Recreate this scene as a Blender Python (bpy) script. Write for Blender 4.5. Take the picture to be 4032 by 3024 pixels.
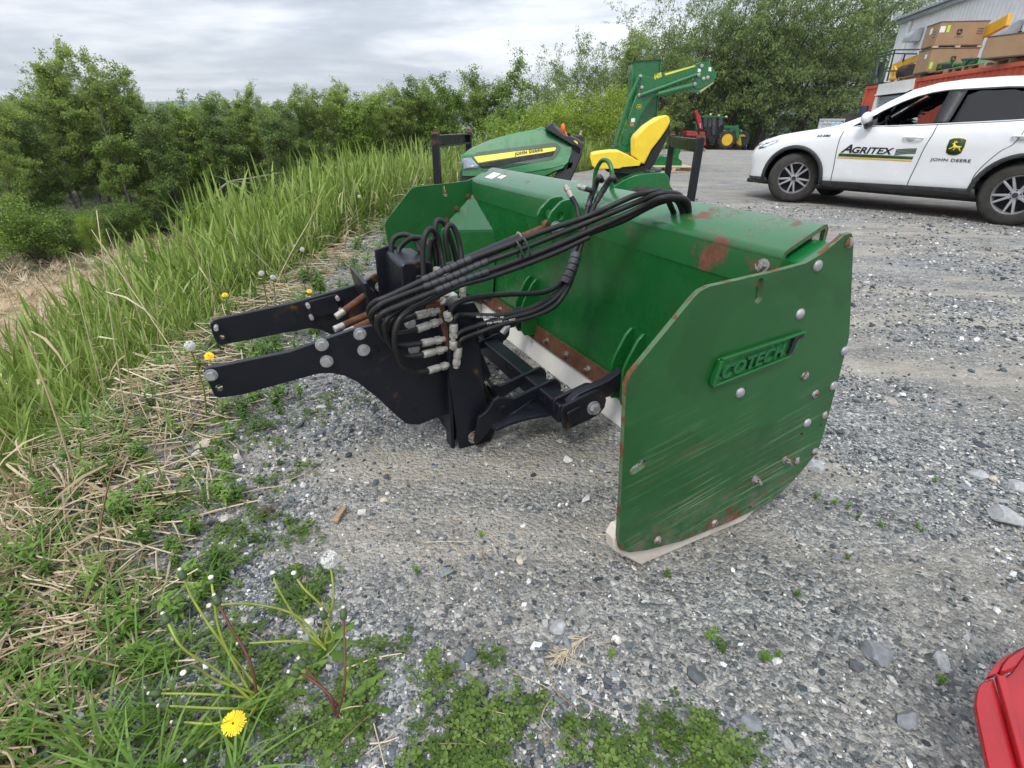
import bpy, bmesh, math, random
import numpy as np
from mathutils import Vector, Matrix
from mathutils.geometry import tessellate_polygon

for _o in list(bpy.data.objects): bpy.data.objects.remove(_o)
SC = bpy.context.scene
COL = SC.collection
rnd = random.Random(7)
R_ = math.radians

# ------------------------------------------------------------------ camera
F_PX, CAM_H, PITCH, ROLL = 2015.6, 1.045, R_(26.76), R_(0.74)
KD = 4032 / 2212
_c, _s, _cr, _sr = math.cos(PITCH), math.sin(PITCH), math.cos(ROLL), math.sin(ROLL)
C_FW = np.array([0, _c, -_s]); _u0 = np.array([0, _s, _c]); _r0 = np.array([1., 0, 0])
C_R = _r0 * _cr + _u0 * _sr; C_U = -_r0 * _sr + _u0 * _cr
CAM_O = np.array([0, 0, CAM_H])
cam_d = bpy.data.cameras.new('camera'); cam = bpy.data.objects.new('camera', cam_d); COL.objects.link(cam)
cam_d.sensor_width = 36; cam_d.lens = 36 * F_PX / 4032; cam_d.clip_start = 0.02; cam_d.clip_end = 12000
M = Matrix.Identity(4)
for i in range(3):
    M[i][0], M[i][1], M[i][2], M[i][3] = C_R[i], C_U[i], -C_FW[i], CAM_O[i]
cam.matrix_world = M
SC.camera = cam

# ------------------------------------------------------------------ world (overcast, cloud layers)
W = bpy.data.worlds.new('World'); SC.world = W; W.use_nodes = True
SUN_EL, SUN_AZ = R_(52), R_(205)     # azimuth the light comes from, clockwise from +Y
nt = W.node_tree; nt.nodes.clear()
def wn(t, **k):
    n = nt.nodes.new(t)
    for a, b in k.items(): setattr(n, a, b)
    return n
wl = nt.links.new
w_out = wn('ShaderNodeOutputWorld'); w_bg = wn('ShaderNodeBackground'); wl(w_bg.outputs[0], w_out.inputs[0])
w_sky = wn('ShaderNodeTexSky', sky_type='NISHITA', sun_disc=False, sun_elevation=SUN_EL, sun_rotation=SUN_AZ)
w_tc = wn('ShaderNodeTexCoord'); w_sep = wn('ShaderNodeSeparateXYZ'); wl(w_tc.outputs['Generated'], w_sep.inputs[0])
def wmath(op, a, b=None, clamp=False):
    n = wn('ShaderNodeMath', operation=op, use_clamp=clamp)
    for i, x in enumerate((a, b)):
        if x is None: continue
        if isinstance(x, (int, float)): n.inputs[i].default_value = x
        else: wl(x, n.inputs[i])
    return n.outputs[0]
zc = wmath('MAXIMUM', w_sep.outputs[2], 0.0)
den = wmath('ADD', zc, 0.10)
cx = wmath('DIVIDE', w_sep.outputs[0], den); cy = wmath('DIVIDE', w_sep.outputs[1], den)
w_cmb = wn('ShaderNodeCombineXYZ'); wl(cx, w_cmb.inputs[0]); wl(cy, w_cmb.inputs[1])
def wnoise(scale, detail, rough, dist, loc, vs=(1, 1, 1)):
    m = wn('ShaderNodeMapping'); m.inputs['Location'].default_value = loc; m.inputs['Scale'].default_value = vs
    wl(w_cmb.outputs[0], m.inputs[0])
    n = wn('ShaderNodeTexNoise'); n.inputs['Scale'].default_value = scale; n.inputs['Detail'].default_value = detail
    n.inputs['Roughness'].default_value = rough; n.inputs['Distortion'].default_value = dist; wl(m.outputs[0], n.inputs['Vector'])
    return n.outputs['Fac']
nz = wnoise(0.42, 6, 0.52, 0.6, (3.1, 1.7, 0), (1, 1.25, 1))
nz2 = wnoise(1.7, 5, 0.55, 0.3, (7.3, 2.2, 0))
mixn = wmath('ADD', wmath('MULTIPLY', nz, 0.72), wmath('MULTIPLY', nz2, 0.28))
ramp = wn('ShaderNodeValToRGB'); wl(mixn, ramp.inputs[0])
cr = ramp.color_ramp
cr.elements[0].position = 0.36; cr.elements[0].color = (0.37, 0.405, 0.46, 1)
cr.elements[1].position = 0.64; cr.elements[1].color = (1.0, 1.0, 1.02, 1)
e_ = cr.elements.new(0.47); e_.color = (0.54, 0.575, 0.635, 1)
e_ = cr.elements.new(0.54); e_.color = (0.75, 0.77, 0.81, 1)
# brightness climbs from the horizon to the zenith as under a standard overcast sky
el = wmath('ADD', wmath('MULTIPLY', zc, 1.75), 0.80)
w_mul = wn('ShaderNodeMix', data_type='RGBA', blend_type='MULTIPLY'); w_mul.inputs[0].default_value = 1
wl(ramp.outputs[0], w_mul.inputs[6]); wl(el, w_mul.inputs[7])
w_add = wn('ShaderNodeMix', data_type='RGBA', blend_type='MIX'); w_add.inputs[0].default_value = 0.02
wl(w_mul.outputs[2], w_add.inputs[6]); wl(w_sky.outputs[0], w_add.inputs[7])
wl(w_add.outputs[2], w_bg.inputs[0]); w_bg.inputs[1].default_value = 0.86

sun_d = bpy.data.lights.new('sun', 'SUN'); sun = bpy.data.objects.new('sun', sun_d); COL.objects.link(sun)
sun_d.energy = 1.6; sun_d.angle = R_(14); sun_d.color = (1, 0.96, 0.9)
sun['kind'] = 'helper'
_sd = Vector((math.sin(SUN_AZ) * math.cos(SUN_EL), math.cos(SUN_AZ) * math.cos(SUN_EL), math.sin(SUN_EL)))
sun.rotation_euler = _sd.to_track_quat('Z', 'Y').to_euler()
SC.view_settings.view_transform = 'Standard'; SC.view_settings.look = 'None'
SC.view_settings.exposure = 0.38; SC.view_settings.gamma = 1.0; SC.view_settings.use_curve_mapping = False
SC.cycles.use_denoising = True; SC.cycles.use_adaptive_sampling = True; SC.cycles.adaptive_threshold = 0.02
SC.cycles.max_bounces = 6; SC.cycles.diffuse_bounces = 3; SC.cycles.glossy_bounces = 3; SC.cycles.transmission_bounces = 4
SC.cycles.transparent_max_bounces = 8
SC.cycles.caustics_reflective = False; SC.cycles.caustics_refractive = False

# ------------------------------------------------------------------ photo pixel -> place (the plane it lies on gives the distance)
def ray(x, y): return C_FW + C_R * ((x * KD - 2016) / F_PX) + C_U * ((1512 - y * KD) / F_PX)
def gz(x, y, z=0.):
    d = ray(x, y); return CAM_O + d * ((z - CAM_H) / d[2])
def onp(x, y, p, n):
    d = ray(x, y); return CAM_O + d * (np.dot(np.asarray(p) - CAM_O, n) / np.dot(d, n))
def aty(x, y, Y):
    d = ray(x, y); return CAM_O + d * (Y / d[1])
def crop(x0, y0, w, outw):
    k = w / outw
    return lambda x, y: ((x0 + x * k) / KD, (y0 + y * k) / KD)
Z1 = crop(750, 800, 1400, 2212); Z2 = crop(1450, 600, 1100, 2212); Z3 = crop(2300, 850, 1150, 1316); Z4 = crop(1650, 200, 1250, 2212)
Z6 = crop(1400, 1000, 600, 1810); Z7 = crop(1800, 1150, 800, 2212); Z8 = crop(1780, 460, 580, 2212); Z9 = crop(2360, 200, 500, 1659)
ZS = crop(2932, 300, 1100, 2212); ZB = crop(3332, 0, 700, 2212); ZT = crop(2650, 400, 350, 2212); ZR = crop(3800, 2500, 232, 735)

# ------------------------------------------------------------------ materials
MATS = {}
def nodes(name):
    m = bpy.data.materials.new(name); m.use_nodes = True; t = m.node_tree; b = t.nodes['Principled BSDF']
    MATS[name] = m
    return m, t, b
def N(t, typ, ins=None, **k):
    n = t.nodes.new(typ)
    for a, b in k.items(): setattr(n, a, b)
    for key, v in (ins or {}).items():
        if hasattr(v, 'is_linked') or isinstance(v, bpy.types.NodeSocket): t.links.new(v, n.inputs[key])
        else: n.inputs[key].default_value = v
    return n
def noise(t, vec, scale, detail=4, rough=.55, dist=0):
    return N(t, 'ShaderNodeTexNoise', {'Vector': vec, 'Scale': scale, 'Detail': detail, 'Roughness': rough, 'Distortion': dist}).outputs['Fac']
def rampn(t, fac, stops, interp='LINEAR'):
    r = N(t, 'ShaderNodeValToRGB', {0: fac}); cr = r.color_ramp; cr.interpolation = interp
    while len(cr.elements) < len(stops): cr.elements.new(0.5)
    for e, (p, c) in zip(cr.elements, stops):
        e.position = p; e.color = (c, c, c, 1) if isinstance(c, (int, float)) else tuple(c[:3]) + (1,)
    return r.outputs[0]
def mixc(t, fac, a, b, mode='MIX'):
    n = N(t, 'ShaderNodeMix', data_type='RGBA', blend_type=mode)
    for i, v in ((0, fac), (6, a), (7, b)):
        if isinstance(v, bpy.types.NodeSocket): t.links.new(v, n.inputs[i])
        elif i == 0: n.inputs[0].default_value = v
        else: n.inputs[i].default_value = tuple(v[:3]) + (1,)
    return n.outputs[2]
def mth(t, op, a, b=0., clamp=False):
    return N(t, 'ShaderNodeMath', {0: a, 1: b}, operation=op, use_clamp=clamp).outputs[0]
def bumpn(t, b, h, strength=.3, dist=.01):
    n = N(t, 'ShaderNodeBump', {'Height': h, 'Strength': strength, 'Distance': dist}); t.links.new(n.outputs[0], b.inputs['Normal'])
def ocoord(t): return N(t, 'ShaderNodeTexCoord').outputs['Object']
RUST = ((0.0, (.035, .014, .007)), (.45, (.11, .038, .014)), (.75, (.20, .075, .025)), (1.0, (.27, .13, .06)))
def mk(name, col, rough=.5, metal=0., var=.12, scale=6, rust=0., rscale=9, bump=0., bscale=90, spec=.5, coat=0., dirt=0., dirtc=(.22, .19, .15), vcol=None):
    """paint / metal / plastic with tonal variation, optional rust patches, dust and fine relief"""
    m, t, b = nodes(name); v = ocoord(t)
    c2 = vcol or tuple(min(1, x * (1 + var)) for x in col); c1 = tuple(x * (1 - var) for x in col)
    nf = noise(t, v, scale, 3, .6)
    colr = rampn(t, nf, ((.3, c1), (.7, c2)))
    rg = rampn(t, noise(t, v, scale * 2.3, 2), ((.3, max(.02, rough - .08)), (.75, min(1, rough + .1))))
    if dirt:
        df = rampn(t, noise(t, v, scale * .7, 5, .7, .6), ((.5 - dirt * .35, 0), (.95 - dirt * .3, min(1, dirt * 1.3))))
        colr = mixc(t, df, colr, dirtc); rg = mixc(t, df, rg, (.85,) * 3)
    if rust:
        rf = noise(t, v, rscale, 6, .68, .4)
        th = .72 - rust * .38
        rm = rampn(t, rf, ((th, 0), (th + .035, 1)))
        halo = rampn(t, rf, ((th - .06, 0), (th + .02, .5)))
        rc = rampn(t, noise(t, v, rscale * 5, 3, .7), RUST)
        colr = mixc(t, halo, colr, (.07, .04, .018)); colr = mixc(t, rm, colr, rc)
        rg = mixc(t, rm, rg, (.88,) * 3)
        if metal:
            mm = N(t, 'ShaderNodeMapRange', {'Value': rm, 'To Min': metal, 'To Max': 0.}); t.links.new(mm.outputs[0], b.inputs['Metallic'])
    elif metal: b.inputs['Metallic'].default_value = metal
    t.links.new(colr, b.inputs['Base Color']); t.links.new(rg, b.inputs['Roughness'])
    b.inputs['Specular IOR Level'].default_value = spec
    if coat: b.inputs['Coat Weight'].default_value = coat; b.inputs['Coat Roughness'].default_value = .06
    if bump: bumpn(t, b, noise(t, v, bscale, 4, .6), bump, .004)
    return m
G_PAINT = (.008, .108, .022)
mk('green_paint', G_PAINT, .26, rust=.13, rscale=5, bump=.05, bscale=30, coat=.12, dirt=.07, dirtc=(.07, .13, .07))
mk('green_paint_worn', (.010, .105, .034), .30, rust=.24, rscale=9, bump=.06, bscale=40, dirt=.16, dirtc=(.10, .16, .10))
mk('green_clean', (.006, .125, .030), .26, var=.06, coat=.5)
mk('green_hood', (.012, .16, .042), .28, var=.05, coat=.7)
mk('green_dark', (.003, .05, .014), .34, var=.06)
mk('black_paint', (.008, .009, .0145), .34, rust=.10, rscale=8, bump=.05, bscale=40, spec=.32, dirt=.08, dirtc=(.04, .04, .042))
mk('black_worn', (.009, .010, .015), .4, rust=.26, rscale=9, bump=.06, bscale=40, spec=.32, dirt=.12, dirtc=(.06, .06, .06))
mk('rust', (.10, .04, .018), .85, var=.4, scale=30, bump=.3, bscale=120)
m_ = MATS['rust']; 
mk('rusty_edge', (.07, .13, .06), .6, rust=.48, rscale=16, bump=.2)
mk('zinc', (.36, .36, .37), .5, metal=.45, var=.25, scale=60, dirt=.2)
mk('zinc_rusty', (.33, .32, .32), .55, metal=.35, var=.25, scale=60, rust=.55, rscale=60)
mk('fitting', (.42, .41, .385), .55, metal=.45, var=.3, scale=50, rust=.22, rscale=45, dirt=.35)
mk('chrome', (.62, .63, .63), .12, metal=1, var=.05)
mk('rubber', (.010, .010, .011), .5, var=.3, scale=25, spec=.35, dirt=.16, dirtc=(.055, .052, .05), bump=.12, bscale=200)
mk('wrap', (.028, .029, .034), .42, var=.3, scale=30, dirt=.2, dirtc=(.10, .10, .10))
mk('tyre', (.022, .021, .020), .82, var=.3, scale=14, dirt=.4, dirtc=(.10, .09, .075), bump=.25, bscale=160)
mk('white_plastic', (.80, .79, .75), .5, var=.05, scale=9, dirt=.24, dirtc=(.52, .46, .34), bump=.06, bscale=60)
mk('dirty_plastic', (.62, .57, .50), .62, var=.1, scale=12, dirt=.45, dirtc=(.36, .31, .25), bump=.12, bscale=50)
mk('yellow_vinyl', (.83, .60, .035), .46, var=.06, scale=12, bump=.18, bscale=260)
mk('yellow_decal', (.80, .66, .05), .4, var=.04)
mk('black_plastic', (.013, .0135, .015), .5, var=.2, scale=20, bump=.1, bscale=300)
mk('black_gloss', (.006, .006, .007), .12, var=.1)
mk('grey_plastic', (.035, .036, .042), .55, var=.15, bump=.12, bscale=300)
mk('white_paint', (.72, .73, .745), .20, var=.03, scale=3, coat=.6, dirt=.07, dirtc=(.55, .52, .47))
mk('white_matt', (.74, .74, .73), .6, var=.06, dirt=.15, dirtc=(.45, .42, .38))
mk('cladding', (.026, .0265, .029), .6, var=.2, scale=12, dirt=.3, dirtc=(.10, .095, .085), bump=.1, bscale=250)
mk('alloy', (.42, .42, .44), .34, metal=.6, var=.1, dirt=.12)
mk('alloy_dark', (.03, .03, .034), .5, metal=.2, var=.2)
mk('red_container', (.52, .075, .036), .6, var=.2, scale=1.2, rust=.10, rscale=3, dirt=.22, dirtc=(.40, .16, .10))
mk('red_paint', (.33, .005, .010), .30, var=.14, scale=9, coat=.2, dirt=.10, dirtc=(.42, .06, .07), bump=.06, bscale=50)
mk('red_old', (.30, .022, .03), .6, var=.25, scale=4, dirt=.2, dirtc=(.35, .12, .12))
mk('orange_plastic', (.75, .12, .02), .4)
mk('cardboard', (.33, .215, .125), .88, var=.10, scale=2.5, dirt=.16, dirtc=(.25, .17, .11))
mk('cardboard_dark', (.12, .085, .06), .9)
mk('pallet_wood', (.30, .215, .135), .85, var=.35, scale=8, bump=.25, bscale=60)
mk('new_wood', (.50, .39, .26), .8, var=.2, scale=10, bump=.2, bscale=60)
mk('yellow_steel', (.68, .36, .015), .45, var=.15, scale=3, dirt=.15, dirtc=(.30, .2, .08))
mk('metal_cladding', (.76, .77, .79), .45, metal=.05, var=.05, scale=1.5)
mk('galv', (.42, .45, .48), .45, metal=.55, var=.15, scale=3)
mk('dark_green_steel', (.008, .035, .022), .5)
mk('print_black', (.02, .02, .02), .7)
mk('print_grey', (.10, .08, .07), .8)
mk('label_white', (.75, .75, .73), .6, var=.08, scale=30)
mk('label_green', (.45, .72, .06), .6)
mk('label_red', (.20, .02, .03), .6)
mk('label_blue', (.25, .50, .62), .6)
mk('label_orange', (.55, .16, .04), .6)
mk('deer_yellow', (.83, .55, .03), .45, var=.03)
mk('decal_green', (.008, .055, .018), .4, var=.05)
mk('decal_black', (.012, .012, .014), .4, var=.05)
mk('decal_gold', (.68, .40, .04), .4, var=.05)
mk('interior', (.02, .02, .022), .8)
mk('rim_yellow', (.72, .45, .02), .45, var=.1, dirt=.2)
mk('lamp_amber', (.8, .55, .25), .3)
def glass(name, col, rough=.03, alpha=.25, tint=(.1, .12, .12)):
    m, t, b = nodes(name)
    g = N(t, 'ShaderNodeBsdfGlossy', {'Color': (.9, .92, .95, 1), 'Roughness': rough}); tr = N(t, 'ShaderNodeBsdfTransparent', {'Color': tuple(col) + (1,)})
    fr = N(t, 'ShaderNodeFresnel', {'IOR': 1.5}); mx = N(t, 'ShaderNodeMixShader')
    f2 = mth(t, 'ADD', fr.outputs[0], alpha, True)
    t.links.new(f2, mx.inputs[0]); t.links.new(tr.outputs[0], mx.inputs[1]); t.links.new(g.outputs[0], mx.inputs[2])
    t.links.new(mx.outputs[0], t.nodes['Material Output'].inputs[0])
    return m
glass('glass_clear', (.72, .8, .8), alpha=.03)
glass('glass_tint', (.03, .03, .034), alpha=-.012)
glass('glass_lamp', (.8, .82, .84), alpha=.1)
glass('glass_cab', (.35, .42, .44), alpha=.10)

# ------------------------------------------------------------------ mesh building
class MB:
    def __init__(s): s.v = []; s.f = []; s.m = []
    def add(s, vs, fs, mi=0):
        o = len(s.v); s.v += [tuple(map(float, p)) for p in vs]
        for f in fs: s.f.append([i + o for i in f]); s.m.append(mi)
        return s
    def box(s, c, sz, fr=None, mi=0):
        c = np.asarray(c, float); fr = np.eye(3) if fr is None else np.asarray(fr, float)
        vs = [c + fr[0] * sz[0] * .5 * i + fr[1] * sz[1] * .5 * j + fr[2] * sz[2] * .5 * k for i in (-1, 1) for j in (-1, 1) for k in (-1, 1)]
        return s.add(vs, [(0, 1, 3, 2), (4, 6, 7, 5), (0, 4, 5, 1), (2, 3, 7, 6), (0, 2, 6, 4), (1, 5, 7, 3)], mi)
    def prism(s, poly, t, holes=(), mi=0, side=None, taper=None):
        """flat outline (3-D points) pushed along vector t; holes are outlines too"""
        t = np.asarray(t, float); loops = [[np.asarray(p, float) for p in poly]] + [[np.asarray(p, float) for p in h] for h in holes]
        allp = [p for l in loops for p in l]; n = len(allp)
        tri = tessellate_polygon([[Vector(p) for p in l] for l in loops])
        far = [p + t for p in allp] if taper is None else [taper(p + t) for p in allp]
        nrm = Vector((0, 0, 0)); L = [Vector(p) for p in loops[0]]
        for i in range(len(L)): nrm += L[i].cross(L[(i + 1) % len(L)])
        flip = nrm.dot(Vector(t)) > 0
        fs = []
        for a in tri:
            v = (Vector(allp[a[1]]) - Vector(allp[a[0]])).cross(Vector(allp[a[2]]) - Vector(allp[a[0]]))
            if v.dot(Vector(t)) > 0: a = (a[0], a[2], a[1])
            fs.append(tuple(a)); fs.append((a[0] + n, a[2] + n, a[1] + n))
        s.add(allp + far, fs, mi)
        o = len(s.v) - 2 * n; k = 0
        for li, l in enumerate(loops):
            m = len(l)
            for i in range(m):
                a, b = o + k + i, o + k + (i + 1) % m
                f = [a, b, b + n, a + n]
                if (not flip) ^ (li > 0 and False): f = f[::-1]
                s.f.append(f); s.m.append(mi if side is None else side)
            k += m
        return s
    def cyl(s, p0, p1, r0, r1=None, n=12, mi=0, cap=True):
        p0 = np.asarray(p0, float); p1 = np.asarray(p1, float); r1 = r0 if r1 is None else r1
        d = p1 - p0; L = np.linalg.norm(d); d = d / max(L, 1e-9)
        a = np.array([0, 0, 1.]) if abs(d[2]) < .9 else np.array([1., 0, 0]); x = np.cross(d, a); x /= np.linalg.norm(x); y = np.cross(d, x)
        vs = []
        for p, r in ((p0, r0), (p1, r1)):
            for i in range(n):
                t = 2 * math.pi * i / n; vs.append(p + (x * math.cos(t) + y * math.sin(t)) * r)
        fs = [((i + 1) % n, i, n + i, n + (i + 1) % n) for i in range(n)]
        fs = [f[::-1] for f in fs]
        if cap: fs += [tuple(range(n)), tuple(range(2 * n - 1, n - 1, -1))]
        fs = [f[::-1] for f in fs] if False else fs
        return s.add(vs, fs, mi)
    def lathe(s, prof, c, axis, n=20, mi=0, cap=True):
        """profile of (radius, height) spun round an axis"""
        c = np.asarray(c, float); d = np.asarray(axis, float); d = d / np.linalg.norm(d)
        a = np.array([0, 0, 1.]) if abs(d[2]) < .9 else np.array([1., 0, 0]); x = np.cross(d, a); x /= np.linalg.norm(x); y = np.cross(d, x)
        vs = []; k = len(prof)
        for i in range(n):
            t = 2 * math.pi * i / n; q = x * math.cos(t) + y * math.sin(t)
            for r, h in prof: vs.append(c + q * r + d * h)
        fs = [(i * k + j, ((i + 1) % n) * k + j, ((i + 1) % n) * k + j + 1, i * k + j + 1) for i in range(n) for j in range(k - 1)]
        s.add(vs, fs, mi)
        o = len(s.v) - n * k
        if not cap: return s
        if prof[0][0] > 1e-6: s.f.append([o + i * k for i in range(n)][::-1]); s.m.append(mi)
        if prof[-1][0] > 1e-6: s.f.append([o + i * k + k - 1 for i in range(n)]); s.m.append(mi)
        return s
    def tube(s, pts, r, n=8, sub=6, mi=0, cap=True):
        P = smooth_path(pts, sub); m = len(P); rr = r if hasattr(r, '__len__') else [r] * len(pts)
        rs = np.interp(np.linspace(0, len(rr) - 1, m), range(len(rr)), rr)
        T = np.gradient(P, axis=0); T /= np.linalg.norm(T, axis=1)[:, None] + 1e-12
        a = np.array([0, 0, 1.]) if abs(T[0][2]) < .9 else np.array([1., 0, 0])
        x = np.cross(T[0], a); x /= np.linalg.norm(x); vs = []
        for i in range(m):
            x = x - T[i] * np.dot(x, T[i]); x /= np.linalg.norm(x) + 1e-12; y = np.cross(T[i], x)
            for j in range(n):
                t = 2 * math.pi * j / n; vs.append(P[i] + (x * math.cos(t) + y * math.sin(t)) * rs[i])
        fs = [(i * n + j, i * n + (j + 1) % n, (i + 1) * n + (j + 1) % n, (i + 1) * n + j) for i in range(m - 1) for j in range(n)]
        if cap: fs += [tuple(range(n))[::-1], tuple(range((m - 1) * n, m * n))]
        return s.add(vs, fs, mi)
    def sph(s, c, r, nu=12, nv=8, mi=0, fr=None):
        c = np.asarray(c, float); r = np.asarray(r if hasattr(r, '__len__') else (r, r, r), float); fr = np.eye(3) if fr is None else np.asarray(fr)
        vs = []
        for j in range(1, nv):
            p = math.pi * j / nv
            for i in range(nu):
                t = 2 * math.pi * i / nu; q = np.array([math.sin(p) * math.cos(t), math.sin(p) * math.sin(t), math.cos(p)]) * r
                vs.append(c + q @ fr)
        vs += [c + np.array([0, 0, r[2]]) @ fr, c - np.array([0, 0, r[2]]) @ fr]; b = len(vs)
        fs = [(j * nu + i, (j + 1) * nu + i, (j + 1) * nu + (i + 1) % nu, j * nu + (i + 1) % nu) for j in range(nv - 2) for i in range(nu)]
        fs += [(b - 2, i, (i + 1) % nu) for i in range(nu)] + [(b - 1, (nv - 2) * nu + (i + 1) % nu, (nv - 2) * nu + i) for i in range(nu)]
        return s.add(vs, fs, mi)
    def build(s, name, mat, parent=None, smooth=None, bevel=0, seg=2, sub=0, fix=True):
        L = np.array(root_loc(parent)) if parent is not None else np.zeros(3)
        v = np.array(s.v) - L
        me = bpy.data.meshes.new(name); me.from_pydata(v.tolist(), [], s.f)
        for mm in (mat if isinstance(mat, (list, tuple)) else [mat]): me.materials.append(MATS[mm] if isinstance(mm, str) else mm)
        if any(s.m): me.polygons.foreach_set('material_index', s.m)
        if fix:
            bm = bmesh.new(); bm.from_mesh(me); bmesh.ops.recalc_face_normals(bm, faces=bm.faces[:]); bm.to_mesh(me); bm.free()
        o = bpy.data.objects.new(name, me); COL.objects.link(o)
        if parent is not None: o.parent = parent
        if smooth is not None or bevel or sub:
            me.polygons.foreach_set('use_smooth', [True] * len(me.polygons)); me.set_sharp_from_angle(angle=R_(smooth if smooth is not None else 35))
        if bevel:
            b = o.modifiers.new('bevel', 'BEVEL'); b.width = bevel; b.segments = seg; b.limit_method = 'ANGLE'; b.angle_limit = R_(40); b.harden_normals = False
        if sub:
            b = o.modifiers.new('sub', 'SUBSURF'); b.levels = sub; b.render_levels = sub
        return o
def smooth_path(pts, sub):
    P = np.array([np.asarray(p, float) for p in pts])
    if sub <= 1 or len(P) < 3: return P
    Q = np.vstack([2 * P[0] - P[1], P, 2 * P[-1] - P[-2]]); out = []
    for i in range(1, len(Q) - 2):
        a, b, c, d = Q[i - 1:i + 3]
        for k in range(sub):
            t = k / sub
            out.append(.5 * (2 * b + (c - a) * t + (2 * a - 5 * b + 4 * c - d) * t * t + (3 * b - a - 3 * c + d) * t ** 3))
    out.append(P[-1]); return np.array(out)
def root_loc(o):
    while o.parent is not None: o = o.parent
    return tuple(o.location)
def tag(o, label=None, cat=None, group=None, kind=None):
    if label: o['label'] = label
    if cat: o['category'] = cat
    if group: o['group'] = group
    if kind: o['kind'] = kind
    return o
def thing(name, loc, label, cat, group=None):
    o = bpy.data.objects.new(name, None); o.empty_display_size = .2; COL.objects.link(o); o.location = tuple(map(float, loc))
    return tag(o, label, cat, group)
def copy_tree(o, parent=None):
    c = o.copy(); COL.objects.link(c)
    if parent is not None: c.parent = parent
    for ch in list(o.children): copy_tree(ch, c)
    return c
def frame(x, y, z): return np.array([x, y, z], float)
def unit(v): v = np.asarray(v, float); return v / np.linalg.norm(v)
def text_obj(txt, name, mat, parent, org, xd, yd, height, width=None, ext=.001, shear=0., bold=0., spacing=1.):
    """lettering: a mesh standing on the plane of xd, yd"""
    cu = bpy.data.curves.new(name, 'FONT'); cu.body = txt; cu.size = 1; cu.shear = shear; cu.offset = bold; cu.extrude = .5; cu.resolution_u = 3; cu.space_character = spacing
    ob = bpy.data.objects.new(name + '_c', cu); me = bpy.data.meshes.new_from_object(ob)
    bpy.data.objects.remove(ob); bpy.data.curves.remove(cu)
    v = np.zeros(len(me.vertices) * 3); me.vertices.foreach_get('co', v); v = v.reshape(-1, 3)
    v[:, :2] -= v[:, :2].min(0); sz = v[:, :2].max(0)
    ky = height / sz[1]; kx = (width / sz[0]) if width else ky
    zn = np.cross(xd, yd)
    w = np.outer(v[:, 0] * kx, xd) + np.outer(v[:, 1] * ky, yd) + np.outer((v[:, 2] + .5) * ext, zn) + np.asarray(org) - np.array(root_loc(parent))
    me.vertices.foreach_set('co', w.ravel()); me.name = name; me.materials.clear(); me.materials.append(MATS[mat])
    o = bpy.data.objects.new(name, me); COL.objects.link(o); o.parent = parent
    return o
def hexbolt(mb, c, ax, r=.015, h=.012, washer=True, n=6, mi=0):
    c = np.asarray(c, float); ax = unit(ax)
    if washer: mb.cyl(c, c + ax * h * .25, r * 1.35, n=16, mi=mi)
    mb.cyl(c + ax * h * .2, c + ax * h, r, r * .93, n=n, mi=mi)
    return mb
def dome(mb, c, ax, r, mi=0):
    return mb.lathe([(r, 0), (r * .98, r * .18), (r * .75, r * .42), (r * .35, r * .55), (0, r * .58)], c, ax, 14, mi)
# ------------------------------------------------------------------ ground
EY = [-50, 0, .7, 1.6, 3, 6, 9, 13, 20, 30, 45, 80, 400]
EX = [-1.05, -1.05, -1.1, -1.35, -1.5, -1.5, -1.1, 1.2, 4.2, 6.5, 8.5, 10, 10]
def edge_x(y): return np.interp(y, EY, EX)
def vnoise(x, y, s, seed=0):
    x = np.asarray(x, float) * s + seed * 17.3; y = np.asarray(y, float) * s + seed * 5.7
    xi, yi = np.floor(x), np.floor(y); fx, fy = x - xi, y - yi
    h = lambda a, b: np.modf(np.abs(np.sin(a * 127.1 + b * 311.7 + seed) * 43758.5453))[0]
    u, v = fx * fx * (3 - 2 * fx), fy * fy * (3 - 2 * fy)
    return (h(xi, yi) * (1 - u) + h(xi + 1, yi) * u) * (1 - v) + (h(xi, yi + 1) * (1 - u) + h(xi + 1, yi + 1) * u) * v
def fbm(x, y, s, seed=0, o=4):
    return sum(vnoise(x, y, s * 2 ** i, seed + i) / 2 ** i for i in range(o)) / sum(1 / 2 ** i for i in range(o))
def sstep(a, b, x): t = np.clip((np.asarray(x, float) - a) / (b - a), 0, 1); return t * t * (3 - 2 * t)
def off_pad(x, y): return edge_x(y) - np.asarray(x, float)       # metres beyond the gravel's edge
def terr(x, y):
    x = np.asarray(x, float); y = np.asarray(y, float)
    d = off_pad(x, y)
    dd_ = np.clip(d - .1, 0, None) * .5
    z = -3.3 * (1 - np.exp(-(dd_ / 3.3) ** 1.0 * 1.15)) * sstep(-.1, .5, d); z = np.where(d > 4, np.minimum(z, -3.3 * sstep(0, 8, d)), z)
    z = z + np.where(d < .3, (fbm(x, y, .5, 3) - .5) * .03, (fbm(x, y, .6, 3) - .5) * .14)
    r = np.hypot(x, y)
    flat = sstep(2.0, 5.0, r)
    z = np.where(d < .3, z * (.35 + .65 * flat), z)
    z = z - .7 * sstep(30, 46, y) * (d < 3) - 6 * sstep(60, 200, r)
    return z
_rr = np.concatenate([[0.0], np.geomspace(.12, 3300, 205)]); _na = 300
vs = []; 
ang = np.linspace(0, 2 * math.pi, _na, endpoint=False)
X = np.outer(_rr[1:], np.sin(ang)); Y = np.outer(_rr[1:], np.cos(ang)); Zt = terr(X, Y)
gv = np.vstack([[0, 0, float(terr(0, 0))], np.stack([X.ravel(), Y.ravel(), Zt.ravel()], 1)])
gf = [(0, 1 + (j + 1) % _na, 1 + j) for j in range(_na)]
for i in range(len(_rr) - 2):
    a = 1 + i * _na
    for j in range(_na):
        k = (j + 1) % _na; gf.append((a + j, a + k, a + _na + k, a + _na + j))
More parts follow.
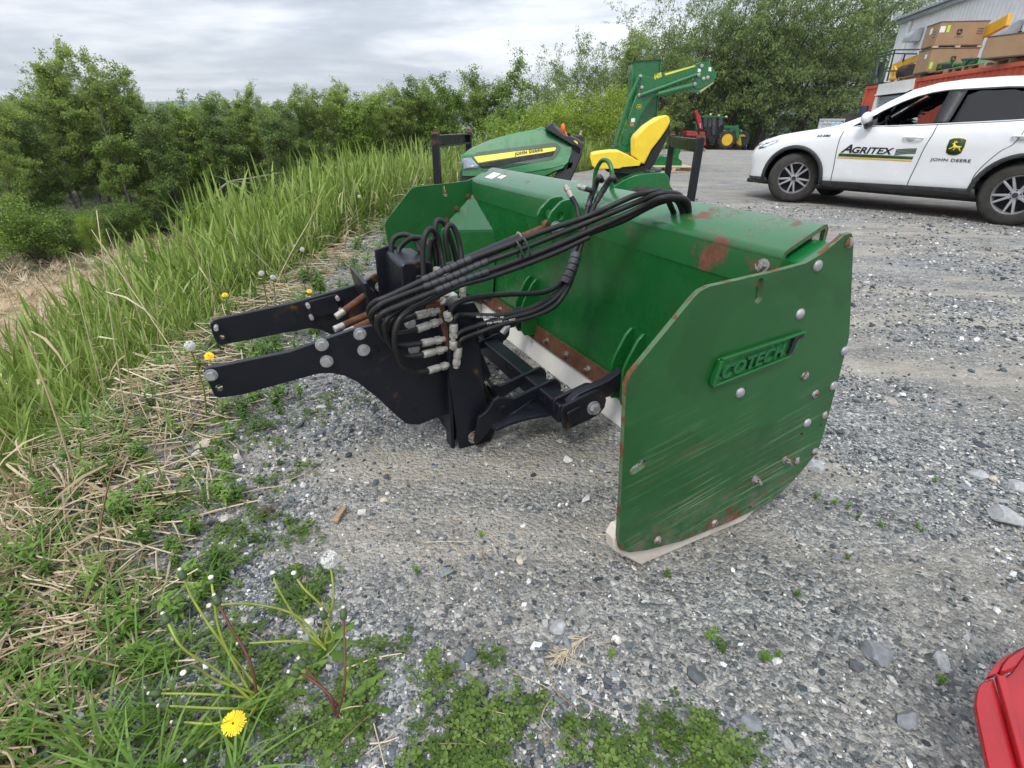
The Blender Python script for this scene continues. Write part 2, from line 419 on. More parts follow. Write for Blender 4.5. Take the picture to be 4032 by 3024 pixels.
me = bpy.data.meshes.new('ground'); me.from_pydata(gv.tolist(), [], gf)
d_ = off_pad(gv[:, 0], gv[:, 1]); n_ = fbm(gv[:, 0], gv[:, 1], 1.3, 9)
pad = 1 - sstep(-.35, .45, d_ + (n_ - .5) * 1.2)
field = sstep(3.5, 5.5, d_ + (n_ - .5) * 1.5) * (1 - sstep(-1.2, .8, gv[:, 1] - np.interp(gv[:, 0], [-60, -30, -15, -13, -8, 0, 4], [-20, 4, 14.4, 17.4, 19.5, 22, 22])))
for nm, arr in (('pad', pad), ('dry_field', field)):
    at = me.attributes.new(nm, 'FLOAT', 'POINT'); at.data.foreach_set('value', arr.astype(np.float32))
me.polygons.foreach_set('use_smooth', [True] * len(me.polygons))
ground = bpy.data.objects.new('ground', me); COL.objects.link(ground); tag(ground, 'grey gravel yard with a grassy bank falling to a dry field', 'ground', kind='structure')
m, t, b = nodes('ground')
v = ocoord(t)
sc = N(t, 'ShaderNodeMapping', {'Vector': v, 'Scale': (1, 1, .2)}).outputs[0]
STONE = ((0, (.065, .077, .085)), (.22, (.12, .137, .145)), (.42, (.20, .21, .22)), (.62, (.29, .30, .305)), (.78, (.37, .35, .31)), (.9, (.48, .47, .45)), (1, (.60, .60, .59)))
def stones(scale, seed):
    vo = N(t, 'ShaderNodeTexVoronoi', {'Vector': sc, 'Scale': scale, 'Randomness': 1.0}, feature='F1')
    cell = N(t, 'ShaderNodeSeparateColor', {0: vo.outputs['Color']}).outputs[0]
    return rampn(t, cell, STONE), vo.outputs['Distance']
c1, d1 = stones(75, 0); c2, d2 = stones(190, 1)
gr = mixc(t, rampn(t, noise(t, v, 30, 2), ((.42, 0), (.58, 1))), c1, c2)
fines = rampn(t, noise(t, v, 260, 3, .7), ((.3, (.19, .175, .155)), (.7, (.42, .39, .34))))
dust = rampn(t, noise(t, v, .8, 4, .62, .5), ((.42, 0), (.64, .75)))
gr = mixc(t, dust, gr, fines)
big = rampn(t, noise(t, v, .16, 4, .6), ((.35, .82), (.65, 1.15)))
gr = mixc(t, 1.0, gr, big, 'MULTIPLY')
trk = noise(t, N(t, 'ShaderNodeMapping', {'Vector': v, 'Rotation': (0, 0, -.55), 'Scale': (.35, 2.2, 1)}).outputs[0], 1.1, 4, .6, .4)
gr = mixc(t, rampn(t, trk, ((.50, 0), (.62, .80))), gr, (.38, .352, .305))
gr = mixc(t, 1.0, gr, rampn(t, noise(t, N(t, 'ShaderNodeMapping', {'Vector': v, 'Rotation': (0, 0, -.55), 'Scale': (1, 2.6, 1)}).outputs[0], 3.2, 5, .75), ((.3, .66), (.7, 1.26))), 'MULTIPLY')
gr = mixc(t, 1.0, gr, (.99, .985, .965), 'MULTIPLY')
soil = rampn(t, noise(t, v, 24, 6, .7), ((.3, (.045, .038, .026)), (.7, (.15, .125, .085))))
soilg = mixc(t, rampn(t, noise(t, v, 3.1, 5, .6), ((.4, 0), (.62, .75))), soil, (.05, .085, .022))
strawn = noise(t, N(t, 'ShaderNodeMapping', {'Vector': v, 'Scale': (5, 1.4, 3), 'Rotation': (0, 0, .5)}).outputs[0], 7, 5, .75, 1.2)
straw = rampn(t, strawn, ((.25, (.24, .17, .10)), (.5, (.44, .335, .21)), (.75, (.60, .48, .33))))
a1 = N(t, 'ShaderNodeAttribute', attribute_name='pad').outputs['Fac']; a2 = N(t, 'ShaderNodeAttribute', attribute_name='dry_field').outputs['Fac']
col = mixc(t, a1, soilg, gr); col = mixc(t, a2, col, straw)
t.links.new(col, b.inputs['Base Color']); b.inputs['Roughness'].default_value = .92; b.inputs['Specular IOR Level'].default_value = .25
hgt = mth(t, 'ADD', mth(t, 'MULTIPLY', d1, -1.2), mth(t, 'MULTIPLY', d2, -.5)); hgt = mth(t, 'ADD', hgt, mth(t, 'MULTIPLY', noise(t, v, 9, 5, .7), 1.2))
bumpn(t, b, hgt, .8, .012)
me.materials.append(m)

# far hills beyond the wood
mk('hill', (.045, .085, .035), .95, var=.3, scale=.01)
mbh = MB(); vsh = []; nA = 140
for i in range(nA):
    a = R_(-75 + 165 * i / (nA - 1)); n1 = float(fbm(math.sin(a) * 9, math.cos(a) * 9, .55, 5)); hgt_ = 34 + 66 * n1
    for r, z in ((1500, -14), (1950, hgt_ * .6), (2500, hgt_), (3100, hgt_ * .5)):
        vsh.append((r * math.sin(a), r * math.cos(a), z - 6))
mbh.add(vsh, [(i * 4 + j, (i + 1) * 4 + j, (i + 1) * 4 + j + 1, i * 4 + j + 1) for i in range(nA - 1) for j in range(3)])
hills = mbh.build('hills', 'hill', smooth=180); tag(hills, 'low blue green hills on the horizon behind the wood', 'hills', kind='structure')

m = bpy.data.materials.new('haze'); m.use_nodes = True; t = m.node_tree; t.nodes.clear(); MATS['haze'] = m
pv = t.nodes.new('ShaderNodeVolumePrincipled'); pv.inputs['Color'].default_value = (.86, .92, 1, 1); pv.inputs['Density'].default_value = .00022; pv.inputs['Anisotropy'].default_value = .2
mo = t.nodes.new('ShaderNodeOutputMaterial'); t.links.new(pv.outputs[0], mo.inputs['Volume']); m.cycles.homogeneous_volume = True
mbz = MB(); mbz.box((0, 0, 55), (7000, 7000, 170)); hz_ = mbz.build('haze', 'haze'); tag(hz_, 'thin pale air haze over the whole yard', 'haze', kind='stuff')
# ------------------------------------------------------------------ snow pusher (plow)
PA = np.array([.355, .992, 0]); _h = R_(26.65); PE = np.array([math.cos(_h), math.sin(_h), 0]); PG = np.array([-PE[1], PE[0], 0]); UZ = np.array([0, 0, 1.])
def PW(a, b, z): return PA + PE * a + PG * b + UZ * z
def qb(x, y, b): return onp(x, y, PA + PG * b, PG)
def qa(x, y, a): return onp(x, y, PA + PE * a, PE)
PWID = 2.02
plow = thing('snow_pusher', PW(.3, 1.0, 0), 'rusty green snow pusher with black hitch arms and hydraulic hoses on the gravel', 'snow pusher')
# side plate outline (fore-aft, height)
SIDE = [(-.058, .085), (-.088, .105), (-.101, .150), (-.112, .30), (-.137, .578), (-.128, .600), (.008, .742), (.022, .753), (.045, .760), (.245, .772), (.330, .780), (.385, .800), (.440, .833), (.462, .836), (.478, .820), (.586, .566), (.598, .474), (.612, .330), (.620, .215), (.608, .180), (.563, .128), (.483, .066), (.440, .056), (.300, .046), (.125, .048), (.0, .068)]
def oval(c, d, r, n=10):
    """slot outline: from c to d, half width r"""
    c = np.asarray(c, float); d = np.asarray(d, float); t = unit(d - c); p = np.array([-t[1], t[0]]); out = []
    for k in range(n): a = math.pi * k / (n - 1); out.append(d + (t * math.sin(a) + p * math.cos(a)) * r)
    for k in range(n): a = math.pi * k / (n - 1); out.append(c + (-t * math.sin(a) - p * math.cos(a)) * r)
    return out
SLOTS = [oval((.193, .750), (.201, .716), .0115), oval((-.083, .3475), (-.062, .3565), .0125)]
def sq(c, h): return [(c[0] - h, c[1] - h), (c[0] + h, c[1] - h), (c[0] + h, c[1] + h), (c[0] - h, c[1] + h)]
HOLES = [sq((.512, .283), .0055), sq((.590, .290), .0055), sq((.376, .070), .0055)]
# paint of the side plates: scrapes along the travel direction, rust eating in from the lower edge
m, t, b = nodes('side_paint'); v = ocoord(t)
mp = N(t, 'ShaderNodeMapping', {'Vector': v, 'Rotation': (0, 0, -_h)}).outputs[0]
sx = N(t, 'ShaderNodeSeparateXYZ', {0: mp})
mp2 = N(t, 'ShaderNodeMapping', {'Vector': mp, 'Rotation': (0, .20, 0)}).outputs[0]
mp2 = N(t, 'ShaderNodeMapping', {'Vector': mp2, 'Scale': (2.6, 1, 95)}).outputs[0]
scr = noise(t, mp2, 1.0, 6, .62, .25)
low = N(t, 'ShaderNodeMapRange', {'Value': sx.outputs[2], 'From Min': .04, 'From Max': .52, 'To Min': 1, 'To Max': 0}).outputs[0]
lowm = N(t, 'ShaderNodeMapRange', {'Value': sx.outputs[2], 'From Min': .16, 'From Max': .50, 'To Min': 1, 'To Max': .06}).outputs[0]
patch = mth(t, 'MULTIPLY', rampn(t, noise(t, mp, 4, 3, .6), ((.40, 0), (.54, 1))), lowm)
sm = mth(t, 'MULTIPLY', rampn(t, scr, ((.535, 0), (.60, 1))), patch)
base = rampn(t, noise(t, v, 4, 5, .6), ((.3, (.008, .080, .018)), (.7, (.014, .102, .026))))
base = mixc(t, rampn(t, noise(t, v, 2.6, 3, .5, 1.0), ((.56, 0), (.585, .5))), base, (.009, .062, .014))
base = mixc(t, rampn(t, noise(t, v, 1.7, 5, .65, .6), ((.5, 0), (.75, .22))), base, (.04, .105, .04))
col = mixc(t, mth(t, 'MULTIPLY', sm, .85), base, (.13, .23, .12))
scr2 = noise(t, N(t, 'ShaderNodeMapping', {'Vector': mp2, 'Location': (3, 5, 17)}).outputs[0], 1.35, 7, .7, .3)
sm2 = mth(t, 'MULTIPLY', rampn(t, scr2, ((.575, 0), (.615, 1))), patch)
col = mixc(t, mth(t, 'MULTIPLY', sm2, .9), col, (.12, .06, .028))
rn = noise(t, v, 16, 9, .7, .5)
lowr = N(t, 'ShaderNodeMapRange', {'Value': sx.outputs[2], 'From Min': .04, 'From Max': .18, 'To Min': .19, 'To Max': 0}).outputs[0]
rm = rampn(t, mth(t, 'ADD', rn, lowr), ((.665, 0), (.70, 1)))
rc = rampn(t, noise(t, v, 70, 6, .7), RUST)
mud = mth(t, 'MULTIPLY', rampn(t, noise(t, v, 22, 4, .7), ((.40, 0), (.68, .7))), N(t, 'ShaderNodeMapRange', {'Value': sx.outputs[2], 'From Min': .05, 'From Max': .22, 'To Min': 1, 'To Max': 0}).outputs[0])
col = mixc(t, rm, col, rc); col = mixc(t, mud, col, (.17, .15, .12))
t.links.new(col, b.inputs['Base Color']); t.links.new(mixc(t, rm, (.30,) * 3, (.88,) * 3), b.inputs['Roughness'])
bumpn(t, b, mth(t, 'ADD', mth(t, 'MULTIPLY', noise(t, v, 7, 2), 3.0), mth(t, 'MULTIPLY', rm, .8)), .16, .004)
def side_plate(b0, b1, label, mirrored=False):
    mb = MB(); mb.prism([PW(a, b0, z) for a, z in SIDE], PG * (b1 - b0), [[PW(a, b0, z) for a, z in s] for s in SLOTS + HOLES], 0, 1)
    o = mb.build('side_plate', ['side_paint', 'rusty_edge'], plow, smooth=30)
    o['label'] = label
    return o
sp = side_plate(0, .0127, 'scratched green side plate with a raised maker badge')
spf = side_plate(PWID, PWID - .0127, 'far green side plate beside the reeds')
BOLTS = [(.463, .814, 1), (.372, .770, 0), (.357, .658, 0), (.585, .523, 0), (.446, .479, 1), (.213, .481, 0), (.588, .419, 0), (.515, .410, 1), (.594, .325, 1), (.520, .318, 0), (.603, .198, 1), (.527, .189, 1), (.236, .067, 1), (.032, .090, 1)]
for a, z, r in BOLTS:
    mb = MB(); dome(mb, PW(a, 0, z), -PG, .0138 if r == 0 else .0128); mb.build('carriage_bolt', 'zinc_rusty' if r else 'zinc', sp, smooth=50)
for a, z in ((.471, .210), (.359, .178)):
    mb = MB(); hexbolt(mb, PW(a, 0, z), -PG, .009, .016); mb.cyl(PW(a, 0, z), PW(a, -.024, z), .005, n=10); mb.build('nut', 'zinc_rusty', sp)
for a, z in ((.33, .70), (.26, .64), (.20, .585)):
    mb = MB(); hexbolt(mb, PW(a, PWID - .0127, z), -PG, .011, .016); mb.build('bolt', 'rust', spf)
# raised badge
bo = [(.104, .523), (.100, .540), (.112, .588), (.120, .592), (.384, .613), (.388, .606), (.386, .590), (.372, .557)]
bd = MB(); bd.prism([PW(a, -.0005, z) for a, z in bo], -PG * .004)
badge = bd.build('badge', 'green_paint', sp, bevel=.0015)
def strip(p, q, w, h, name='badge_rim', mat='green_paint'):
    p3, q3 = PW(p[0], -.004, p[1]), PW(q[0], -.004, q[1]); d = unit(q3 - p3); n = np.cross(d, PG)
    mb = MB(); mb.box((p3 + q3) / 2 - PG * h / 2, (np.linalg.norm(q3 - p3), h, w), (d, PG, n)); return mb.build(name, mat, sp, bevel=.0012)
strip((.104, .525), (.352, .5545), .006, .008); strip((.116, .590), (.384, .611), .006, .008); strip((.103, .528), (.114, .588), .010, .010)
bx = unit(PW(.352, 0, .556) - PW(.104, 0, .527)); by = unit(np.cross(-PG, bx)); by = by if by[2] > 0 else -by
text_obj('COTECH', 'badge_letters', 'green_paint_worn', sp, PW(.128, -.004, .538), bx, by, .034, .200, .007, shear=.28, bold=.035, spacing=1.08)
fl = MB(); fo = PW(.338, -.004, .5625)
fl.prism([fo, fo + bx * .014, fo + bx * .026 + by * .033, fo + bx * .044 + by * .033, fo + bx * .046 + by * .043, fo + bx * .012 + by * .043, fo + bx * .010 + by * .034], -PG * .008)
fl.build('badge_flag', 'black_worn', sp)
# wear bits of white plastic under the side plates
for nm, b0, b1, lb in (('skid_shoe', .0135, .050, 'dirty white plastic skid shoe'), ('skid_shoe', PWID - .050, PWID - .016, 'dirty white plastic skid shoe')):
    mb = MB(); mb.prism([PW(a, b0, z) for a, z in ((-.104, .135), (-.098, .095), (-.006, .006), (.02, .002), (.392, .006), (.450, .056), (.30, .14), (-.09, .16))], PG * (b1 - b0))
    mb.build(nm, 'dirty_plastic', plow, bevel=.006)
# moldboard: a bowed sheet from under the beam to the cutting edge
prof = [(.350, .770), (.356, .66), (.372, .52), (.385, .40), (.392, .30), (.394, .20), (.392, .165)]
mb = MB(); nb = 20; P2 = [(np.array(p)) for p in prof]
ring = [(a, z) for a, z in prof] + [(a + .012, z) for a, z in prof[::-1]]
for i in range(2): mb.v += [tuple(PW(a, (.0135, PWID - .0135)[i], z)) for a, z in ring]
k = len(ring)
mb.f += [[i, (i + 1) % k, k + (i + 1) % k, k + i] for i in range(k)] + [list(range(k)), list(range(2 * k - 1, k - 1, -1))]; mb.m += [0] * (k + 2)
mb.build('moldboard', 'green_paint', plow, smooth=40)
# top beam: bent plate, open at its near end
bp = [(.352, .690), (.350, .772), (.353, .786), (.364, .794), (.470, .842), (.484, .842), (.492, .832), (.496, .760)]
b0, b1 = .075, PWID - .014
def thick(pl_, w):
    P = [np.array(p) for p in pl_]; out = []
    for i, p in enumerate(P):
        d = unit(P[min(i + 1, len(P) - 1)] - P[max(i - 1, 0)]); n = np.array([d[1], -d[0]]); out.append(tuple(p + n * w))
    return out
inn = thick(bp, .011); ring = bp + inn[::-1]; k = len(ring)
mb = MB()
for bb in (b0, b1): mb.v += [tuple(PW(a, bb, z)) for a, z in ring]
mb.f += [[i, (i + 1) % k, k + (i + 1) % k, k + i] for i in range(k)]; mb.m += [0] * k
h_ = len(bp)
for o_ in (0, k): 
    mb.f += [[o_ + i, o_ + i + 1, o_ + k - 2 - i, o_ + k - 1 - i] for i in range(h_ - 1)]; mb.m += [1] * (h_ - 1)
m, t, b = nodes('beam_paint'); v = ocoord(t)
mp = N(t, 'ShaderNodeMapping', {'Vector': v, 'Rotation': (0, 0, -_h)}).outputs[0]; sy = N(t, 'ShaderNodeSeparateXYZ', {0: mp}).outputs[1]
nearend = N(t, 'ShaderNodeMapRange', {'Value': sy, 'From Min': -.95, 'From Max': -.30, 'To Min': .11, 'To Max': 0}).outputs[0]; farend = N(t, 'ShaderNodeMapRange', {'Value': sy, 'From Min': .70, 'From Max': 1.0, 'To Min': 0, 'To Max': .07}).outputs[0]
st_ = N(t, 'ShaderNodeMapping', {'Vector': mp, 'Scale': (1.5, 1, .55)}).outputs[0]
rf = mth(t, 'ADD', mth(t, 'ADD', noise(t, st_, 11, 7, .68, .5), nearend), farend)
base = rampn(t, noise(t, v, 4, 4, .6), ((.3, (.009, .105, .024)), (.7, (.018, .128, .036)))); base = mixc(t, rampn(t, rf, ((.55, 0), (.66, .55))), base, (.06, .07, .03))
col = mixc(t, rampn(t, rf, ((.66, 0), (.69, 1))), base, rampn(t, noise(t, v, 55, 4, .7), ((0, (.04, .016, .008)), (.5, (.13, .05, .024)), (.8, (.22, .10, .055)), (1, (.30, .17, .11)))))
t.links.new(col, b.inputs['Base Color']); t.links.new(mixc(t, rampn(t, rf, ((.64, 0), (.69, 1))), (.27,) * 3, (.85,) * 3), b.inputs['Roughness'])
bumpn(t, b, noise(t, v, 30, 3), .06, .004); b.inputs['Coat Weight'].default_value = .3; b.inputs['Coat Roughness'].default_value = .15
beam = mb.build('top_beam', ['beam_paint', 'rusty_edge'], plow, smooth=50)
mb = MB(); mb.prism([PW(a, .0135, z) for a, z in ((.365, .70), (.365, .765), (.462, .808), (.486, .800), (.486, .70))], PG * .10); mb.build('inner_rib', 'green_clean', plow, bevel=.004)
mb = MB(); mb.lathe([(.012, 0), (.019, 0), (.019, .03), (.012, .03)], PW(.474, .085, .812), PG, 16); mb.build('pipe_end', 'dirty_plastic', plow, smooth=50)
mb = MB(); hexbolt(mb, PW(.350, .12, .745), -PE + UZ * .2, .013, .018); mb.build('bolt', 'zinc_rusty', plow)
# sticker remains on the far end of the beam
tdir = unit(PW(.470, 0, .842) - PW(.364, 0, .794)); tn = unit(np.cross(PG, tdir)); tn = tn if tn[2] > 0 else -tn
for (bb, aa, w, h) in ((1.86, .050, .09, .055), (1.76, .055, .05, .032)):
    mb = MB(); mb.box(PW(.364, bb, .794) + tdir * aa + tn * .0006, (h, w, .0012), (tdir, PG, tn)); mb.build('worn_sticker', 'label_white', beam)
# cutting edge, clamp bar, its bolts
mb = MB(); mb.prism([PW(a, .055, z) for a, z in ((.378, .004), (.392, 0), (.412, 0), (.412, .215), (.405, .225), (.400, .215), (.386, .120))], PG * (PWID - .11)); mb.build('cutting_edge', 'white_plastic', plow, bevel=.003)
mb = MB(); mb.prism([PW(a, .06, z) for a, z in ((.372, .118), (.383, .112), (.390, .190), (.380, .194))], PG * (PWID - .12)); bar = mb.build('clamp_bar', 'rust', plow, bevel=.002)
for i in range(11):
    mb = MB(); hexbolt(mb, PW(.378, .16 + i * .17, .155), -PE, .011, .014); mb.cyl(PW(.378, .16 + i * .17, .155), PW(.355, .16 + i * .17, .156), .006, n=10); mb.build('clamp_bolt', 'zinc_rusty', bar)
# corner gussets
for b_, s_ in ((PWID - .0127, -1), (.0127, 1)):
    T0 = PW(.352, b_ + s_ * .01, .712); T1 = PW(.385, b_ + s_ * .26, .565); T2 = PW(.165, b_, .535); T3 = PW(.39, b_ + s_ * .23, .50)
    mb = MB(); mb.add([T0, T1, T2, T0 - UZ * .012, T1 - UZ * .012, T2 - UZ * .012], [(0, 1, 2), (3, 5, 4), (0, 3, 4, 1), (1, 4, 5, 2), (2, 5, 3, 0)])
    mb.build('gusset', 'green_paint_worn', plow)
    mb = MB(); mb.add([T1 - UZ * .012, T2 - UZ * .012, PW(.385, b_ + s_ * .20, .18), PW(.20, b_, .20)], [(0, 1, 3, 2)]); o = mb.build('gusset_web', 'green_paint', plow)
    sd = o.modifiers.new('thick', 'SOLIDIFY'); sd.thickness = .01
# lower hinge ears
def ear(b_):
    pts = [(.388, .412), (.375, .416), (.352, .395), (.312, .318), (.303, .292), (.306, .175), (.318, .148), (.392, .140)]
    hole = [(.330 + .013 * math.cos(x), .262 + .013 * math.sin(x)) for x in np.linspace(0, 2 * math.pi, 14, endpoint=False)]
    mb = MB(); mb.prism([PW(a, b_, z) for a, z in pts], PG * .012, [[PW(a, b_, z) for a, z in hole]]); mb.build('hinge_ear', 'green_paint', plow, bevel=.002)
for b_ in (.535, .600, 1.300, 1.365): ear(b_)
# upper link ears and the pin
for b_ in (1.000, 1.085):
    pts = [(.360, .800), (.330, .800), (.300, .792), (.262, .760), (.250, .735), (.262, .690), (.285, .670), (.356, .668)]
    hole = [(.300 + .014 * math.cos(x), .742 + .014 * math.sin(x)) for x in np.linspace(0, 2 * math.pi, 14, endpoint=False)]
    mb = MB(); mb.prism([PW(a, b_, z) for a, z in pts], PG * .014, [[PW(a, b_, z) for a, z in hole]]); mb.build('link_ear', 'green_paint', plow, bevel=.002)
mb = MB(); mb.cyl(PW(.282, .985, .702), PW(.282, 1.115, .702), .011); hexbolt(mb, PW(.282, 1.0, .702), -PG, .017, .016); mb.cyl(PW(.282, .985, .702), PW(.282, .955, .702), .011, n=12); hexbolt(mb, PW(.282, .98, .702), -PG, .016, .012, False); mb.build('link_bolt', 'zinc', plow)
# upper link (turnbuckle)
L0, L1 = PW(-.24, 1.045, .545), PW(.275, 1.045, .698); ld = unit(L1 - L0)
mb = MB(); mb.cyl(L0, L1 - ld * .12, .0205, n=18); lk = mb.build('upper_link', 'black_worn', plow, smooth=40)
mb = MB(); mb.cyl(L1 - ld * .125, L1 - ld * .03, .0155, n=16); mb.lathe([(.0, -.013), (.024, -.013), (.027, 0), (.024, .013), (0, .013)], L1, PG, 16); mb.build('threaded_end', 'rust', lk, smooth=40)
mb = MB(); mb.lathe([(.024, 0), (.027, .003), (.024, .006)], L1 - ld * .13, ld, 18); mb.build('snap_ring', 'fitting', lk, smooth=50)
# lifting eye behind the beam
c_ = PW(.47, .98, .85); pts = [c_ + PG * x + UZ * z for x, z in ((.055, -.03), (.055, .035), (.03, .075), (0, .085), (-.03, .075), (-.055, .035), (-.055, -.03))]
mb = MB(); mb.tube(pts, .0085, 8, 5); mb.build('lifting_eye', 'green_paint', plow, smooth=60)

# ---- black hitch
def plate_px(name, Zf, pts, b_, t_, mat='black_paint', holes=(), bev=.0025, par=None):
    P = [qb(*Zf(*p), b_) for p in pts]; H_ = []
    for hx, hy, hr in holes:
        c0 = qb(*Zf(hx, hy), b_); H_.append([c0 + PE * hr * math.cos(x) + UZ * hr * math.sin(x) for x in np.linspace(0, 2 * math.pi, 12, endpoint=False)])
    mb = MB(); mb.prism(P, PG * t_, H_); return mb.build(name, mat, par or plow, bevel=bev)
near_arm = [(82, 1048), (100, 1030), (135, 1020), (175, 1016), (620, 925), (1000, 790), (1180, 752), (1330, 730), (1560, 850), (1598, 1310), (1420, 1380), (1340, 1372), (1290, 1330), (1150, 1200), (1040, 1115), (960, 1075), (880, 1058), (800, 1060), (330, 1190), (180, 1212), (150, 1200), (120, 1130)]
arm = plate_px('hitch_arm', Z1, near_arm, .80, .02, 'black_paint', [(178, 1150, .010)]); arm['label'] = 'black hitch arm nearest the camera with hex bolts'
far_arm = [(122, 745), (140, 722), (200, 702), (640, 610), (960, 520), (1080, 480), (1130, 440), (1250, 410), (1290, 420), (1290, 640), (1100, 720), (880, 812), (800, 775), (740, 768), (620, 790), (300, 852), (190, 872), (165, 860), (140, 810)]
arm2 = plate_px('hitch_arm', Z1, far_arm, 1.27, -.02, 'black_worn', [(197, 822, .008)]); arm2['label'] = 'far rusty hitch arm over the weeds'
for x, y, r in ((128, 1068, .013), (817, 880, .0145), (847, 983, .0145), (1053, 813, .0145), (1077, 913, .0145), (1365, 745, .014), (1390, 905, .0145)):
    mb = MB(); hexbolt(mb, qb(*Z1(x, y), .80), -PG, r, .015); mb.build('hex_bolt', 'zinc', arm)
for x, y in ((160, 765), (727, 628), (748, 700), (908, 582), (928, 655)):
    mb = MB(); p = qb(*Z1(x, y), 1.25); mb.cyl(p, p - PG * .035, .0075, n=10); mb.build('stud', 'zinc', arm2)
mb = MB(); q = [qb(*Z1(*p), 1.25) for p in ((735, 605), (900, 562), (935, 668), (760, 710))]; mb.prism(q, -PG * .012); mb.build('wear_pad', 'black_worn', arm2, bevel=.003)
mb = MB(); hexbolt(mb, qb(*Z1(1178, 520), 1.22), -PG, .014, .02); mb.build('hex_bolt', 'zinc', arm2)
# loose pins lying across the arms
for i, (p0, p1, bb) in enumerate((((905, 708), (1090, 572), 1.02), ((895, 785), (1110, 690), .97), ((960, 810), (1130, 730), .92))):
    P0, P1 = qb(*Z1(*p0), bb), qb(*Z1(*p1), bb + .03); dd = unit(P1 - P0)
    mb = MB(); mb.cyl(P0, P0 + dd * .035, .0115, n=12); pn = mb.build('pin', 'fitting', plow, smooth=40)
    mb = MB(); mb.cyl(P0 + dd * .034, P1 + dd * .03, .012, n=12); mb.build('rusty_shank', 'rust', pn, smooth=40)
# cross member under the hoses
mb = MB(); mb.prism([qb(*Z1(*p), .98) for p in ((1075, 500), (1100, 495), (1200, 640), (1120, 660))], PG * .25); mb.build('cross_plate', 'black_paint', plow, bevel=.003)
# mast: folded near post, tower, and back plate
mb = MB(); mb.prism([PW(a, .735, z) for a, z in ((-.235, .0), (-.115, .0), (-.088, .055), (-.092, .10), (-.122, .125), (-.130, .165), (-.165, .54), (-.255, .54), (-.262, .30))], PG * .014); mast = mb.build('mast', 'black_paint', plow, bevel=.003)
mb = MB(); mb.prism([PW(-.262, b_, z) for b_, z in ((.749, .30), (.749, 0), (.80, 0), (.80, .54), (.749, .54))], PE * .014); mb.build('mast_flange', 'black_paint', plow, bevel=.003)
mb = MB(); mb.prism([PW(-.235, b_, z) for b_, z in ((.80, .0), (.80, .56), (1.27, .56), (1.27, .0))], PE * .014, [[PW(-.235, b_, z) for b_, z in ((.90, .08), (.90, .30), (1.17, .30), (1.17, .08))]]); mb.build('back_plate', 'black_paint', plow, bevel=.003)
mb = MB(); mb.prism([PW(a, 1.27, z) for a, z in ((-.235, .0), (-.115, .0), (-.088, .055), (-.122, .125), (-.165, .56), (-.255, .56))], PG * .014); mb.build('mast', 'black_paint', plow, bevel=.003)
mb = MB(); mb.prism([PW(a, .93, z) for a, z in ((-.345, .40), (-.235, .40), (-.235, .632), (-.250, .640), (-.330, .640), (-.345, .628))], PG * .22); mb.build('tower', 'black_paint', plow, bevel=.006)
mb = MB(); mb.prism([PW(a, 1.16, z) for a, z in ((-.375, .38), (-.235, .38), (-.235, .60), (-.31, .655), (-.375, .64))], PG * .012); mb.build('tower_cheek', 'black_worn', plow, bevel=.003)
mb = MB(); mb.prism([PW(a, .905, z) for a, z in ((-.32, .36), (-.235, .36), (-.235, .60), (-.30, .60))], PG * .012); mb.build('tower_cheek', 'black_worn', plow, bevel=.003)
mb = MB(); hexbolt(mb, qb(*Z7(190, 1575), .735), -PG, .019, .020); mb.build('pivot_bolt', 'zinc_rusty', mast)
# swing frame
swing = [(235, 1365), (290, 1332), (350, 1272), (400, 1182), (460, 1150), (560, 1160), (620, 1162), (1030, 962), (1085, 950), (1128, 985), (1136, 1050), (1120, 1090), (1000, 1092), (930, 1105), (800, 1185), (400, 1455), (250, 1630), (190, 1640)]
PS = [qb(*Z7(*p), .70) for p in swing]; P0s = [(float((p - PA) @ PE), p[2]) for p in PS]
for b_ in (.70, .81, 1.20, 1.31):
    mb = MB(); mb.prism([PW(a, b_, max(z, .012)) for a, z in P0s], PG * .014); o = mb.build('swing_plate', 'black_worn', plow, bevel=.002)
    mb = MB(); c0 = qb(*Z7(480, 1260), .70); a_ = float((c0 - PA) @ PE)
    if b_ == .70: hexbolt(mb, c0, -PG, .017, .020); mb.build('pivot_bolt', 'black_worn', o)
fin = [(368, 1448), (640, 1300), (800, 1180), (935, 1108), (1080, 1285), (1000, 1325), (860, 1348), (700, 1385), (560, 1430), (430, 1488)]
mb = MB(); mb.prism([gz(*Z7(*p), .135) for p in fin], -UZ * .012); mb.build('gusset_fin', 'black_paint', plow, bevel=.002)
mb = MB(); mb.prism([PW(a, .555, z) for a, z in ((.062, .130), (.130, .130), (.132, .198), (.062, .200))], PG * 1.06); mb.build('square_tube', 'black_paint', plow, bevel=.006)
clev = [(1128, 1290), (1150, 1240), (1300, 1165), (1500, 1068), (1555, 1066), (1600, 1110), (1618, 1170), (1600, 1250), (1545, 1322), (1420, 1395), (1280, 1455), (1180, 1500), (1150, 1470)]
C1 = [qb(*Z7(*p), .535) for p in clev]; C1 = [(float((p - PA) @ PE), p[2]) for p in C1]
bar_ = [(1180, 1205), (1300, 1098), (1600, 965), (1790, 835), (1800, 905), (1790, 1010), (1650, 1120), (1400, 1200), (1220, 1300)]
B1 = [qb(*Z7(*p), .56) for p in bar_]; B1 = [(float((p - PA) @ PE), p[2]) for p in B1]
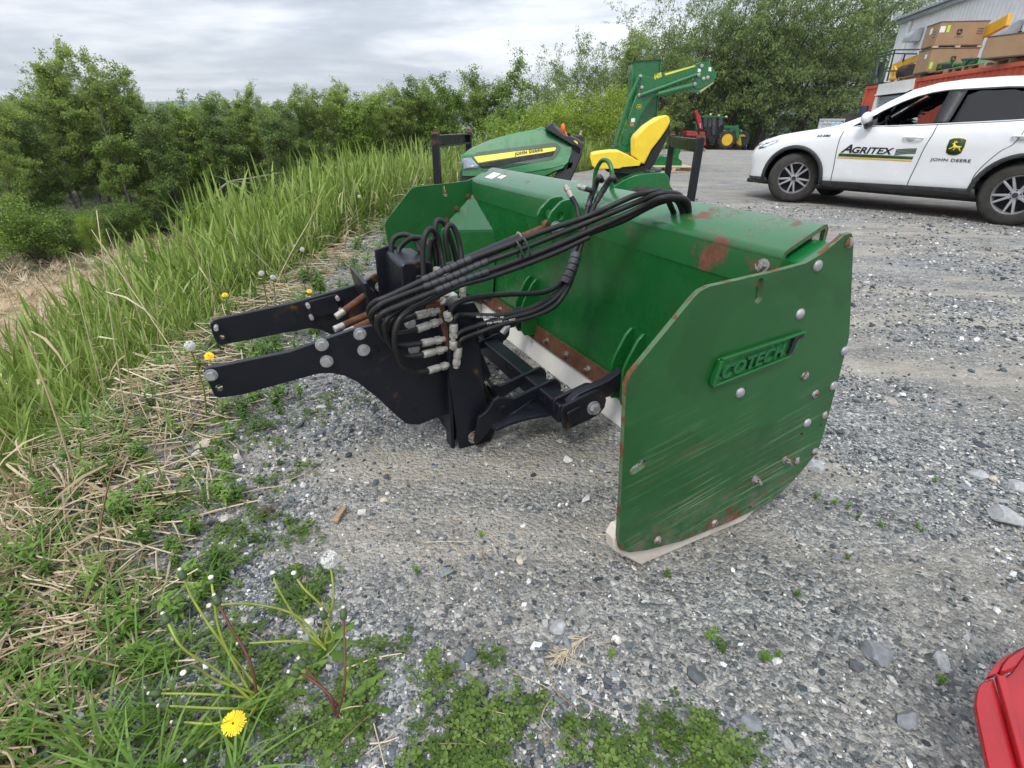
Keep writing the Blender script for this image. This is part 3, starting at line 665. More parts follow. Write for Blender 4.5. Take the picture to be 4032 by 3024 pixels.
for o_ in (0, .765):
    for bb in (.530, .585):
        mb = MB(); mb.prism([PW(a, bb + o_, z) for a, z in C1], PG * .014); cv = mb.build('clevis', 'black_worn', plow, bevel=.003)
        if bb == .530 and o_ == 0:
            c0 = qb(*Z7(1480, 1258), .53); mb = MB(); hexbolt(mb, c0, -PG, .019, .022); mb.build('clevis_bolt', 'zinc', cv)
            c0 = qb(*Z7(1265, 1330), .53); mb = MB(); mb.box(c0 - PG * .006, (.052, .012, .052), (unit(PE * .92 + UZ * .3), PG, unit(UZ * .92 - PE * .3))); mb.build('tube_cap', 'black_paint', cv, bevel=.003)
    mb = MB(); mb.prism([PW(a, .548 + o_, z) for a, z in B1], PG * .034); mb.build('link_bar', 'black_paint', plow, bevel=.005)
# steering rams
for nm, p0, p1, p2, bb in (('ram', (60, 420), (285, 930), (400, 1135), .775), ('ram', (130, 120), (330, 470), (400, 600), 1.22)):
    A0, A1, A2 = qb(*Z7(*p0), bb), qb(*Z7(*p1), bb), qb(*Z7(*p2), bb)
    mb = MB(); mb.cyl(A0, A1, .030 if bb < 1 else .02, n=20); o = mb.build('hydraulic_ram', 'black_paint', plow, bevel=.004)
    mb = MB(); mb.cyl(A1, A2, .0165 if bb < 1 else .012, n=18); mb.build('ram_rod', 'chrome', o, smooth=40)
mb = MB(); p = qa(*Z7(490, 450), .17); mb.cyl(p, p + UZ * .02 + PE * .02, .014, n=12); hexbolt(mb, p + UZ * .02 + PE * .02, UZ + PE, .012, .02); mb.build('grease_bolt', 'zinc', plow)

# ---- hydraulics
mb = MB(); q0, q1 = qb(*Z6(1000, 560), .755), qb(*Z6(1152, 1365), .755); dm = unit(q1 - q0)
mb.box((q0 + q1) / 2, (np.linalg.norm(q1 - q0), .030, .016), (dm, PG, np.cross(dm, PG))); man = mb.build('manifold_bar', 'rust', plow, bevel=.002)
def fitting(p0, p1, r=.0115, par=None, mat='fitting'):
    p0 = np.asarray(p0); p1 = np.asarray(p1); d = unit(p1 - p0); L = np.linalg.norm(p1 - p0); mb = MB()
    mb.lathe([(r * .98, 0), (r * 1.08, .004), (r * 1.08, L * .48), (r * .86, L * .52), (r * .86, L * .60)], p0, d, 16)
    mb.lathe([(r * 1.16, 0), (r * 1.16, L * .24)], p0 + d * L * .60, d, 6); mb.lathe([(r * .8, 0), (r * .8, L * .2)], p0 + d * L * .82, d, 12)
    return mb.build('hose_fitting', mat, par or man, smooth=40)
FIT = [((715, 735), (985, 672)), ((728, 895), (1015, 795)), ((783, 1062), (1050, 1010)), ((800, 1195), (1075, 1125)), ((862, 1388), (1120, 1310))]
FE = []
for p0, p1 in FIT:
    a_, b_ = qb(*Z6(*p0), .725), qb(*Z6(*p1), .745); fitting(a_, b_); FE.append(a_)
f6 = fitting(qb(*Z6(815, 610), .72), qb(*Z6(985, 590), .735), .011, mat='rust')
RF = [((1110, 770), (1085, 690)), ((1165, 980), (1165, 830)), ((1165, 1110), (1160, 1030)), ((1200, 1300), (1222, 1110))]
RE_ = []
for p0, p1 in RF:
    a_, b_ = qb(*Z6(*p1), .712), qb(*Z6(*p0), .712); fitting(a_, b_ + (b_ - a_) * .25, .0125); RE_.append(a_)
def hp(Zf, pts):  # hose points: crop pixel + plane offset
    return [qb(*Zf(x, y), b_) for x, y, b_ in pts]
HR = .0089
hoses = []
def hose(pts, r=HR, mat='rubber', sub=7):
    mb = MB(); mb.tube(pts, r, 10, sub); o = mb.build('hose', mat, plow, smooth=70); hoses.append((o, pts)); return o
up = [
 hp(Z2, [(330, 1045, .70), (560, 955, .70), (800, 850, .70), (1100, 738, .68), (1400, 622, .66), (1700, 520, .64)]) + hp(Z4, [(1300, 1100, .60), (1480, 1018, .56), (1600, 985, .52), (1700, 988, .50), (1800, 1025, .52)]),
 hp(Z2, [(450, 1040, .69), (640, 990, .69), (900, 880, .69), (1150, 790, .67), (1450, 670, .65), (1700, 570, .63)]) + hp(Z4, [(1350, 1125, .59), (1520, 1055, .55), (1640, 1005, .50), (1730, 992, .48), (1830, 1025, .48), (1890, 1075, .50)]),
 hp(Z2, [(480, 1110, .68), (700, 1030, .68), (950, 940, .68), (1250, 830, .66), (1500, 730, .64), (1750, 620, .62)]) + hp(Z4, [(1400, 1160, .57), (1560, 1085, .53), (1680, 1030, .47), (1780, 1022, .46), (1870, 1055, .46), (1900, 1100, .48)]),
 hp(Z2, [(460, 1150, .72), (700, 1060, .72), (950, 965, .72), (1250, 850, .70), (1500, 750, .68), (1760, 640, .65)]) + hp(Z4, [(1420, 1185, .60), (1580, 1100, .56), (1700, 1048, .50), (1800, 1045, .49), (1880, 1090, .49)]),
]
for l in up: l[-1] = l[-1] - UZ * .05
lp = [
 hp(Z6, [(715, 735, .725), (520, 800, .74), (330, 800, .75), (205, 770, .75), (160, 670, .73), (235, 570, .71), (400, 500, .70)]),
 hp(Z6, [(728, 895, .725), (540, 945, .74), (370, 925, .74), (235, 840, .73), (185, 730, .71), (265, 630, .69), (420, 545, .69)]),
 hp(Z6, [(783, 1062, .725), (560, 1085, .73), (400, 1050, .72), (290, 940, .70), (255, 820, .69), (310, 715, .68), (500, 625, .68)]),
 hp(Z6, [(800, 1195, .725), (600, 1215, .73), (440, 1110, .71), (350, 930, .69), (370, 780, .68), (540, 660, .70), (700, 600, .72)]),
]
for i in range(4): hose(lp[i] + up[i][(1 if i < 3 else 0):])
hose(hp(Z6, [(862, 1388, .725), (700, 1405, .71), (560, 1320, .69), (478, 1150, .67), (465, 950, .665), (520, 780, .67), (640, 670, .685), (800, 590, .70)]) + [up[2][1] + UZ * -.012, up[2][2] - UZ * .02, up[2][3] - UZ * .022, up[2][4] - UZ * .022, up[2][5] - UZ * .02])
hose(hp(Z6, [(815, 612, .72), (740, 625, .715), (640, 650, .71), (540, 700, .71), (430, 850, .715), (420, 1000, .73)]), .009)
rt = [
 hp(Z2, [(636, 1300, .712), (690, 1205, .71), (850, 1148, .72), (1100, 1124, .72), (1340, 1115, .72), (1470, 1075, .73), (1540, 1000, .74), (1600, 880, .76), (1650, 740, .79), (1730, 560, .82), (1800, 400, .84), (1880, 270, .83), (1930, 200, .80), (1960, 230, .80)]),
 hp(Z2, [(680, 1350, .712), (690, 1305, .712), (760, 1285, .73), (1000, 1293, .71), (1230, 1255, .71), (1420, 1165, .72), (1530, 1080, .73), (1590, 960, .75), (1630, 830, .78), (1690, 620, .82), (1750, 400, .86), (1800, 260, .86), (1830, 195, .83), (1855, 230, .83)]),
 hp(Z2, [(678, 1500, .712), (720, 1430, .71), (850, 1378, .72), (1050, 1325, .705), (1290, 1265, .70), (1450, 1180, .71), (1560, 1060, .725), (1610, 930, .74), (1625, 830, .77), (1650, 720, .80)]),
 hp(Z2, [(715, 1545, .712), (740, 1480, .71), (860, 1432, .715), (1050, 1365, .70), (1300, 1300, .695), (1470, 1220, .70), (1570, 1090, .715), (1625, 960, .73), (1650, 850, .76), (1690, 720, .80)]),
]
for l in rt: hose(l)
# short capped hoses on the beam
for l in ([(1668, 600, .80), (1665, 520, .81), (1650, 430, .83), (1610, 355, .85)], [(1790, 300, .82), (1760, 300, .84), (1730, 290, .86)]):
    P = hp(Z2, l); hose(P, .0085)
    d = unit(P[-1] - P[-2]); fitting(P[-1], P[-1] + d * .045, .0095, plow)
# tall loops rising from the tower
for l in ([(440, 1010, .90), (430, 800, .92), (445, 670, .93), (490, 608, .94), (540, 650, .95), (570, 760, .95), (600, 930, .93)],
          [(490, 960, .96), (488, 780, .97), (510, 690, .97), (530, 760, .97), (545, 920, .96)],
          [(540, 900, .98), (530, 640, .99), (545, 545, 1.0), (600, 560, 1.0), (650, 680, 1.0), (690, 820, .99), (705, 900, .98)],
          [(640, 860, .94), (610, 660, .95), (640, 578, .96), (685, 610, .96), (725, 740, .95), (740, 880, .93)],
          [(185, 800, 1.12), (185, 720, 1.13), (225, 665, 1.13), (300, 652, 1.12), (370, 690, 1.10), (415, 790, 1.05)],
          [(235, 805, 1.10), (255, 745, 1.11), (330, 685, 1.10), (410, 675, 1.07), (470, 710, 1.03), (500, 830, 1.0)]):
    hose(hp(Z2, l), .0096)
for x0, y0, x1, y1, bb in ((540, 910, 548, 1010, .92), (610, 930, 605, 1010, .93), (750, 1060, 745, 1150, .93)):
    fitting(qb(*Z2(x0, y0), bb), qb(*Z2(x1, y1), bb), .0115, plow)
# valve block on the mast
mb = MB(); p = qb(*Z6(1110, 560), .80); mb.box(p, (.05, .04, .05), (PE, PG, UZ)); vb = mb.build('valve_block', 'fitting', plow, bevel=.004)
mb = MB(); mb.tube(hp(Z6, [(980, 592, .735), (1040, 585, .74), (1072, 540, .75), (1075, 500, .77)]), .0055, 8, 5); hexbolt(mb, qb(*Z6(1065, 500), .765), UZ - PG, .012, .018); mb.build('steel_pipe', 'fitting', vb, smooth=50)
# spiral wrap round the bundle, wrap on the right hand hoses, cable ties
def wrap(path, t0, t1, k, r, mat='wrap', name='spiral_wrap'):
    P = smooth_path(path, 24); S = np.concatenate([[0], np.cumsum(np.linalg.norm(np.diff(P, axis=0), axis=1))]); S /= S[-1]
    at = lambda u: np.array([np.interp(u, S, P[:, i]) for i in range(3)])
    mb = MB(); w = (t1 - t0) / k
    for i in range(k):
        u0, u1 = t0 + i * w + w * .05, t0 + (i + 1) * w - w * .07
        mb.tube([at(u0), at((u0 + u1) / 2), at(u1)], [r * 1.0, r * 1.02, r * .98], 12, 3)
    return mb.build(name, mat, plow, smooth=60)
full = [lp[i] + up[i][(1 if i < 3 else 0):] for i in range(4)]
wrap(full[0], .29, .42, 7, HR * 1.22); wrap(full[1], .28, .44, 9, HR * 1.25); wrap(full[2], .30, .43, 7, HR * 1.22)
wrap(rt[1], .84, .985, 6, HR * 1.2); wrap(rt[0], .86, .985, 6, HR * 1.2)
mid = [(a_ + b_) / 2 for a_, b_ in zip(rt[0][6:9], rt[3][6:9])]
wrap(mid, .0, .95, 5, HR * 2.3)
for k_ in (.52, .57):
    c_ = [up[i][3] * (1 - (k_ - .5) * 4) + up[i][4] * (k_ - .5) * 4 for i in range(3)]
    cc_ = sum(c_) / 3; dd = unit(up[1][4] - up[1][3]); nz_ = unit(np.cross(dd, PG)); 
    mb = MB(); mb.tube([cc_ + nz_ * .031 * math.cos(x) + PG * .020 * math.sin(x) for x in np.linspace(0, 2 * math.pi, 13)], .0032, 6, 2); mb.build('cable_tie', 'grey_plastic', plow)

# white print on two of the hoses
for (q0, q1, bb, tx) in (((845, 1300), (1060, 1304), .695, 'ISO 1436-1/2SN --- ... WP'), ((930, 1353), (1150, 1318), .69, 'PSI 4750 --- ISO')):
    p0, p1 = qb(*Z2(*q0), bb), qb(*Z2(*q1), bb); xd = unit(p1 - p0); yd = unit(UZ - xd * (UZ @ xd)); text_obj(tx, 'hose_print', 'label_white', plow, p0 - PG * .012, xd, yd, .006, float(np.linalg.norm(p1 - p0)), .0006)
# ------------------------------------------------------------------ lawn tractor in its open steel shipping frame
CN = np.array([-.663, 4.53, 0]); _h = R_(-6.68); CE = np.array([math.cos(_h), math.sin(_h), 0]); CG = np.array([-CE[1], CE[0], 0])
def CW(l, w, z): return CN + CE * l + CG * w + UZ * z
def qc(x, y, w): return onp(x, y, CN + CG * w, CG)
CL, CWD, CT = 2.1, 1.404, .985
crate = thing('shipping_crate', CW(1.05, .7, 0), 'open black steel shipping crate standing round the lawn tractor', 'crate')
for l, hh in ((.02, 0), (CL - .02, 0)):
    for w in (.03, CWD - .03):
        mb = MB(); mb.box(CW(l, w, .49), (.058, .058, .98), (CE, CG, UZ)); po = mb.build('post', 'black_worn', crate, bevel=.006)
        mb = MB(); mb.lathe([(.034, 0), (.030, .010), (.016, .014), (.012, .034), (0, .036)], CW(l, w, .98), UZ, 12); mb.build('stacking_pin', 'rust', po, smooth=40)
    mb = MB()
    mb.box(CW(l, CWD / 2, .965), (.05, CWD - .118, .012), (CE, CG, UZ)); mb.box(CW(l - .019, CWD / 2, .925), (.012, CWD - .118, .068), (CE, CG, UZ)); mb.box(CW(l + .003, CWD / 2, .884), (.044, CWD - .118, .012), (CE, CG, UZ))
    mb.build('top_rail', 'black_paint', crate, bevel=.002)
for w in (.03, CWD - .03):
    mb = MB(); mb.box(CW(CL / 2, w, .05), (CL - .1, .05, .06), (CE, CG, UZ)); mb.build('base_rail', 'black_worn', crate, bevel=.003)
for l in (.35, .9, 1.4, 1.8):
    mb = MB(); mb.box(CW(l, CWD / 2, .045), (.08, CWD - .12, .05), (CE, CG, UZ)); mb.build('cross_rail', 'black_worn', crate, bevel=.003)
mb = MB(); mb.tube([CW(CL - .03, CWD - .06, .55), CW(CL + .05, CWD - .10, .45), CW(CL + .07, CWD - .2, .25), CW(CL + .03, CWD - .3, .1)], .008, 6, 6); mb.build('strap', 'rubber', crate, smooth=60)

mow = thing('lawn_tractor', CW(1.05, .7, .07), 'green lawn tractor with a yellow seat behind the snow pusher', 'lawn tractor')
NS = .42      # near face of the hood, measured across from the near rail
HWd = .56
def hx(pts, w, Zf=Z8): return [qc(*Zf(*p), w) for p in pts]
def narrowing(t0, z0, z1, amount):
    """pulls a body in towards its middle as it gets higher"""
    mid = CN + CG * (NS + HWd / 2)
    def f(p):
        d = float((p - mid) @ CG); k = 1 - amount * min(1, max(0, (p[2] - z0) / (z1 - z0)))
        return p - CG * d * (1 - k)
    return f
hood = [(112, 600), (125, 560), (165, 530), (235, 490), (420, 400), (640, 320), (900, 250), (1240, 185), (1310, 150), (1360, 165), (1420, 205), (1600, 310), (1800, 425), (1808, 470), (1790, 560), (1745, 700), (1690, 780), (1560, 830), (1420, 905), (1100, 960), (700, 960), (420, 900), (130, 900)]
HP = hx(hood, NS); zs = [p[2] for p in HP]; nar = narrowing(0, .72, 1.02, .42)
mb = MB(); n = len(HP); layers = []
for k_, (w_, am) in enumerate(((0, 0), (.03, 0), (HWd - .03, 0), (HWd, 0))):
    L_ = []
    for p in HP:
        ins = .018 if w_ in (0, HWd) else 0
        q = p + CG * w_; c0 = sum(HP) / n
        q = q + (c0 - p) * (ins / max(.05, np.linalg.norm(c0 - p))) 
        L_.append(nar(q))
    layers.append(L_)
for L_ in layers: mb.v += [tuple(p) for p in L_]
for k_ in range(3):
    mb.f += [[k_ * n + i, k_ * n + (i + 1) % n, (k_ + 1) * n + (i + 1) % n, (k_ + 1) * n + i] for i in range(n)]; mb.m += [0] * n
tri = tessellate_polygon([[Vector(p) for p in layers[0]]])
for a in tri: mb.f += [list(a), [x + 3 * n for x in a]]; mb.m += [0, 0]
hd_ = mb.build('hood', 'green_hood', mow, smooth=28)
def skin(p): return nar(p)
def panel(name, pts, mat, lift, par=None, th=.004, bev=0):
    P = [nar(p) - CG * lift for p in hx(pts, NS)]; mb = MB(); mb.prism(P, -CG * th); return mb.build(name, mat, par or hd_, bevel=bev)
panel('side_recess', [(300, 595), (360, 535), (900, 465), (1500, 395), (1560, 400), (1615, 450), (1620, 490), (1560, 600), (1520, 640), (1200, 700), (700, 795), (430, 770), (385, 700)], 'green_dark', -.001)
panel('side_ridge', [(430, 775), (700, 800), (1200, 705), (1525, 645), (1565, 605), (1625, 490), (1625, 455), (1720, 455), (1800, 450), (1795, 540), (1740, 690), (1700, 720), (1500, 770), (900, 870), (500, 880)], 'green_hood', -.001, th=.007, bev=.003)
dec = panel('yellow_stripe', [(318, 602), (900, 528), (1545, 460), (1558, 475), (1540, 510), (1350, 545), (900, 610), (600, 655), (390, 690)], 'yellow_decal', .003, th=.002)
panel('black_vent', [(400, 705), (900, 622), (1540, 520), (1500, 590), (1100, 655), (700, 735), (450, 770), (420, 740)], 'black_gloss', .003, th=.003)
o0 = nar(hx([(935, 598)], NS)[0]) - CG * .006; o1 = nar(hx([(1360, 530)], NS)[0]) - CG * .006
xd = unit(o1 - o0); yd = unit(UZ - xd * (UZ @ xd))
text_obj('JOHN DEERE', 'hood_lettering', 'decal_black', dec, o0, xd, yd, .034, float(np.linalg.norm(o1 - o0)), .0015, bold=.02, spacing=1.05)
panel('headlight', [(148, 620), (280, 605), (405, 740), (400, 760), (155, 780), (148, 700)], 'glass_lamp', .004, th=.006)
panel('headlight_reflector', [(155, 628), (275, 612), (395, 735), (160, 772)], 'chrome', .0005, th=.003)
mb = MB(); mb.prism(hx([(118, 790), (420, 760), (430, 800), (700, 960), (700, 1144), (130, 1144)], NS + .02), CG * (HWd - .04)); mb.build('front_bumper', 'grey_plastic', mow, bevel=.012)
con = [(1380, 160), (1440, 120), (1500, 80), (1520, 100), (1530, 140), (1600, 190), (1720, 290), (1850, 310), (1985, 400), (1975, 460), (1940, 590), (1850, 810), (1770, 985), (1500, 985), (1560, 840), (1700, 780), (1790, 560), (1812, 430), (1600, 305)]
mb = MB(); mb.prism(hx(con, NS + .03), CG * (HWd - .06), taper=None); con_ = mb.build('dash_console', 'grey_plastic', mow, bevel=.014, seg=3)
for p in ([(1815, 405), (1930, 470), (1920, 550), (1880, 530), (1812, 480)],):
    mb = MB(); mb.prism(hx(p, NS + .026), -CG * .003); mb.build('dash_pocket', 'black_gloss', con_)
mb = MB(); mb.prism(hx([(1825, 365), (1845, 350), (1890, 385), (1885, 415)], NS + .024), -CG * .004); mb.build('warning_label', 'yellow_decal', con_)
p0, p1, p2 = hx([(1720, 290), (1680, 220), (1648, 150)], NS + .12); mb = MB(); mb.tube([p0, p1], .012, 8, 1); mb.sph((p1 + p2) / 2, (.022, .03, .045), 10, 8); mb.build('throttle_lever', 'orange_plastic', con_, smooth=60)
p0, p1 = hx([(1770, 300), (1745, 240)], NS + .14); mb = MB(); mb.cyl(p0, p1, .012, .016, 10); mb.build('choke_knob', 'black_plastic', con_, smooth=50)
p0, p1 = hx([(1905, 330), (1945, 200)], NS + .25); mb = MB(); mb.cyl(p0, p1, .013, .011, 10); mb.build('steering_shaft', 'fitting', con_, smooth=50)
mb = MB(); p0 = hx([(1900, 330)], NS + .25)[0]; mb.lathe([(.05, -.02), (.045, .02), (.02, .03)], p0, UZ, 14); mb.build('shaft_boot', 'black_plastic', con_, smooth=50)
# seat
def seat_body(name, pts, w0, w1, mat, bev, Zf=Z4, par=None):
    mb = MB(); mb.prism([qc(*Zf(*p), w0) for p in pts], CG * (w1 - w0)); return mb.build(name, mat, par or mow, bevel=bev, seg=5, smooth=60)
sw0, sw1 = .42, .90
cush = seat_body('seat_cushion', [(1190, 745), (1200, 725), (1230, 715), (1330, 702), (1400, 702), (1470, 735), (1545, 775), (1540, 800), (1420, 810), (1400, 822), (1260, 826), (1225, 820), (1205, 800)], sw0, sw1, 'yellow_vinyl', .045)
back = seat_body('seat_back', [(1505, 620), (1520, 590), (1590, 520), (1680, 460), (1720, 448), (1742, 458), (1750, 490), (1735, 530), (1690, 600), (1620, 690), (1570, 790), (1545, 785), (1505, 740)], sw0 + .01, sw1 - .01, 'yellow_vinyl', .05)
for w in (sw0 + .09, sw1 - .12):   # bolster seams
    mb = MB(); mb.tube([qc(*Z4(*p), w) for p in ((1512, 700), (1512, 620), (1560, 555), (1640, 490), (1715, 452))], .006, 6, 5); mb.build('seat_piping', 'yellow_vinyl', back, smooth=60)
seat_body('seat_shell', [(1405, 825), (1440, 790), (1540, 802), (1580, 775), (1620, 700), (1690, 605), (1745, 510), (1752, 520), (1745, 560), (1690, 690), (1640, 790), (1590, 850), (1450, 860), (1330, 850), (1300, 838)], sw0 + .03, sw1 - .03, 'black_plastic', .02)
mb = MB(); mb.box(qc(*Z4(1440, 880), .66), (.28, .30, .10), (CE, CG, UZ)); mb.build('seat_mount', 'black_plastic', mow, bevel=.01)
# rear fender and fuel cap
fen = [(1310, 985), (1360, 945), (1420, 905), (1500, 870), (1560, 858), (1640, 850), (1715, 850), (1740, 880), (1755, 960), (1740, 990), (1500, 1000)]
mb = MB(); mb.prism([qc(*Z4(*p), .20) for p in fen], CG * 1.0); fd = mb.build('rear_fender', 'green_clean', mow, bevel=.045, seg=4, smooth=60)
p = qc(*Z4(1625, 866), .33); mb = MB(); mb.lathe([(.055, -.05), (.05, .0), (.068, .004), (.072, .03), (.066, .042), (0, .046)], p, UZ, 12); mb.build('fuel_cap', 'black_plastic', mow, smooth=25)
def mower_wheel(l, w, r, wd, name='wheel'):
    mb = MB(); c = CW(l, w, .07 + r); mb.lathe([(r * .55, -wd / 2), (r * .86, -wd / 2), (r * .97, -wd * .38), (r, 0), (r * .97, wd * .38), (r * .86, wd / 2), (r * .55, wd / 2)], c, CG, 28); o = mb.build('tyre', 'tyre', mow, smooth=40)
    mb = MB(); mb.lathe([(0, -wd * .30), (r * .3, -wd * .32), (r * .5, -wd * .2), (r * .56, -wd * .45), (r * .56, wd * .45), (r * .5, wd * .2), (0, wd * .3)], c, CG, 24); mb.build('rim', 'rim_yellow', o, smooth=30)
for w in (.30, 1.10): mower_wheel(.42, w, .20, .15); mower_wheel(1.72, w, .28, .24)
mb = MB(); mb.box(CW(1.05, .70, .35), (1.3, .30, .16), (CE, CG, UZ)); mb.build('chassis', 'black_paint', mow, bevel=.01)
mb = MB(); mb.box(CW(1.10, .70, .42), (.55, .95, .03), (CE, CG, UZ)); mb.build('footrest', 'black_plastic', mow, bevel=.01)
mb = MB(); mb.box(CW(1.05, .70, .20), (.6, 1.05, .12), (CE, CG, UZ)); mb.build('mower_deck', 'green_clean', mow, bevel=.03)
# ------------------------------------------------------------------ white SUV
_h = R_(130.26); SF = np.array([math.cos(_h), math.sin(_h), 0]); SL = np.array([-SF[1], SF[0], 0]); SR0 = np.array([6.098, 6.642, 0]) - SL * .90
def SW(x, y, z): return SR0 + SF * x + SL * y + UZ * z
def qs(x, y, w): return onp(x, y, SR0 + SL * w, SL)
suv = thing('suv', SW(1.35, 0, 0), 'white SUV with AGRITEX and JOHN DEERE door lettering parked on the gravel', 'car')
# stations along the car: x, hood/roof height, belt height, half widths: sill, belt, top; nose height of sill
#      x      zs    zb    zt    ws    wb    wt   (sill, shoulder, crown)
ST = [(3.56, .40, .62, .70, .30, .40, .30), (3.545, .30, .66, .79, .52, .60, .45), (3.48, .26, .72, .86, .70, .74, .58), (3.34, .24, .78, .915, .83, .83, .66), (3.10, .24, .86, .985, .895, .885, .70), (2.80, .26, .93, 1.035, .915, .905, .72), (2.50, .27, .98, 1.08, .915, .91, .73), (2.26, .27, 1.03, 1.13, .905, .905, .74),
      (2.00, .27, 1.06, 1.25, .90, .90, .70), (1.75, .27, 1.08, 1.42, .90, .90, .655), (1.50, .27, 1.09, 1.56, .90, .905, .62), (1.25, .27, 1.10, 1.625, .90, .91, .605), (.95, .27, 1.115, 1.655, .90, .915, .60), (.60, .27, 1.13, 1.668, .905, .92, .60), (.20, .27, 1.15, 1.662, .915, .925, .595), (-.20, .27, 1.17, 1.64, .915, .92, .585), (-.52, .28, 1.19, 1.60, .90, .90, .57), (-.75, .34, 1.16, 1.50, .86, .86, .60), (-.88, .42, 1.08, 1.30, .78, .80, .62), (-.93, .50, .95, 1.06, .68, .72, .60)]
def section(s):
    x, zs, zb, zt, ws, wb, wt = s
    h = zb - zs
    pts = [(0, zs), (ws - .16, zs), (ws - .05, zs + .015), (ws - .005, zs + .07), (ws + .012, zs + h * .22), (ws + .008, zs + h * .42), (wb + .02, zs + h * .66), (wb + .016, zs + h * .84), (wb - .006, zb - .012), (wb - .022, zb + .008)]
    k = zt - zb
    if k > .30: pts += [(wb - .022 + (wt - wb + .022) * u, zb + .008 + (zt - .055 - zb) * u) for u in (.33, .66, .93)] + [(wt - .03, zt - .022), (wt - .12, zt - .004), (wt * .45, zt + .008), (0, zt + .012)]
    else: pts += [(wb - .05 - (wb - wt) * .2, zb + k * .45), (wb - .08 - (wb - wt) * .5, zb + k * .65), (wt, zb + k * .82), (wt - .08, zb + k * .90), (wt - .2, zt - .008), (wt * .45, zt + .006), (0, zt + .012)]
    return pts
secs = [section(s) for s in ST]; k = len(secs[0]); mb = MB()
for s, sec in zip(ST, secs):
    mb.v += [tuple(SW(s[0], y, z)) for y, z in sec] + [tuple(SW(s[0], -y, z)) for y, z in sec[-2:0:-1]]
kk = 2 * k - 2
for i in range(len(ST) - 1):
    mb.f += [[i * kk + j, i * kk + (j + 1) % kk, (i + 1) * kk + (j + 1) % kk, (i + 1) * kk + j] for j in range(kk)]; mb.m += [0] * kk
mb.f += [list(range(kk)), list(range((len(ST) - 1) * kk, len(ST) * kk))[::-1]]; mb.m += [0, 0]
body = mb.build('body', ['white_paint', 'interior'], suv, smooth=32)
sd = body.modifiers.new('shell', 'SOLIDIFY'); sd.thickness = .035; sd.offset = -1; sd.material_offset = 1; sd.material_offset_rim = 0
def cutter(name, poly, y0, y1):
    mb = MB(); mb.prism([SW(x, y0, z) for x, z in poly], SL * (y1 - y0)); o = mb.build(name, 'interior', suv); o.hide_render = True; o.hide_viewport = True
    COL.objects.unlink(o); o.parent = None; o.location = suv.location; return o
cutters = []
FW_ = [(2.02, 1.10), (1.90, 1.185), (1.72, 1.30), (1.55, 1.395), (1.40, 1.455), (1.25, 1.495), (1.12, 1.515), (1.06, 1.515), (1.07, 1.13), (1.60, 1.105)]
RW = [(.93, 1.14), (.90, 1.52), (.50, 1.53), (.28, 1.52), (.10, 1.195), (.30, 1.175)]
QW = [(.20, 1.51), (-.20, 1.47), (-.45, 1.36), (-.28, 1.27), (.04, 1.21)]
for nm, P in (('w1', FW_), ('w2', RW), ('w3', QW)): cutters.append(cutter(nm, P, -1.2, 1.2))
def arc(c, r, a0, a1, n): return [(c[0] + r * math.cos(a), c[1] + r * math.sin(a)) for a in np.linspace(a0, a1, n)]
for cx_ in (0., 2.698):
    P = arc((cx_, .36), .425, -.25, math.pi + .25, 22)
    P = [(P[0][0], .0)] + P + [(P[-1][0], .0)]
    for s_ in (-1, 1): cutters.append(cutter('arch', P, s_ * .62, s_ * 1.2))
mbw = MB(); mbw.prism([SW(2.16, -.58, 1.12), SW(2.16, .58, 1.12), SW(1.56, .50, 1.53), SW(1.56, -.50, 1.53)], unit(SF * .55 + UZ * .8) * .35, ); 
mbw.v = [tuple(np.array(p) - unit(SF * .55 + UZ * .8) * .12) for p in mbw.v]
o = mbw.build('ws', 'interior', suv); COL.objects.unlink(o); o.parent = None; o.location = suv.location; cutters.append(o)
mbw = MB(); mbw.prism([SW(-.97, -.5, 1.15), SW(-.97, .5, 1.15), SW(-.64, .45, 1.50), SW(-.64, -.45, 1.50)], SF * .22 - UZ * .05); o = mbw.build('rw', 'interior', suv); COL.objects.unlink(o); o.parent = None; o.location = suv.location; cutters.append(o)
for c_ in cutters:
    bmod = body.modifiers.new('cut', 'BOOLEAN'); bmod.operation = 'DIFFERENCE'; bmod.object = c_; bmod.solver = 'EXACT'
COL_TMP = []
for c_ in cutters: c_.hide_render = False; c_.hide_viewport = False; COL.objects.link(c_)
bpy.context.view_layer.update()
dg = bpy.context.evaluated_depsgraph_get(); me2 = bpy.data.meshes.new_from_object(body.evaluated_get(dg)); body.modifiers.clear()
body.data = me2; me2.name = 'body'
for c_ in cutters: bpy.data.objects.remove(c_)
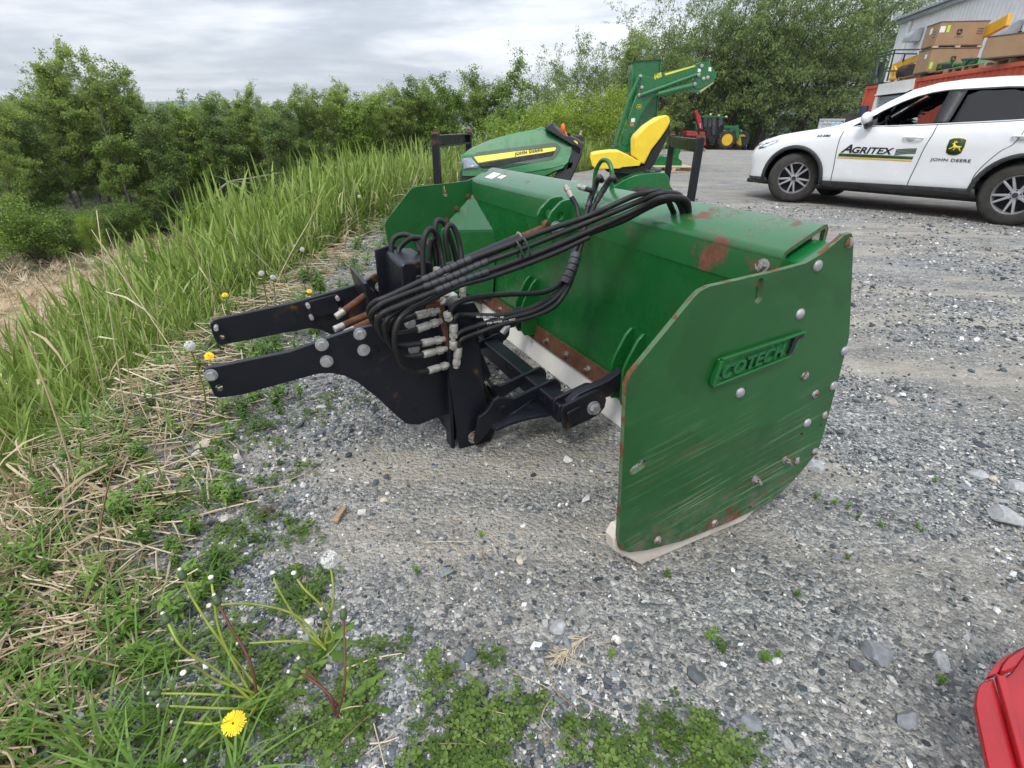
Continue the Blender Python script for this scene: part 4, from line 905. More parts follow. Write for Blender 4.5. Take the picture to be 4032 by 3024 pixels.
# surface of the body's flank at a height, for panels that follow it
_xs = [s[0] for s in ST]
def flank(x, z):
    i = max(0, min(len(ST) - 2, next((j for j in range(len(ST) - 1) if ST[j][0] >= x >= ST[j + 1][0]), 0)))
    f = (ST[i][0] - x) / (ST[i][0] - ST[i + 1][0]); f = min(1, max(0, f)); ys = []
    for s in (secs[i], secs[i + 1]):
        zz = [p[1] for p in s[2:-3]]; yy = [p[0] for p in s[2:-3]]; ys.append(np.interp(z, zz, yy))
    return ys[0] * (1 - f) + ys[1] * f
def on_flank(poly, name, mat, lift=.004, th=.006, par=None, side=1, dens=.06, bev=0):
    """a sheet following the flank, dense enough to bend with it"""
    P = []
    for (x0, z0), (x1, z1) in zip(poly, poly[1:] + poly[:1]):
        n_ = max(1, int(math.hypot(x1 - x0, z1 - z0) / dens))
        P += [(x0 + (x1 - x0) * i / n_, z0 + (z1 - z0) * i / n_) for i in range(n_)]
    bm = bmesh.new(); vsb = [bm.verts.new((x, z, 0)) for x, z in P]
    for tr in tessellate_polygon([[Vector((x, z, 0)) for x, z in P]]):
        try: bm.faces.new([vsb[i] for i in tr])
        except ValueError: pass
    for _ in range(3):
        es = [e for e in bm.edges if e.calc_length() > .16]
        if not es: break
        bmesh.ops.subdivide_edges(bm, edges=es, cuts=1); bmesh.ops.triangulate(bm, faces=[f for f in bm.faces if len(f.verts) > 3], ngon_method='EAR_CLIP')
    mb = MB(); bm.verts.index_update()
    vv = [SW(v.co.x, side * (flank(v.co.x, v.co.y) + lift), v.co.y) for v in bm.verts]; ff = [[w.index for w in f.verts] for f in bm.faces]; bm.free()
    mb.add(vv, ff); o = mb.build(name, mat, par or body, smooth=60)
    so = o.modifiers.new('t', 'SOLIDIFY'); so.thickness = th; so.offset = 0
    return o
for side in (1, -1):
    if side == 1:
        on_flank([(2.02, 1.10), (1.90, 1.185), (1.78, 1.26), (1.74, 1.11)], 'quarter_light', 'black_gloss', -.012, .005)
    else: on_flank(FW_, 'front_window', 'glass_clear', -.012, .004, side=side)
    on_flank(RW, 'rear_window', 'glass_tint', -.012, .004, side=side); on_flank(QW, 'rear_quarter_window', 'glass_tint', -.012, .004, side=side)
    on_flank([(1.085, 1.13), (1.075, 1.522), (.885, 1.53), (.92, 1.138)], 'pillar_trim', 'black_plastic', .004, .004, side=side)
    on_flank([(2.03, 1.092), (2.03, 1.102), (1.60, 1.106), (1.07, 1.132), (.30, 1.178), (.10, 1.196), (-.30, 1.275), (-.30, 1.262), (.10, 1.183), (.30, 1.165), (1.07, 1.120), (1.60, 1.095)], 'belt_moulding', 'chrome', .006, .008, side=side)
    on_flank([(2.02, 1.103), (1.90, 1.19), (1.72, 1.305), (1.55, 1.40), (1.40, 1.462), (1.25, 1.502), (1.10, 1.525), (.90, 1.532), (.50, 1.542), (.20, 1.53), (-.20, 1.485), (-.47, 1.37), (-.47, 1.352), (-.20, 1.468), (.20, 1.51), (.50, 1.524), (.90, 1.516), (1.10, 1.508), (1.25, 1.488), (1.40, 1.447), (1.55, 1.385), (1.72, 1.29), (1.90, 1.176), (1.99, 1.10)], 'window_seal', 'black_plastic', .004, .008, side=side)
    # sill cladding and arch flares
    on_flank([(2.27, .275), (2.25, .36), (2.10, .365), (.47, .395), (.40, .40), (.36, .285)], 'sill_cladding', 'cladding', .012, .012, side=side)
    for cx_ in (0., 2.698):
        ro, ri = .474, .425; a0, a1 = -.12, math.pi + .12
        P = arc((cx_, .36), ro, a0, a1, 22) + arc((cx_, .36), ri, a1, a0, 22)
        on_flank(P, 'arch_flare', 'cladding', .014, .022, side=side, dens=.2)
    seam = 'decal_black'
    def line(pts, nm='panel_gap', w=.0045):
        P = smooth_path([np.array(p + (0,)) for p in pts], 5)[:, :2]; L_ = [(x + w, z) for x, z in P] + [(x - w, z) for x, z in P[::-1]]
        on_flank([tuple(p) for p in L_], nm, seam, .0022, .002, side=side, dens=.3)
    line([(2.105, .29), (2.11, .50), (2.13, .80), (2.12, 1.0), (2.05, 1.09)]); line([(1.135, .32), (1.12, .50), (1.07, .85), (1.035, 1.00), (1.02, 1.14)]); line([(.46, .42), (.44, .60), (.30, .83), (.20, .92), (.14, 1.10)])
    on_flank([(3.35, .75), (3.41, .80), (3.30, .855), (3.00, .905), (2.98, .892), (3.12, .83), (3.25, .775)], 'headlight', 'glass_clear', .008, .004, side=side)
    on_flank([(3.34, .765), (3.38, .80), (3.28, .845), (3.05, .89), (3.12, .838), (3.25, .785)], 'headlight_unit', 'black_gloss', .003, .006, side=side)
    on_flank([(3.50, .29), (3.46, .34), (3.10, .35), (3.05, .25), (3.2, .24)], 'bumper_corner', 'cladding', .01, .012, side=side)
    for hx0, hx1, hz in ((1.345, 1.115, .965), (.235, .005, 1.0)):
        mb = MB(); P = [SW(x, side * (flank(x, hz) + y), hz + dz) for x, y, dz in ((hx0, .008, 0), (hx0 - .02, .032, .004), ((hx0 + hx1) / 2, .042, .006), (hx1 + .02, .034, .003), (hx1, .008, 0))]
        mb.tube(P, [.010, .013, .014, .013, .010], 8, 4); mb.build('door_handle', 'white_paint', body, smooth=60)
        on_flank(arc((hx0 - .09, hz + .005), .055, 0, 2 * math.pi, 18)[:-1], 'handle_recess', 'white_matt', .0015, .002, side=side, dens=.2)
    mb = MB(); c0 = SW(1.83, side * 1.00, 1.19); mb.sph(c0, (.065, .115, .085), 14, 10, fr=(SF, SL * side, UZ)); mi_ = mb.build('mirror', 'white_paint', body, smooth=60)
    mb = MB(); mb.sph(SW(1.80, side * .97, 1.125), (.06, .10, .045), 12, 8, fr=(SF, SL * side, UZ)); mb.tube([SW(1.84, side * .90, 1.09), SW(1.82, side * .97, 1.12)], .03, 8, 1); mb.build('mirror_base', 'black_plastic', mi_, smooth=60)
# windscreen and tailgate glass
P = [SW(2.13, -.56, 1.155), SW(2.13, .56, 1.155), SW(1.56, .49, 1.545), SW(1.56, -.49, 1.545)]; mb = MB(); mb.prism(P, unit(SF * .55 + UZ * .8) * .004); mb.build('windscreen', 'glass_clear', body)
P = [SW(-.90, -.5, 1.15), SW(-.90, .5, 1.15), SW(-.70, .45, 1.48), SW(-.70, -.45, 1.48)]; mb = MB(); mb.prism(P, SF * .004); mb.build('rear_glass', 'glass_tint', body)
mb = MB(); mb.prism([SW(3.56, y, z) for y, z in ((-.40, .45), (.40, .45), (.48, .62), (.42, .76), (-.42, .76), (-.48, .62))], SF * .015); mb.build('grille', 'black_gloss', body, bevel=.006)
mb = MB(); mb.box(SW(3.45, 0, .26), (.2, 1.25, .07), (SF, SL, UZ)); mb.build('chin_spoiler', 'cladding', body, bevel=.02)
# interior
mb = MB(); mb.box(SW(1.0, 0, .42), (2.3, 1.45, .12), (SF, SL, UZ)); mb.box(SW(2.0, 0, .86), (.35, 1.45, .42), (SF, SL, UZ)); mb.box(SW(.05, 0, .85), (.2, 1.4, .7), (SF, SL, UZ)); inn_ = mb.build('cabin_floor', 'interior', suv, bevel=.04)
for y in (-.38, .38):
    for x in (1.15, .35):
        mb = MB(); mb.box(SW(x + .05, y, .62), (.5, .48, .22), (SF, SL, UZ)); rec = unit(UZ * .95 - SF * .3); mb.box(SW(x - .27, y, .92), (.15, .46, .66), (unit(np.cross(SL, rec)), SL, rec)); mb.box(SW(x - .38, y, 1.33), (.09, .25, .17), (unit(np.cross(SL, rec)), SL, rec)); mb.build('seat', 'interior', suv, bevel=.05, seg=3)
mb = MB(); ax = unit(SF * -.9 + UZ * .45); c0 = SW(1.68, .38, 1.06); u_ = SL; w_ = np.cross(ax, u_); mb.tube([c0 + (u_ * math.cos(a) + w_ * math.sin(a)) * .185 for a in np.linspace(0, 2 * math.pi, 25)], .016, 8, 2); mb.box(c0, (.09, .28, .10), (ax, u_, w_)); mb.build('steering_wheel', 'black_plastic', suv, smooth=60)
mb = MB(); mb.box(SW(1.62, .0, 1.46), (.03, .22, .06), (SF, SL, UZ)); mb.cyl(SW(1.62, 0, 1.49), SW(1.66, 0, 1.53), .01); mb.build('rear_view_mirror', 'black_plastic', suv, bevel=.01)
# wheels
def wheel(x, y, side, turn=0.):
    c = SW(x, y, .36); f = SF * math.cos(turn) + SL * math.sin(turn); ax = (-SF * math.sin(turn) + SL * math.cos(turn)) * side
    r, w = .362, .225
    prof = [(.222, w / 2 - .012), (.235, w / 2), (.300, w / 2 + .003), (.335, w / 2 - .012), (.352, w / 2 - .03), (r, w / 2 - .06), (r, -w / 2 + .06), (.35, -w / 2 + .03), (.30, -w / 2), (.235, -w / 2)]
    mb = MB(); mb.lathe(prof, c, ax, 56, cap=False)
    ty = mb.build('wheel', 'tyre', suv, smooth=35)
    mb = MB()
    for q in range(4):   # tread grooves as darker raised ribs
        h = -.055 + q * .037
        mb.lathe([(r, h - .013), (r + .004, h - .011), (r + .004, h + .011), (r, h + .013)], c, ax, 56, cap=False)
    mb.build('tread', 'tyre', ty, smooth=30)
    mb = MB(); mb.lathe([(.222, -.09), (.218, .05), (.224, .095), (.230, .100), (.222, .104), (.212, .09), (.205, .03), (.200, -.09)], c, ax, 48, cap=False); rim = mb.build('rim', 'alloy', ty, smooth=30)
    mb = MB(); mb.lathe([(.208, .0), (.0, .0), (0, -.02), (.208, -.02)], c, ax, 32); mb.build('brake_drum', 'alloy_dark', ty)
    e1 = np.cross(ax, UZ); e1 = unit(e1); e2 = np.cross(ax, e1)
    for i in range(5):
        for da in (-.17, .17):
            a = 2 * math.pi * i / 5 + da + .3; a2 = 2 * math.pi * i / 5 + da * 1.25 + .3
            d0 = e1 * math.cos(a) + e2 * math.sin(a); d1 = e1 * math.cos(a2) + e2 * math.sin(a2)
            p0 = c + d0 * .045 + ax * .088; p1 = c + d1 * .214 + ax * .094; dd = unit(p1 - p0); tt = np.cross(dd, ax)
            mb = MB(); mb.add([p0 + tt * .014, p0 - tt * .014, p1 - tt * .011, p1 + tt * .011, p0 + tt * .018 - ax * .03, p0 - tt * .018 - ax * .03, p1 - tt * .015 - ax * .035, p1 + tt * .015 - ax * .035], [(0, 1, 2, 3), (0, 4, 5, 1), (1, 5, 6, 2), (2, 6, 7, 3), (3, 7, 4, 0), (4, 7, 6, 5)]); mb.build('spoke', 'alloy', rim, bevel=.003)
    mb = MB(); mb.lathe([(.062, .05), (.066, .085), (.034, .092), (.032, .097), (0, .099)], c, ax, 24); mb.build('hub', 'alloy', rim, smooth=30)
    mb = MB(); mb.lathe([(.030, .098), (.024, .1005), (0, .1005)], c, ax, 20); mb.build('hub_cap', 'alloy_dark', rim)
    for i in range(5):
        a = 2 * math.pi * i / 5 + .3 + math.pi / 5; p = c + (e1 * math.cos(a) + e2 * math.sin(a)) * .052 + ax * .088; mb = MB(); mb.cyl(p, p + ax * .006, .010, n=8); mb.build('lug_nut', 'alloy_dark', rim)
wheel(0, .79, 1); wheel(2.698, .79, 1, R_(24)); wheel(0, -.79, -1); wheel(2.698, -.79, -1, R_(-24))
mb = MB(); mb.box(SW(1.35, 0, .26), (3.9, 1.5, .06), (SF, SL, UZ)); mb.build('underbody', 'interior', suv, bevel=.02)
# lettering and emblem on the doors
def flank_frame(x, z): 
    p = SW(x, flank(x, z) + .003, z); q = SW(x, flank(x, z + .1) + .003, z + .1); return p, -SF, unit(q - p)
def flank_text(txt, name, mat, x, z, h, w, **kw):
    o = text_obj(txt, name, mat, body, SW(x, 0, z), -SF, UZ, h, w, .003, **kw); me = o.data
    L_ = np.array(root_loc(body)); v = np.zeros(len(me.vertices) * 3); me.vertices.foreach_get('co', v); v = v.reshape(-1, 3) + L_
    r_ = v - SR0; x_ = r_ @ SF; e_ = r_ @ SL; z_ = v[:, 2]
    nv = np.array([SW(a, flank(a, c) + .0035 + e * .6, c) for a, e, c in zip(x_, np.abs(e_), z_)]) - L_
    me.vertices.foreach_set('co', nv.ravel()); me.update(); return o
flank_text('A', 'door_lettering', 'decal_black', 2.075, .752, .112, .150, shear=.35, bold=.03)
flank_text('GRITEX', 'door_lettering', 'decal_black', 1.925, .752, .085, .52, shear=.25, bold=.028)
on_flank([(2.085, .742), (2.09, .705), (1.165, .705), (1.16, .742)], 'door_band', 'decal_green', .004, .003); on_flank([(2.092, .700), (2.097, .682), (1.167, .682), (1.165, .700)], 'door_band', 'decal_gold', .004, .003)
for i in range(4):
    P = []; 
    for j, u_ in enumerate(np.linspace(0, 1, 9)): P.append((1.385 - .235 * u_ - .00 * i, .742 + .006 + i * .020 + .030 * math.sin(u_ * 1.5) * (1 - i * .1)))
    L_ = P + [(x, z + .011) for x, z in P[::-1]]; on_flank(L_, 'door_stripe', 'decal_green', .004, .003, dens=.2)
DX, DZ = .745, .875
shield = [(-.088, .080), (-.05, .097), (0, .101), (.05, .097), (.088, .080), (.092, .0), (.080, -.072), (.045, -.096), (0, -.102), (-.045, -.096), (-.080, -.072), (-.092, 0)]
on_flank([(DX - x, DZ + z) for x, z in shield], 'emblem_border', 'deer_yellow', .003, .002, dens=.2)
on_flank([(DX - x * .965, DZ + z * .965) for x, z in shield], 'emblem_rim', 'decal_green', .0048, .002, dens=.2)
DEER = [(-.066, -.020), (-.060, -.030), (-.044, -.028), (-.032, -.016), (-.024, -.006), (-.018, -.004), (-.012, -.020), (-.018, -.036), (-.008, -.044), (-.002, -.038), (-.004, -.028), (.006, -.014), (.026, -.012), (.040, -.022), (.050, -.040), (.064, -.052), (.068, -.046), (.056, -.030), (.052, -.012), (.056, .0), (.062, .012), (.056, .014), (.050, .006), (.040, .012), (.018, .012), (.002, .018), (-.010, .030), (-.016, .042), (-.006, .052), (.004, .050), (.008, .066), (.002, .062), (-.004, .058), (-.008, .074), (-.013, .074), (-.013, .060), (-.020, .052), (-.024, .072), (-.030, .070), (-.027, .052), (-.031, .046), (-.046, .038), (-.045, .031), (-.030, .031), (-.028, .018), (-.030, .006), (-.036, -.004), (-.046, -.012), (-.058, -.016)]
on_flank([(DX - x * 1.0, DZ + z * .95 - .004) for x, z in DEER], 'emblem_deer', 'deer_yellow', .0064, .002, dens=.2)
flank_text('JOHN DEERE', 'door_lettering', 'decal_black', .965, .688, .047, .425, bold=.008, spacing=1.05)
flank_text('22-580', 'fleet_number', 'decal_black', 2.46, .955, .030, .19, shear=.2, bold=.03)
# ------------------------------------------------------------------ loader frame standing on a pallet
LY = 14.9
ldr = thing('front_loader', tuple(aty(*Z9(400, 1330), LY + .3) * np.array([1, 1, 0])), 'green tractor front loader boom standing upright on wooden pallets behind the yellow seat', 'loader')
LDN = np.array([0, -1., 0])
def q9(pts, Y): return [aty(*Z9(*p), Y) for p in pts]
def l9(name, pts, Y, th, mat='green_clean', bev=.008, par=None, label=None):
    mb = MB(); mb.prism(q9(pts, Y), np.array([0, th, 0])); return mb.build(name, mat, par or ldr, bevel=bev)
def rod9(name, p0, p1, Y, r, mat='green_clean', par=None):
    a_, b_ = q9([p0, p1], Y); mb = MB(); mb.cyl(a_, b_, r, n=14); return mb.build(name, mat, par or ldr, smooth=40)
boom = [(690, 345), (735, 320), (830, 295), (1265, 180), (1330, 145), (1440, 135), (1455, 200), (1440, 235), (1500, 250), (1530, 300), (1525, 360), (1490, 400), (1330, 490), (1240, 490), (1205, 430), (1225, 385), (1260, 270), (900, 370), (760, 500), (740, 580), (690, 610), (640, 680), (600, 730), (520, 830), (490, 790), (430, 730), (460, 660), (510, 520), (530, 330), (620, 400), (610, 450)]
lower = [(440, 700), (600, 730), (500, 920), (430, 1090), (350, 1330), (150, 1310), (180, 1240), (270, 1230), (330, 1040), (390, 860)]
for Y in (LY, LY + 1.15):
    o1 = l9('boom_arm', [(530, 300), (560, 320), (690, 345), (830, 290), (1265, 178), (1330, 145), (1440, 135), (1456, 200), (1500, 245), (1532, 300), (1525, 360), (1480, 405), (1330, 500), (1250, 490), (1195, 430), (1260, 320), (900, 420), (590, 550), (500, 560), (510, 440)], Y, .13)
    o2 = l9('mast_arm', [(500, 560), (590, 540), (770, 540), (745, 590), (690, 615), (640, 690), (600, 740), (500, 930), (430, 1100), (380, 1330), (150, 1310), (175, 1240), (265, 1230), (330, 1040), (440, 720)], Y, .12)
    rod9('ram', (525, 340), (365, 700), Y - .05, .045); rod9('ram', (385, 660), (215, 1200), Y - .05, .06)
    rod9('link_rod', (545, 580), (1270, 315), Y - .05, .05); rod9('ram', (760, 570), (1210, 455), Y - .04, .075)
    l9('end_plate', [(1230, 430), (1290, 400), (1400, 440), (1290, 545), (1230, 540), (1150, 500)], Y + .02, .10)
    l9('mount_foot', [(700, 1500), (720, 1440), (790, 1370), (960, 1400), (1000, 1300), (1000, 1240), (1060, 1230), (1065, 1310), (1035, 1370), (1040, 1410), (1080, 1440), (1078, 1500)], Y + .1, .16, 'green_clean')
    if Y == LY:
        st = l9('boom_stripe', [(850, 298), (1255, 188), (1252, 205), (865, 322)], Y - .004, .003, 'yellow_decal', 0, o1)
        p0, p1 = q9([(722, 378), (820, 345)], Y - .003); xd = unit(p1 - p0); text_obj('640R', 'boom_number', 'yellow_decal', o1, p0, xd, unit(UZ - xd * (UZ @ xd)), .12, float(np.linalg.norm(p1 - p0)), .004, shear=.2, bold=.02)
        for c_ in ((535, 335), (555, 480), (522, 580), (763, 560), (1335, 198), (1297, 315), (1413, 350), (1245, 435), (1360, 365), (210, 1205)):
            p = aty(*Z9(*c_), Y); mb = MB(); mb.lathe([(.042, 0), (.042, .03), (.02, .04), (0, .04)], p, LDN, 14); mb.build('pivot_pin', 'fitting', o1, smooth=40)
        l9('emblem', [(485, 725), (500, 700), (535, 698), (550, 720), (545, 750), (515, 762), (490, 750)], Y - .004, .003, 'deer_yellow', 0, o2); l9('emblem_field', [(490, 726), (503, 706), (533, 703), (545, 722), (540, 747), (515, 757), (494, 747)], Y - .006, .002, 'decal_black', 0, o2)
        l9('emblem_deer', [(498, 735), (510, 728), (515, 715), (522, 712), (522, 725), (540, 728), (535, 735), (520, 738), (505, 742)], Y - .008, .002, 'deer_yellow', 0, o2)
        l9('warning_label', [(418, 882), (468, 880), (462, 930), (412, 930)], Y - .004, .003, 'label_white', 0, o2); l9('warning_label', [(405, 940), (455, 935), (445, 985), (398, 985)], Y - .004, .003, 'label_orange', 0, o2)
        l9('decal', [(1290, 232), (1330, 238), (1320, 280), (1282, 275)], Y - .004, .003, 'label_white', 0, o1); l9('decal', [(1428, 212), (1465, 215), (1460, 270), (1425, 265)], Y - .004, .003, 'label_white', 0, o1)
        ro = l9('arm_rib', [(330, 1040), (370, 1020), (415, 1030), (430, 1080), (400, 1190), (360, 1235), (310, 1235), (290, 1190)], Y - .02, .02, 'green_clean', .008, o2)
mb = MB(); a0 = q9([(430, 150), (470, 138), (808, 115), (750, 880), (715, 1330), (395, 1330), (420, 600)], LY + .45); mb.prism(a0, np.array([0, .55, 0])); mb.build('bucket', 'green_clean', ldr, bevel=.02)
mb = MB(); a0 = q9([(422, 150), (472, 130), (815, 108), (812, 120), (472, 145), (430, 165)], LY + .42); mb.prism(a0, np.array([0, .6, 0])); mb.build('bucket_lip', 'green_dark', ldr)
mb = MB(); a0 = q9([(800, 130), (812, 130), (755, 880), (740, 880)], LY + .40); mb.prism(a0, np.array([0, .08, 0])); mb.build('bucket_edge', 'green_clean', ldr)
l9('side_guard', [(445, 1080), (500, 1075), (445, 1370), (390, 1370)], LY - .3, .05, 'green_clean')
wd = thing('wooden_batten', tuple(aty(*Z9(1400, 470), LY)), 'pale wooden batten strapped under the loader boom tip', 'batten')
mb = MB(); mb.prism(q9([(1305, 525), (1480, 400), (1495, 420), (1320, 545)], LY + .02), np.array([0, .09, 0])); mb.build('plank', 'new_wood', wd)
def pallet_geo(name, mat, label, loc, rz=0, L_=1.2, Wd=1.0, h=.14, group=None):
    P = thing(name, loc, label, 'pallet', group); P.rotation_euler[2] = rz; base = np.array(P.location)
    def bb(nm, c, s): 
        mb = MB(); mb.box(np.array(c) + base, s); mb.build(nm, mat, P, bevel=.003)
    for i in range(6): bb('deck_board', (0, -Wd / 2 + .06 + i * (Wd - .12) / 5, h - .011), (L_, .10, .022))
    for x in (-L_ / 2 + .05, 0, L_ / 2 - .05): bb('bearer', (x, 0, h / 2), (.09, Wd, h - .045))
    for y in (-Wd / 2 + .05, 0, Wd / 2 - .05): bb('bottom_board', (0, y, .011), (L_, .10, .022))
    return P
g0 = gz(*Z9(950, 1590)); pallet_geo('pallet', 'new_wood', 'pale wooden pallet under the foot of the green loader', (4.15, 15.05, 0), .05)
pallet_geo('pallet', 'pallet_wood', 'old wooden pallet lying behind the loader near the grass', tuple(gz(*Z9(1180, 1310))), .1)
mb = MB(); 

# ------------------------------------------------------------------ old tractor with loader, and a red snow blower in front of it
TY = 42.
def qt(pts, Y=TY): return [aty(*ZT(*p), Y) for p in pts]
tr = thing('old_tractor', tuple(aty(*ZT(1330, 1100), TY)), 'old green farm tractor with glazed cab and yellow wheels at the yard edge', 'tractor')
def tp(name, pts, th, mat, Y=TY, bev=.02, par=None):
    mb = MB(); mb.prism(qt(pts, Y), np.array([0, th, 0])); return mb.build(name, mat, par or tr, bevel=bev)
tp('cab_roof', [(715, 385), (770, 350), (1140, 350), (1330, 380), (1330, 412), (1120, 405), (740, 405)], 1.7, 'green_clean', TY - .1)
for p in ([(740, 405), (775, 405), (785, 640), (750, 640)], [(870, 405), (895, 405), (870, 640), (850, 640)], [(960, 405), (980, 405), (980, 840), (960, 840)], [(1080, 405), (1115, 405), (1090, 850), (1055, 850)], [(1250, 410), (1275, 410), (1260, 600), (1235, 600)], [(1120, 410), (1150, 410), (1135, 640), (1110, 640)]):
    tp('cab_post', p, .08, 'black_plastic', TY - .02); tp('cab_post', p, .08, 'black_plastic', TY + 1.45)
for p in ([(775, 405), (870, 405), (850, 640), (785, 640)], [(895, 405), (960, 405), (960, 640), (870, 640)], [(980, 405), (1080, 405), (1055, 830), (980, 830)], [(1150, 410), (1250, 410), (1235, 600), (1135, 640)]):
    tp('cab_window', p, .02, 'glass_cab', TY + .02, 0); tp('cab_window', p, .02, 'glass_cab', TY + 1.5, 0)
tp('cab_body', [(790, 640), (960, 640), (985, 850), (1060, 850), (1090, 800), (1110, 640), (1250, 600), (1250, 760), (1130, 900), (1100, 1060), (960, 1060), (850, 900)], 1.3, 'black_plastic', TY + .05)
tp('hood', [(1240, 600), (1560, 610), (1690, 690), (1730, 730), (1700, 760), (1500, 740), (1250, 740)], .9, 'green_clean', TY + .3, .05)
tp('loader_arm', [(1255, 590), (1570, 600), (1620, 570), (1640, 640), (1660, 880), (1620, 1000), (1560, 880), (1550, 680), (1260, 640)], .14, 'green_clean', TY - .35)
tp('loader_bar', [(1250, 715), (1530, 700), (1530, 715), (1250, 730)], .08, 'galv', TY - .3)
tp('headlamp', [(1640, 700), (1720, 720), (1720, 745), (1650, 740)], .5, 'label_white', TY + .3)
for c_ in ((935, 325), (1140, 355), (1320, 385)): mb = MB(); mb.sph(aty(*ZT(*c_), TY + .2), (.10, .10, .09), 10, 8); mb.build('work_lamp', 'lamp_amber', tr, smooth=60)
def twheel(px, r, w, Y, name='wheel'):
    c = aty(*ZT(*px), Y); mb = MB(); mb.lathe([(r * .62, -w / 2), (r * .88, -w / 2), (r, -w * .3), (r, w * .3), (r * .88, w / 2), (r * .62, w / 2)], c, LDN, 32, cap=False); o = mb.build('wheel', 'tyre', tr, smooth=35)
    mb = MB()
    for i in range(20):
        a = 2 * math.pi * i / 20; d = np.array([math.cos(a), 0, math.sin(a)]); mb.box(c + d * r * .99 + np.array([0, (-1) ** i * w * .22, 0]), (.09, w * .5, .09), (d, np.array([0, 1., 0]), np.cross(d, [0, 1., 0])))
    mb.build('tyre_lugs', 'tyre', o); mb = MB(); mb.lathe([(r * .64, w * .45), (r * .6, w * .1), (r * .42, w * .15), (r * .22, w * .35), (r * .12, w * .4), (0, w * .42)], c, LDN, 28); mb.build('rim', 'rim_yellow', o, smooth=30)
twheel((1325, 945), .64, .42, TY - .25); twheel((1530, 1020), .40, .3, TY + 1.4); twheel((1680, 950), .62, .4, TY + 1.3); twheel((960, 900), .80, .45, TY + 1.2)
sb = thing('snow_blower', tuple(aty(*ZT(700, 1080), TY - 2.5)), 'old red snow blower with tall chute left of the green cab tractor', 'snow blower')
def sp_(name, pts, th, mat='red_old', Y=TY - 2.5, bev=.03): mb = MB(); mb.prism(qt(pts, Y), np.array([0, th, 0])); return mb.build(name, mat, sb, bevel=bev)
sp_('chute', [(548, 262), (570, 225), (605, 210), (640, 300), (690, 360), (740, 640), (755, 690), (650, 690), (600, 480)], .38); sp_('chute_ring', [(635, 700), (850, 690), (850, 735), (635, 745)], .5, 'black_worn'); sp_('chute_base', [(655, 750), (800, 750), (800, 830), (830, 900), (690, 900)], .45, 'red_old')
sp_('auger_housing', [(335, 820), (355, 740), (380, 725), (550, 735), (600, 770), (650, 840), (640, 860), (335, 850)], 1.0); sp_('chute_ram', [(665, 540), (690, 540), (700, 660), (670, 660)], .05, 'galv', TY - 2.56); sp_('lower_housing', [(335, 850), (820, 900), (830, 1090), (335, 1090)], .9, 'red_old', TY - 2.3)
im = thing('green_implement', tuple(aty(*ZT(520, 900), TY - 1.2)), 'green implement upright partly hidden behind the red snow blower', 'implement')
mb = MB(); mb.prism(qt([(500, 500), (560, 495), (590, 520), (640, 720), (640, 1080), (560, 1080), (560, 560), (500, 550)], TY - 1.2), np.array([0, .3, 0])); mb.build('frame', 'green_clean', im, bevel=.02)
mb = MB(); mb.prism(qt([(400, 855), (660, 860), (660, 930), (400, 930)], TY - 1.1), np.array([0, .3, 0])); mb.build('beam', 'green_clean', im, bevel=.02)
bn = thing('dark_bin', tuple(aty(*ZT(1790, 1100), TY + 1)), 'dark green bin beside the old tractor under the willows', 'bin')
mb = MB(); mb.prism(qt([(1715, 880), (1840, 880), (1830, 1105), (1725, 1105)], TY + 1), np.array([0, .7, 0])); mb.build('bin_body', 'dark_green_steel', bn, bevel=.03); mb = MB(); mb.prism(qt([(1705, 870), (1850, 870), (1850, 885), (1705, 885)], TY + .95), np.array([0, .8, 0])); mb.build('lid', 'dark_green_steel', bn)

# ------------------------------------------------------------------ red container with roll-up door
KZ = 2.59
k0 = gz(*ZB(250, 1075), KZ); k1 = gz(*ZB(2212, 752), KZ); KD_ = unit((k1 - k0) * np.array([1, 1, 0])); k0 = k0 * np.array([1, 1, 0])
KN = np.array([KD_[1], -KD_[0], 0.]); KN = KN if KN @ (-k0) > 0 else -KN      # towards the camera
KLEN = 12.19
def KW(d, o, z): return k0 + KD_ * d - KN * o + UZ * z
def qk(x, y, o, Zf=ZB):
    P = onp(*Zf(x, y), k0 - KN * o, KN); return P
def kd(x, y, o=0, Zf=ZB): P = qk(x, y, o, Zf); return float((P - k0) @ KD_), float(P[2])
cont = thing('shipping_container', KW(6, 1.2, 0), 'red corrugated shipping container with white roll-up door behind the SUV', 'container')
DA = kd(425, 1045)[0]; DB = kd(865, 980)[0]
def corr(name, d0, d1, o, z0, z1, per=.28, dep=.036, mat='red_container', par=None, base=KW, flip=1):
    mb = MB(); n_ = max(1, int(round((d1 - d0) / per))); p_ = (d1 - d0) / n_; xs = []
    for i in range(n_): xs += [(d0 + i * p_, 0), (d0 + (i + .25) * p_, 0), (d0 + (i + .5) * p_, 1), (d0 + (i + .75) * p_, 1)]
    xs.append((d1, 0)); m_ = len(xs)
    for z in (z0, z1): mb.v += [tuple(base(d, o + dep * f * flip, z)) for d, f in xs]
    mb.f += [[i, i + 1, m_ + i + 1, m_ + i] for i in range(m_ - 1)]; mb.m += [0] * (m_ - 1)
    o_ = mb.build(name, mat, par or cont, fix=False); s_ = o_.modifiers.new('t', 'SOLIDIFY'); s_.thickness = .004; return o_
corr('side_wall', .12, DA, .03, .16, KZ - .10); corr('side_wall', DB, KLEN - .12, .03, .16, KZ - .10); corr('back_wall', .12, KLEN - .12, 2.40, .16, KZ - .1, flip=-1)
def kbox(name, c, s, mat, par=None, bev=.004): mb = MB(); mb.box(KW(*c), s, (KD_, -KN, UZ)); return mb.build(name, mat, par or cont, bevel=bev)
kbox('roof', (KLEN / 2, 1.22, KZ - .03), (KLEN - .02, 2.38, .04), 'red_container')
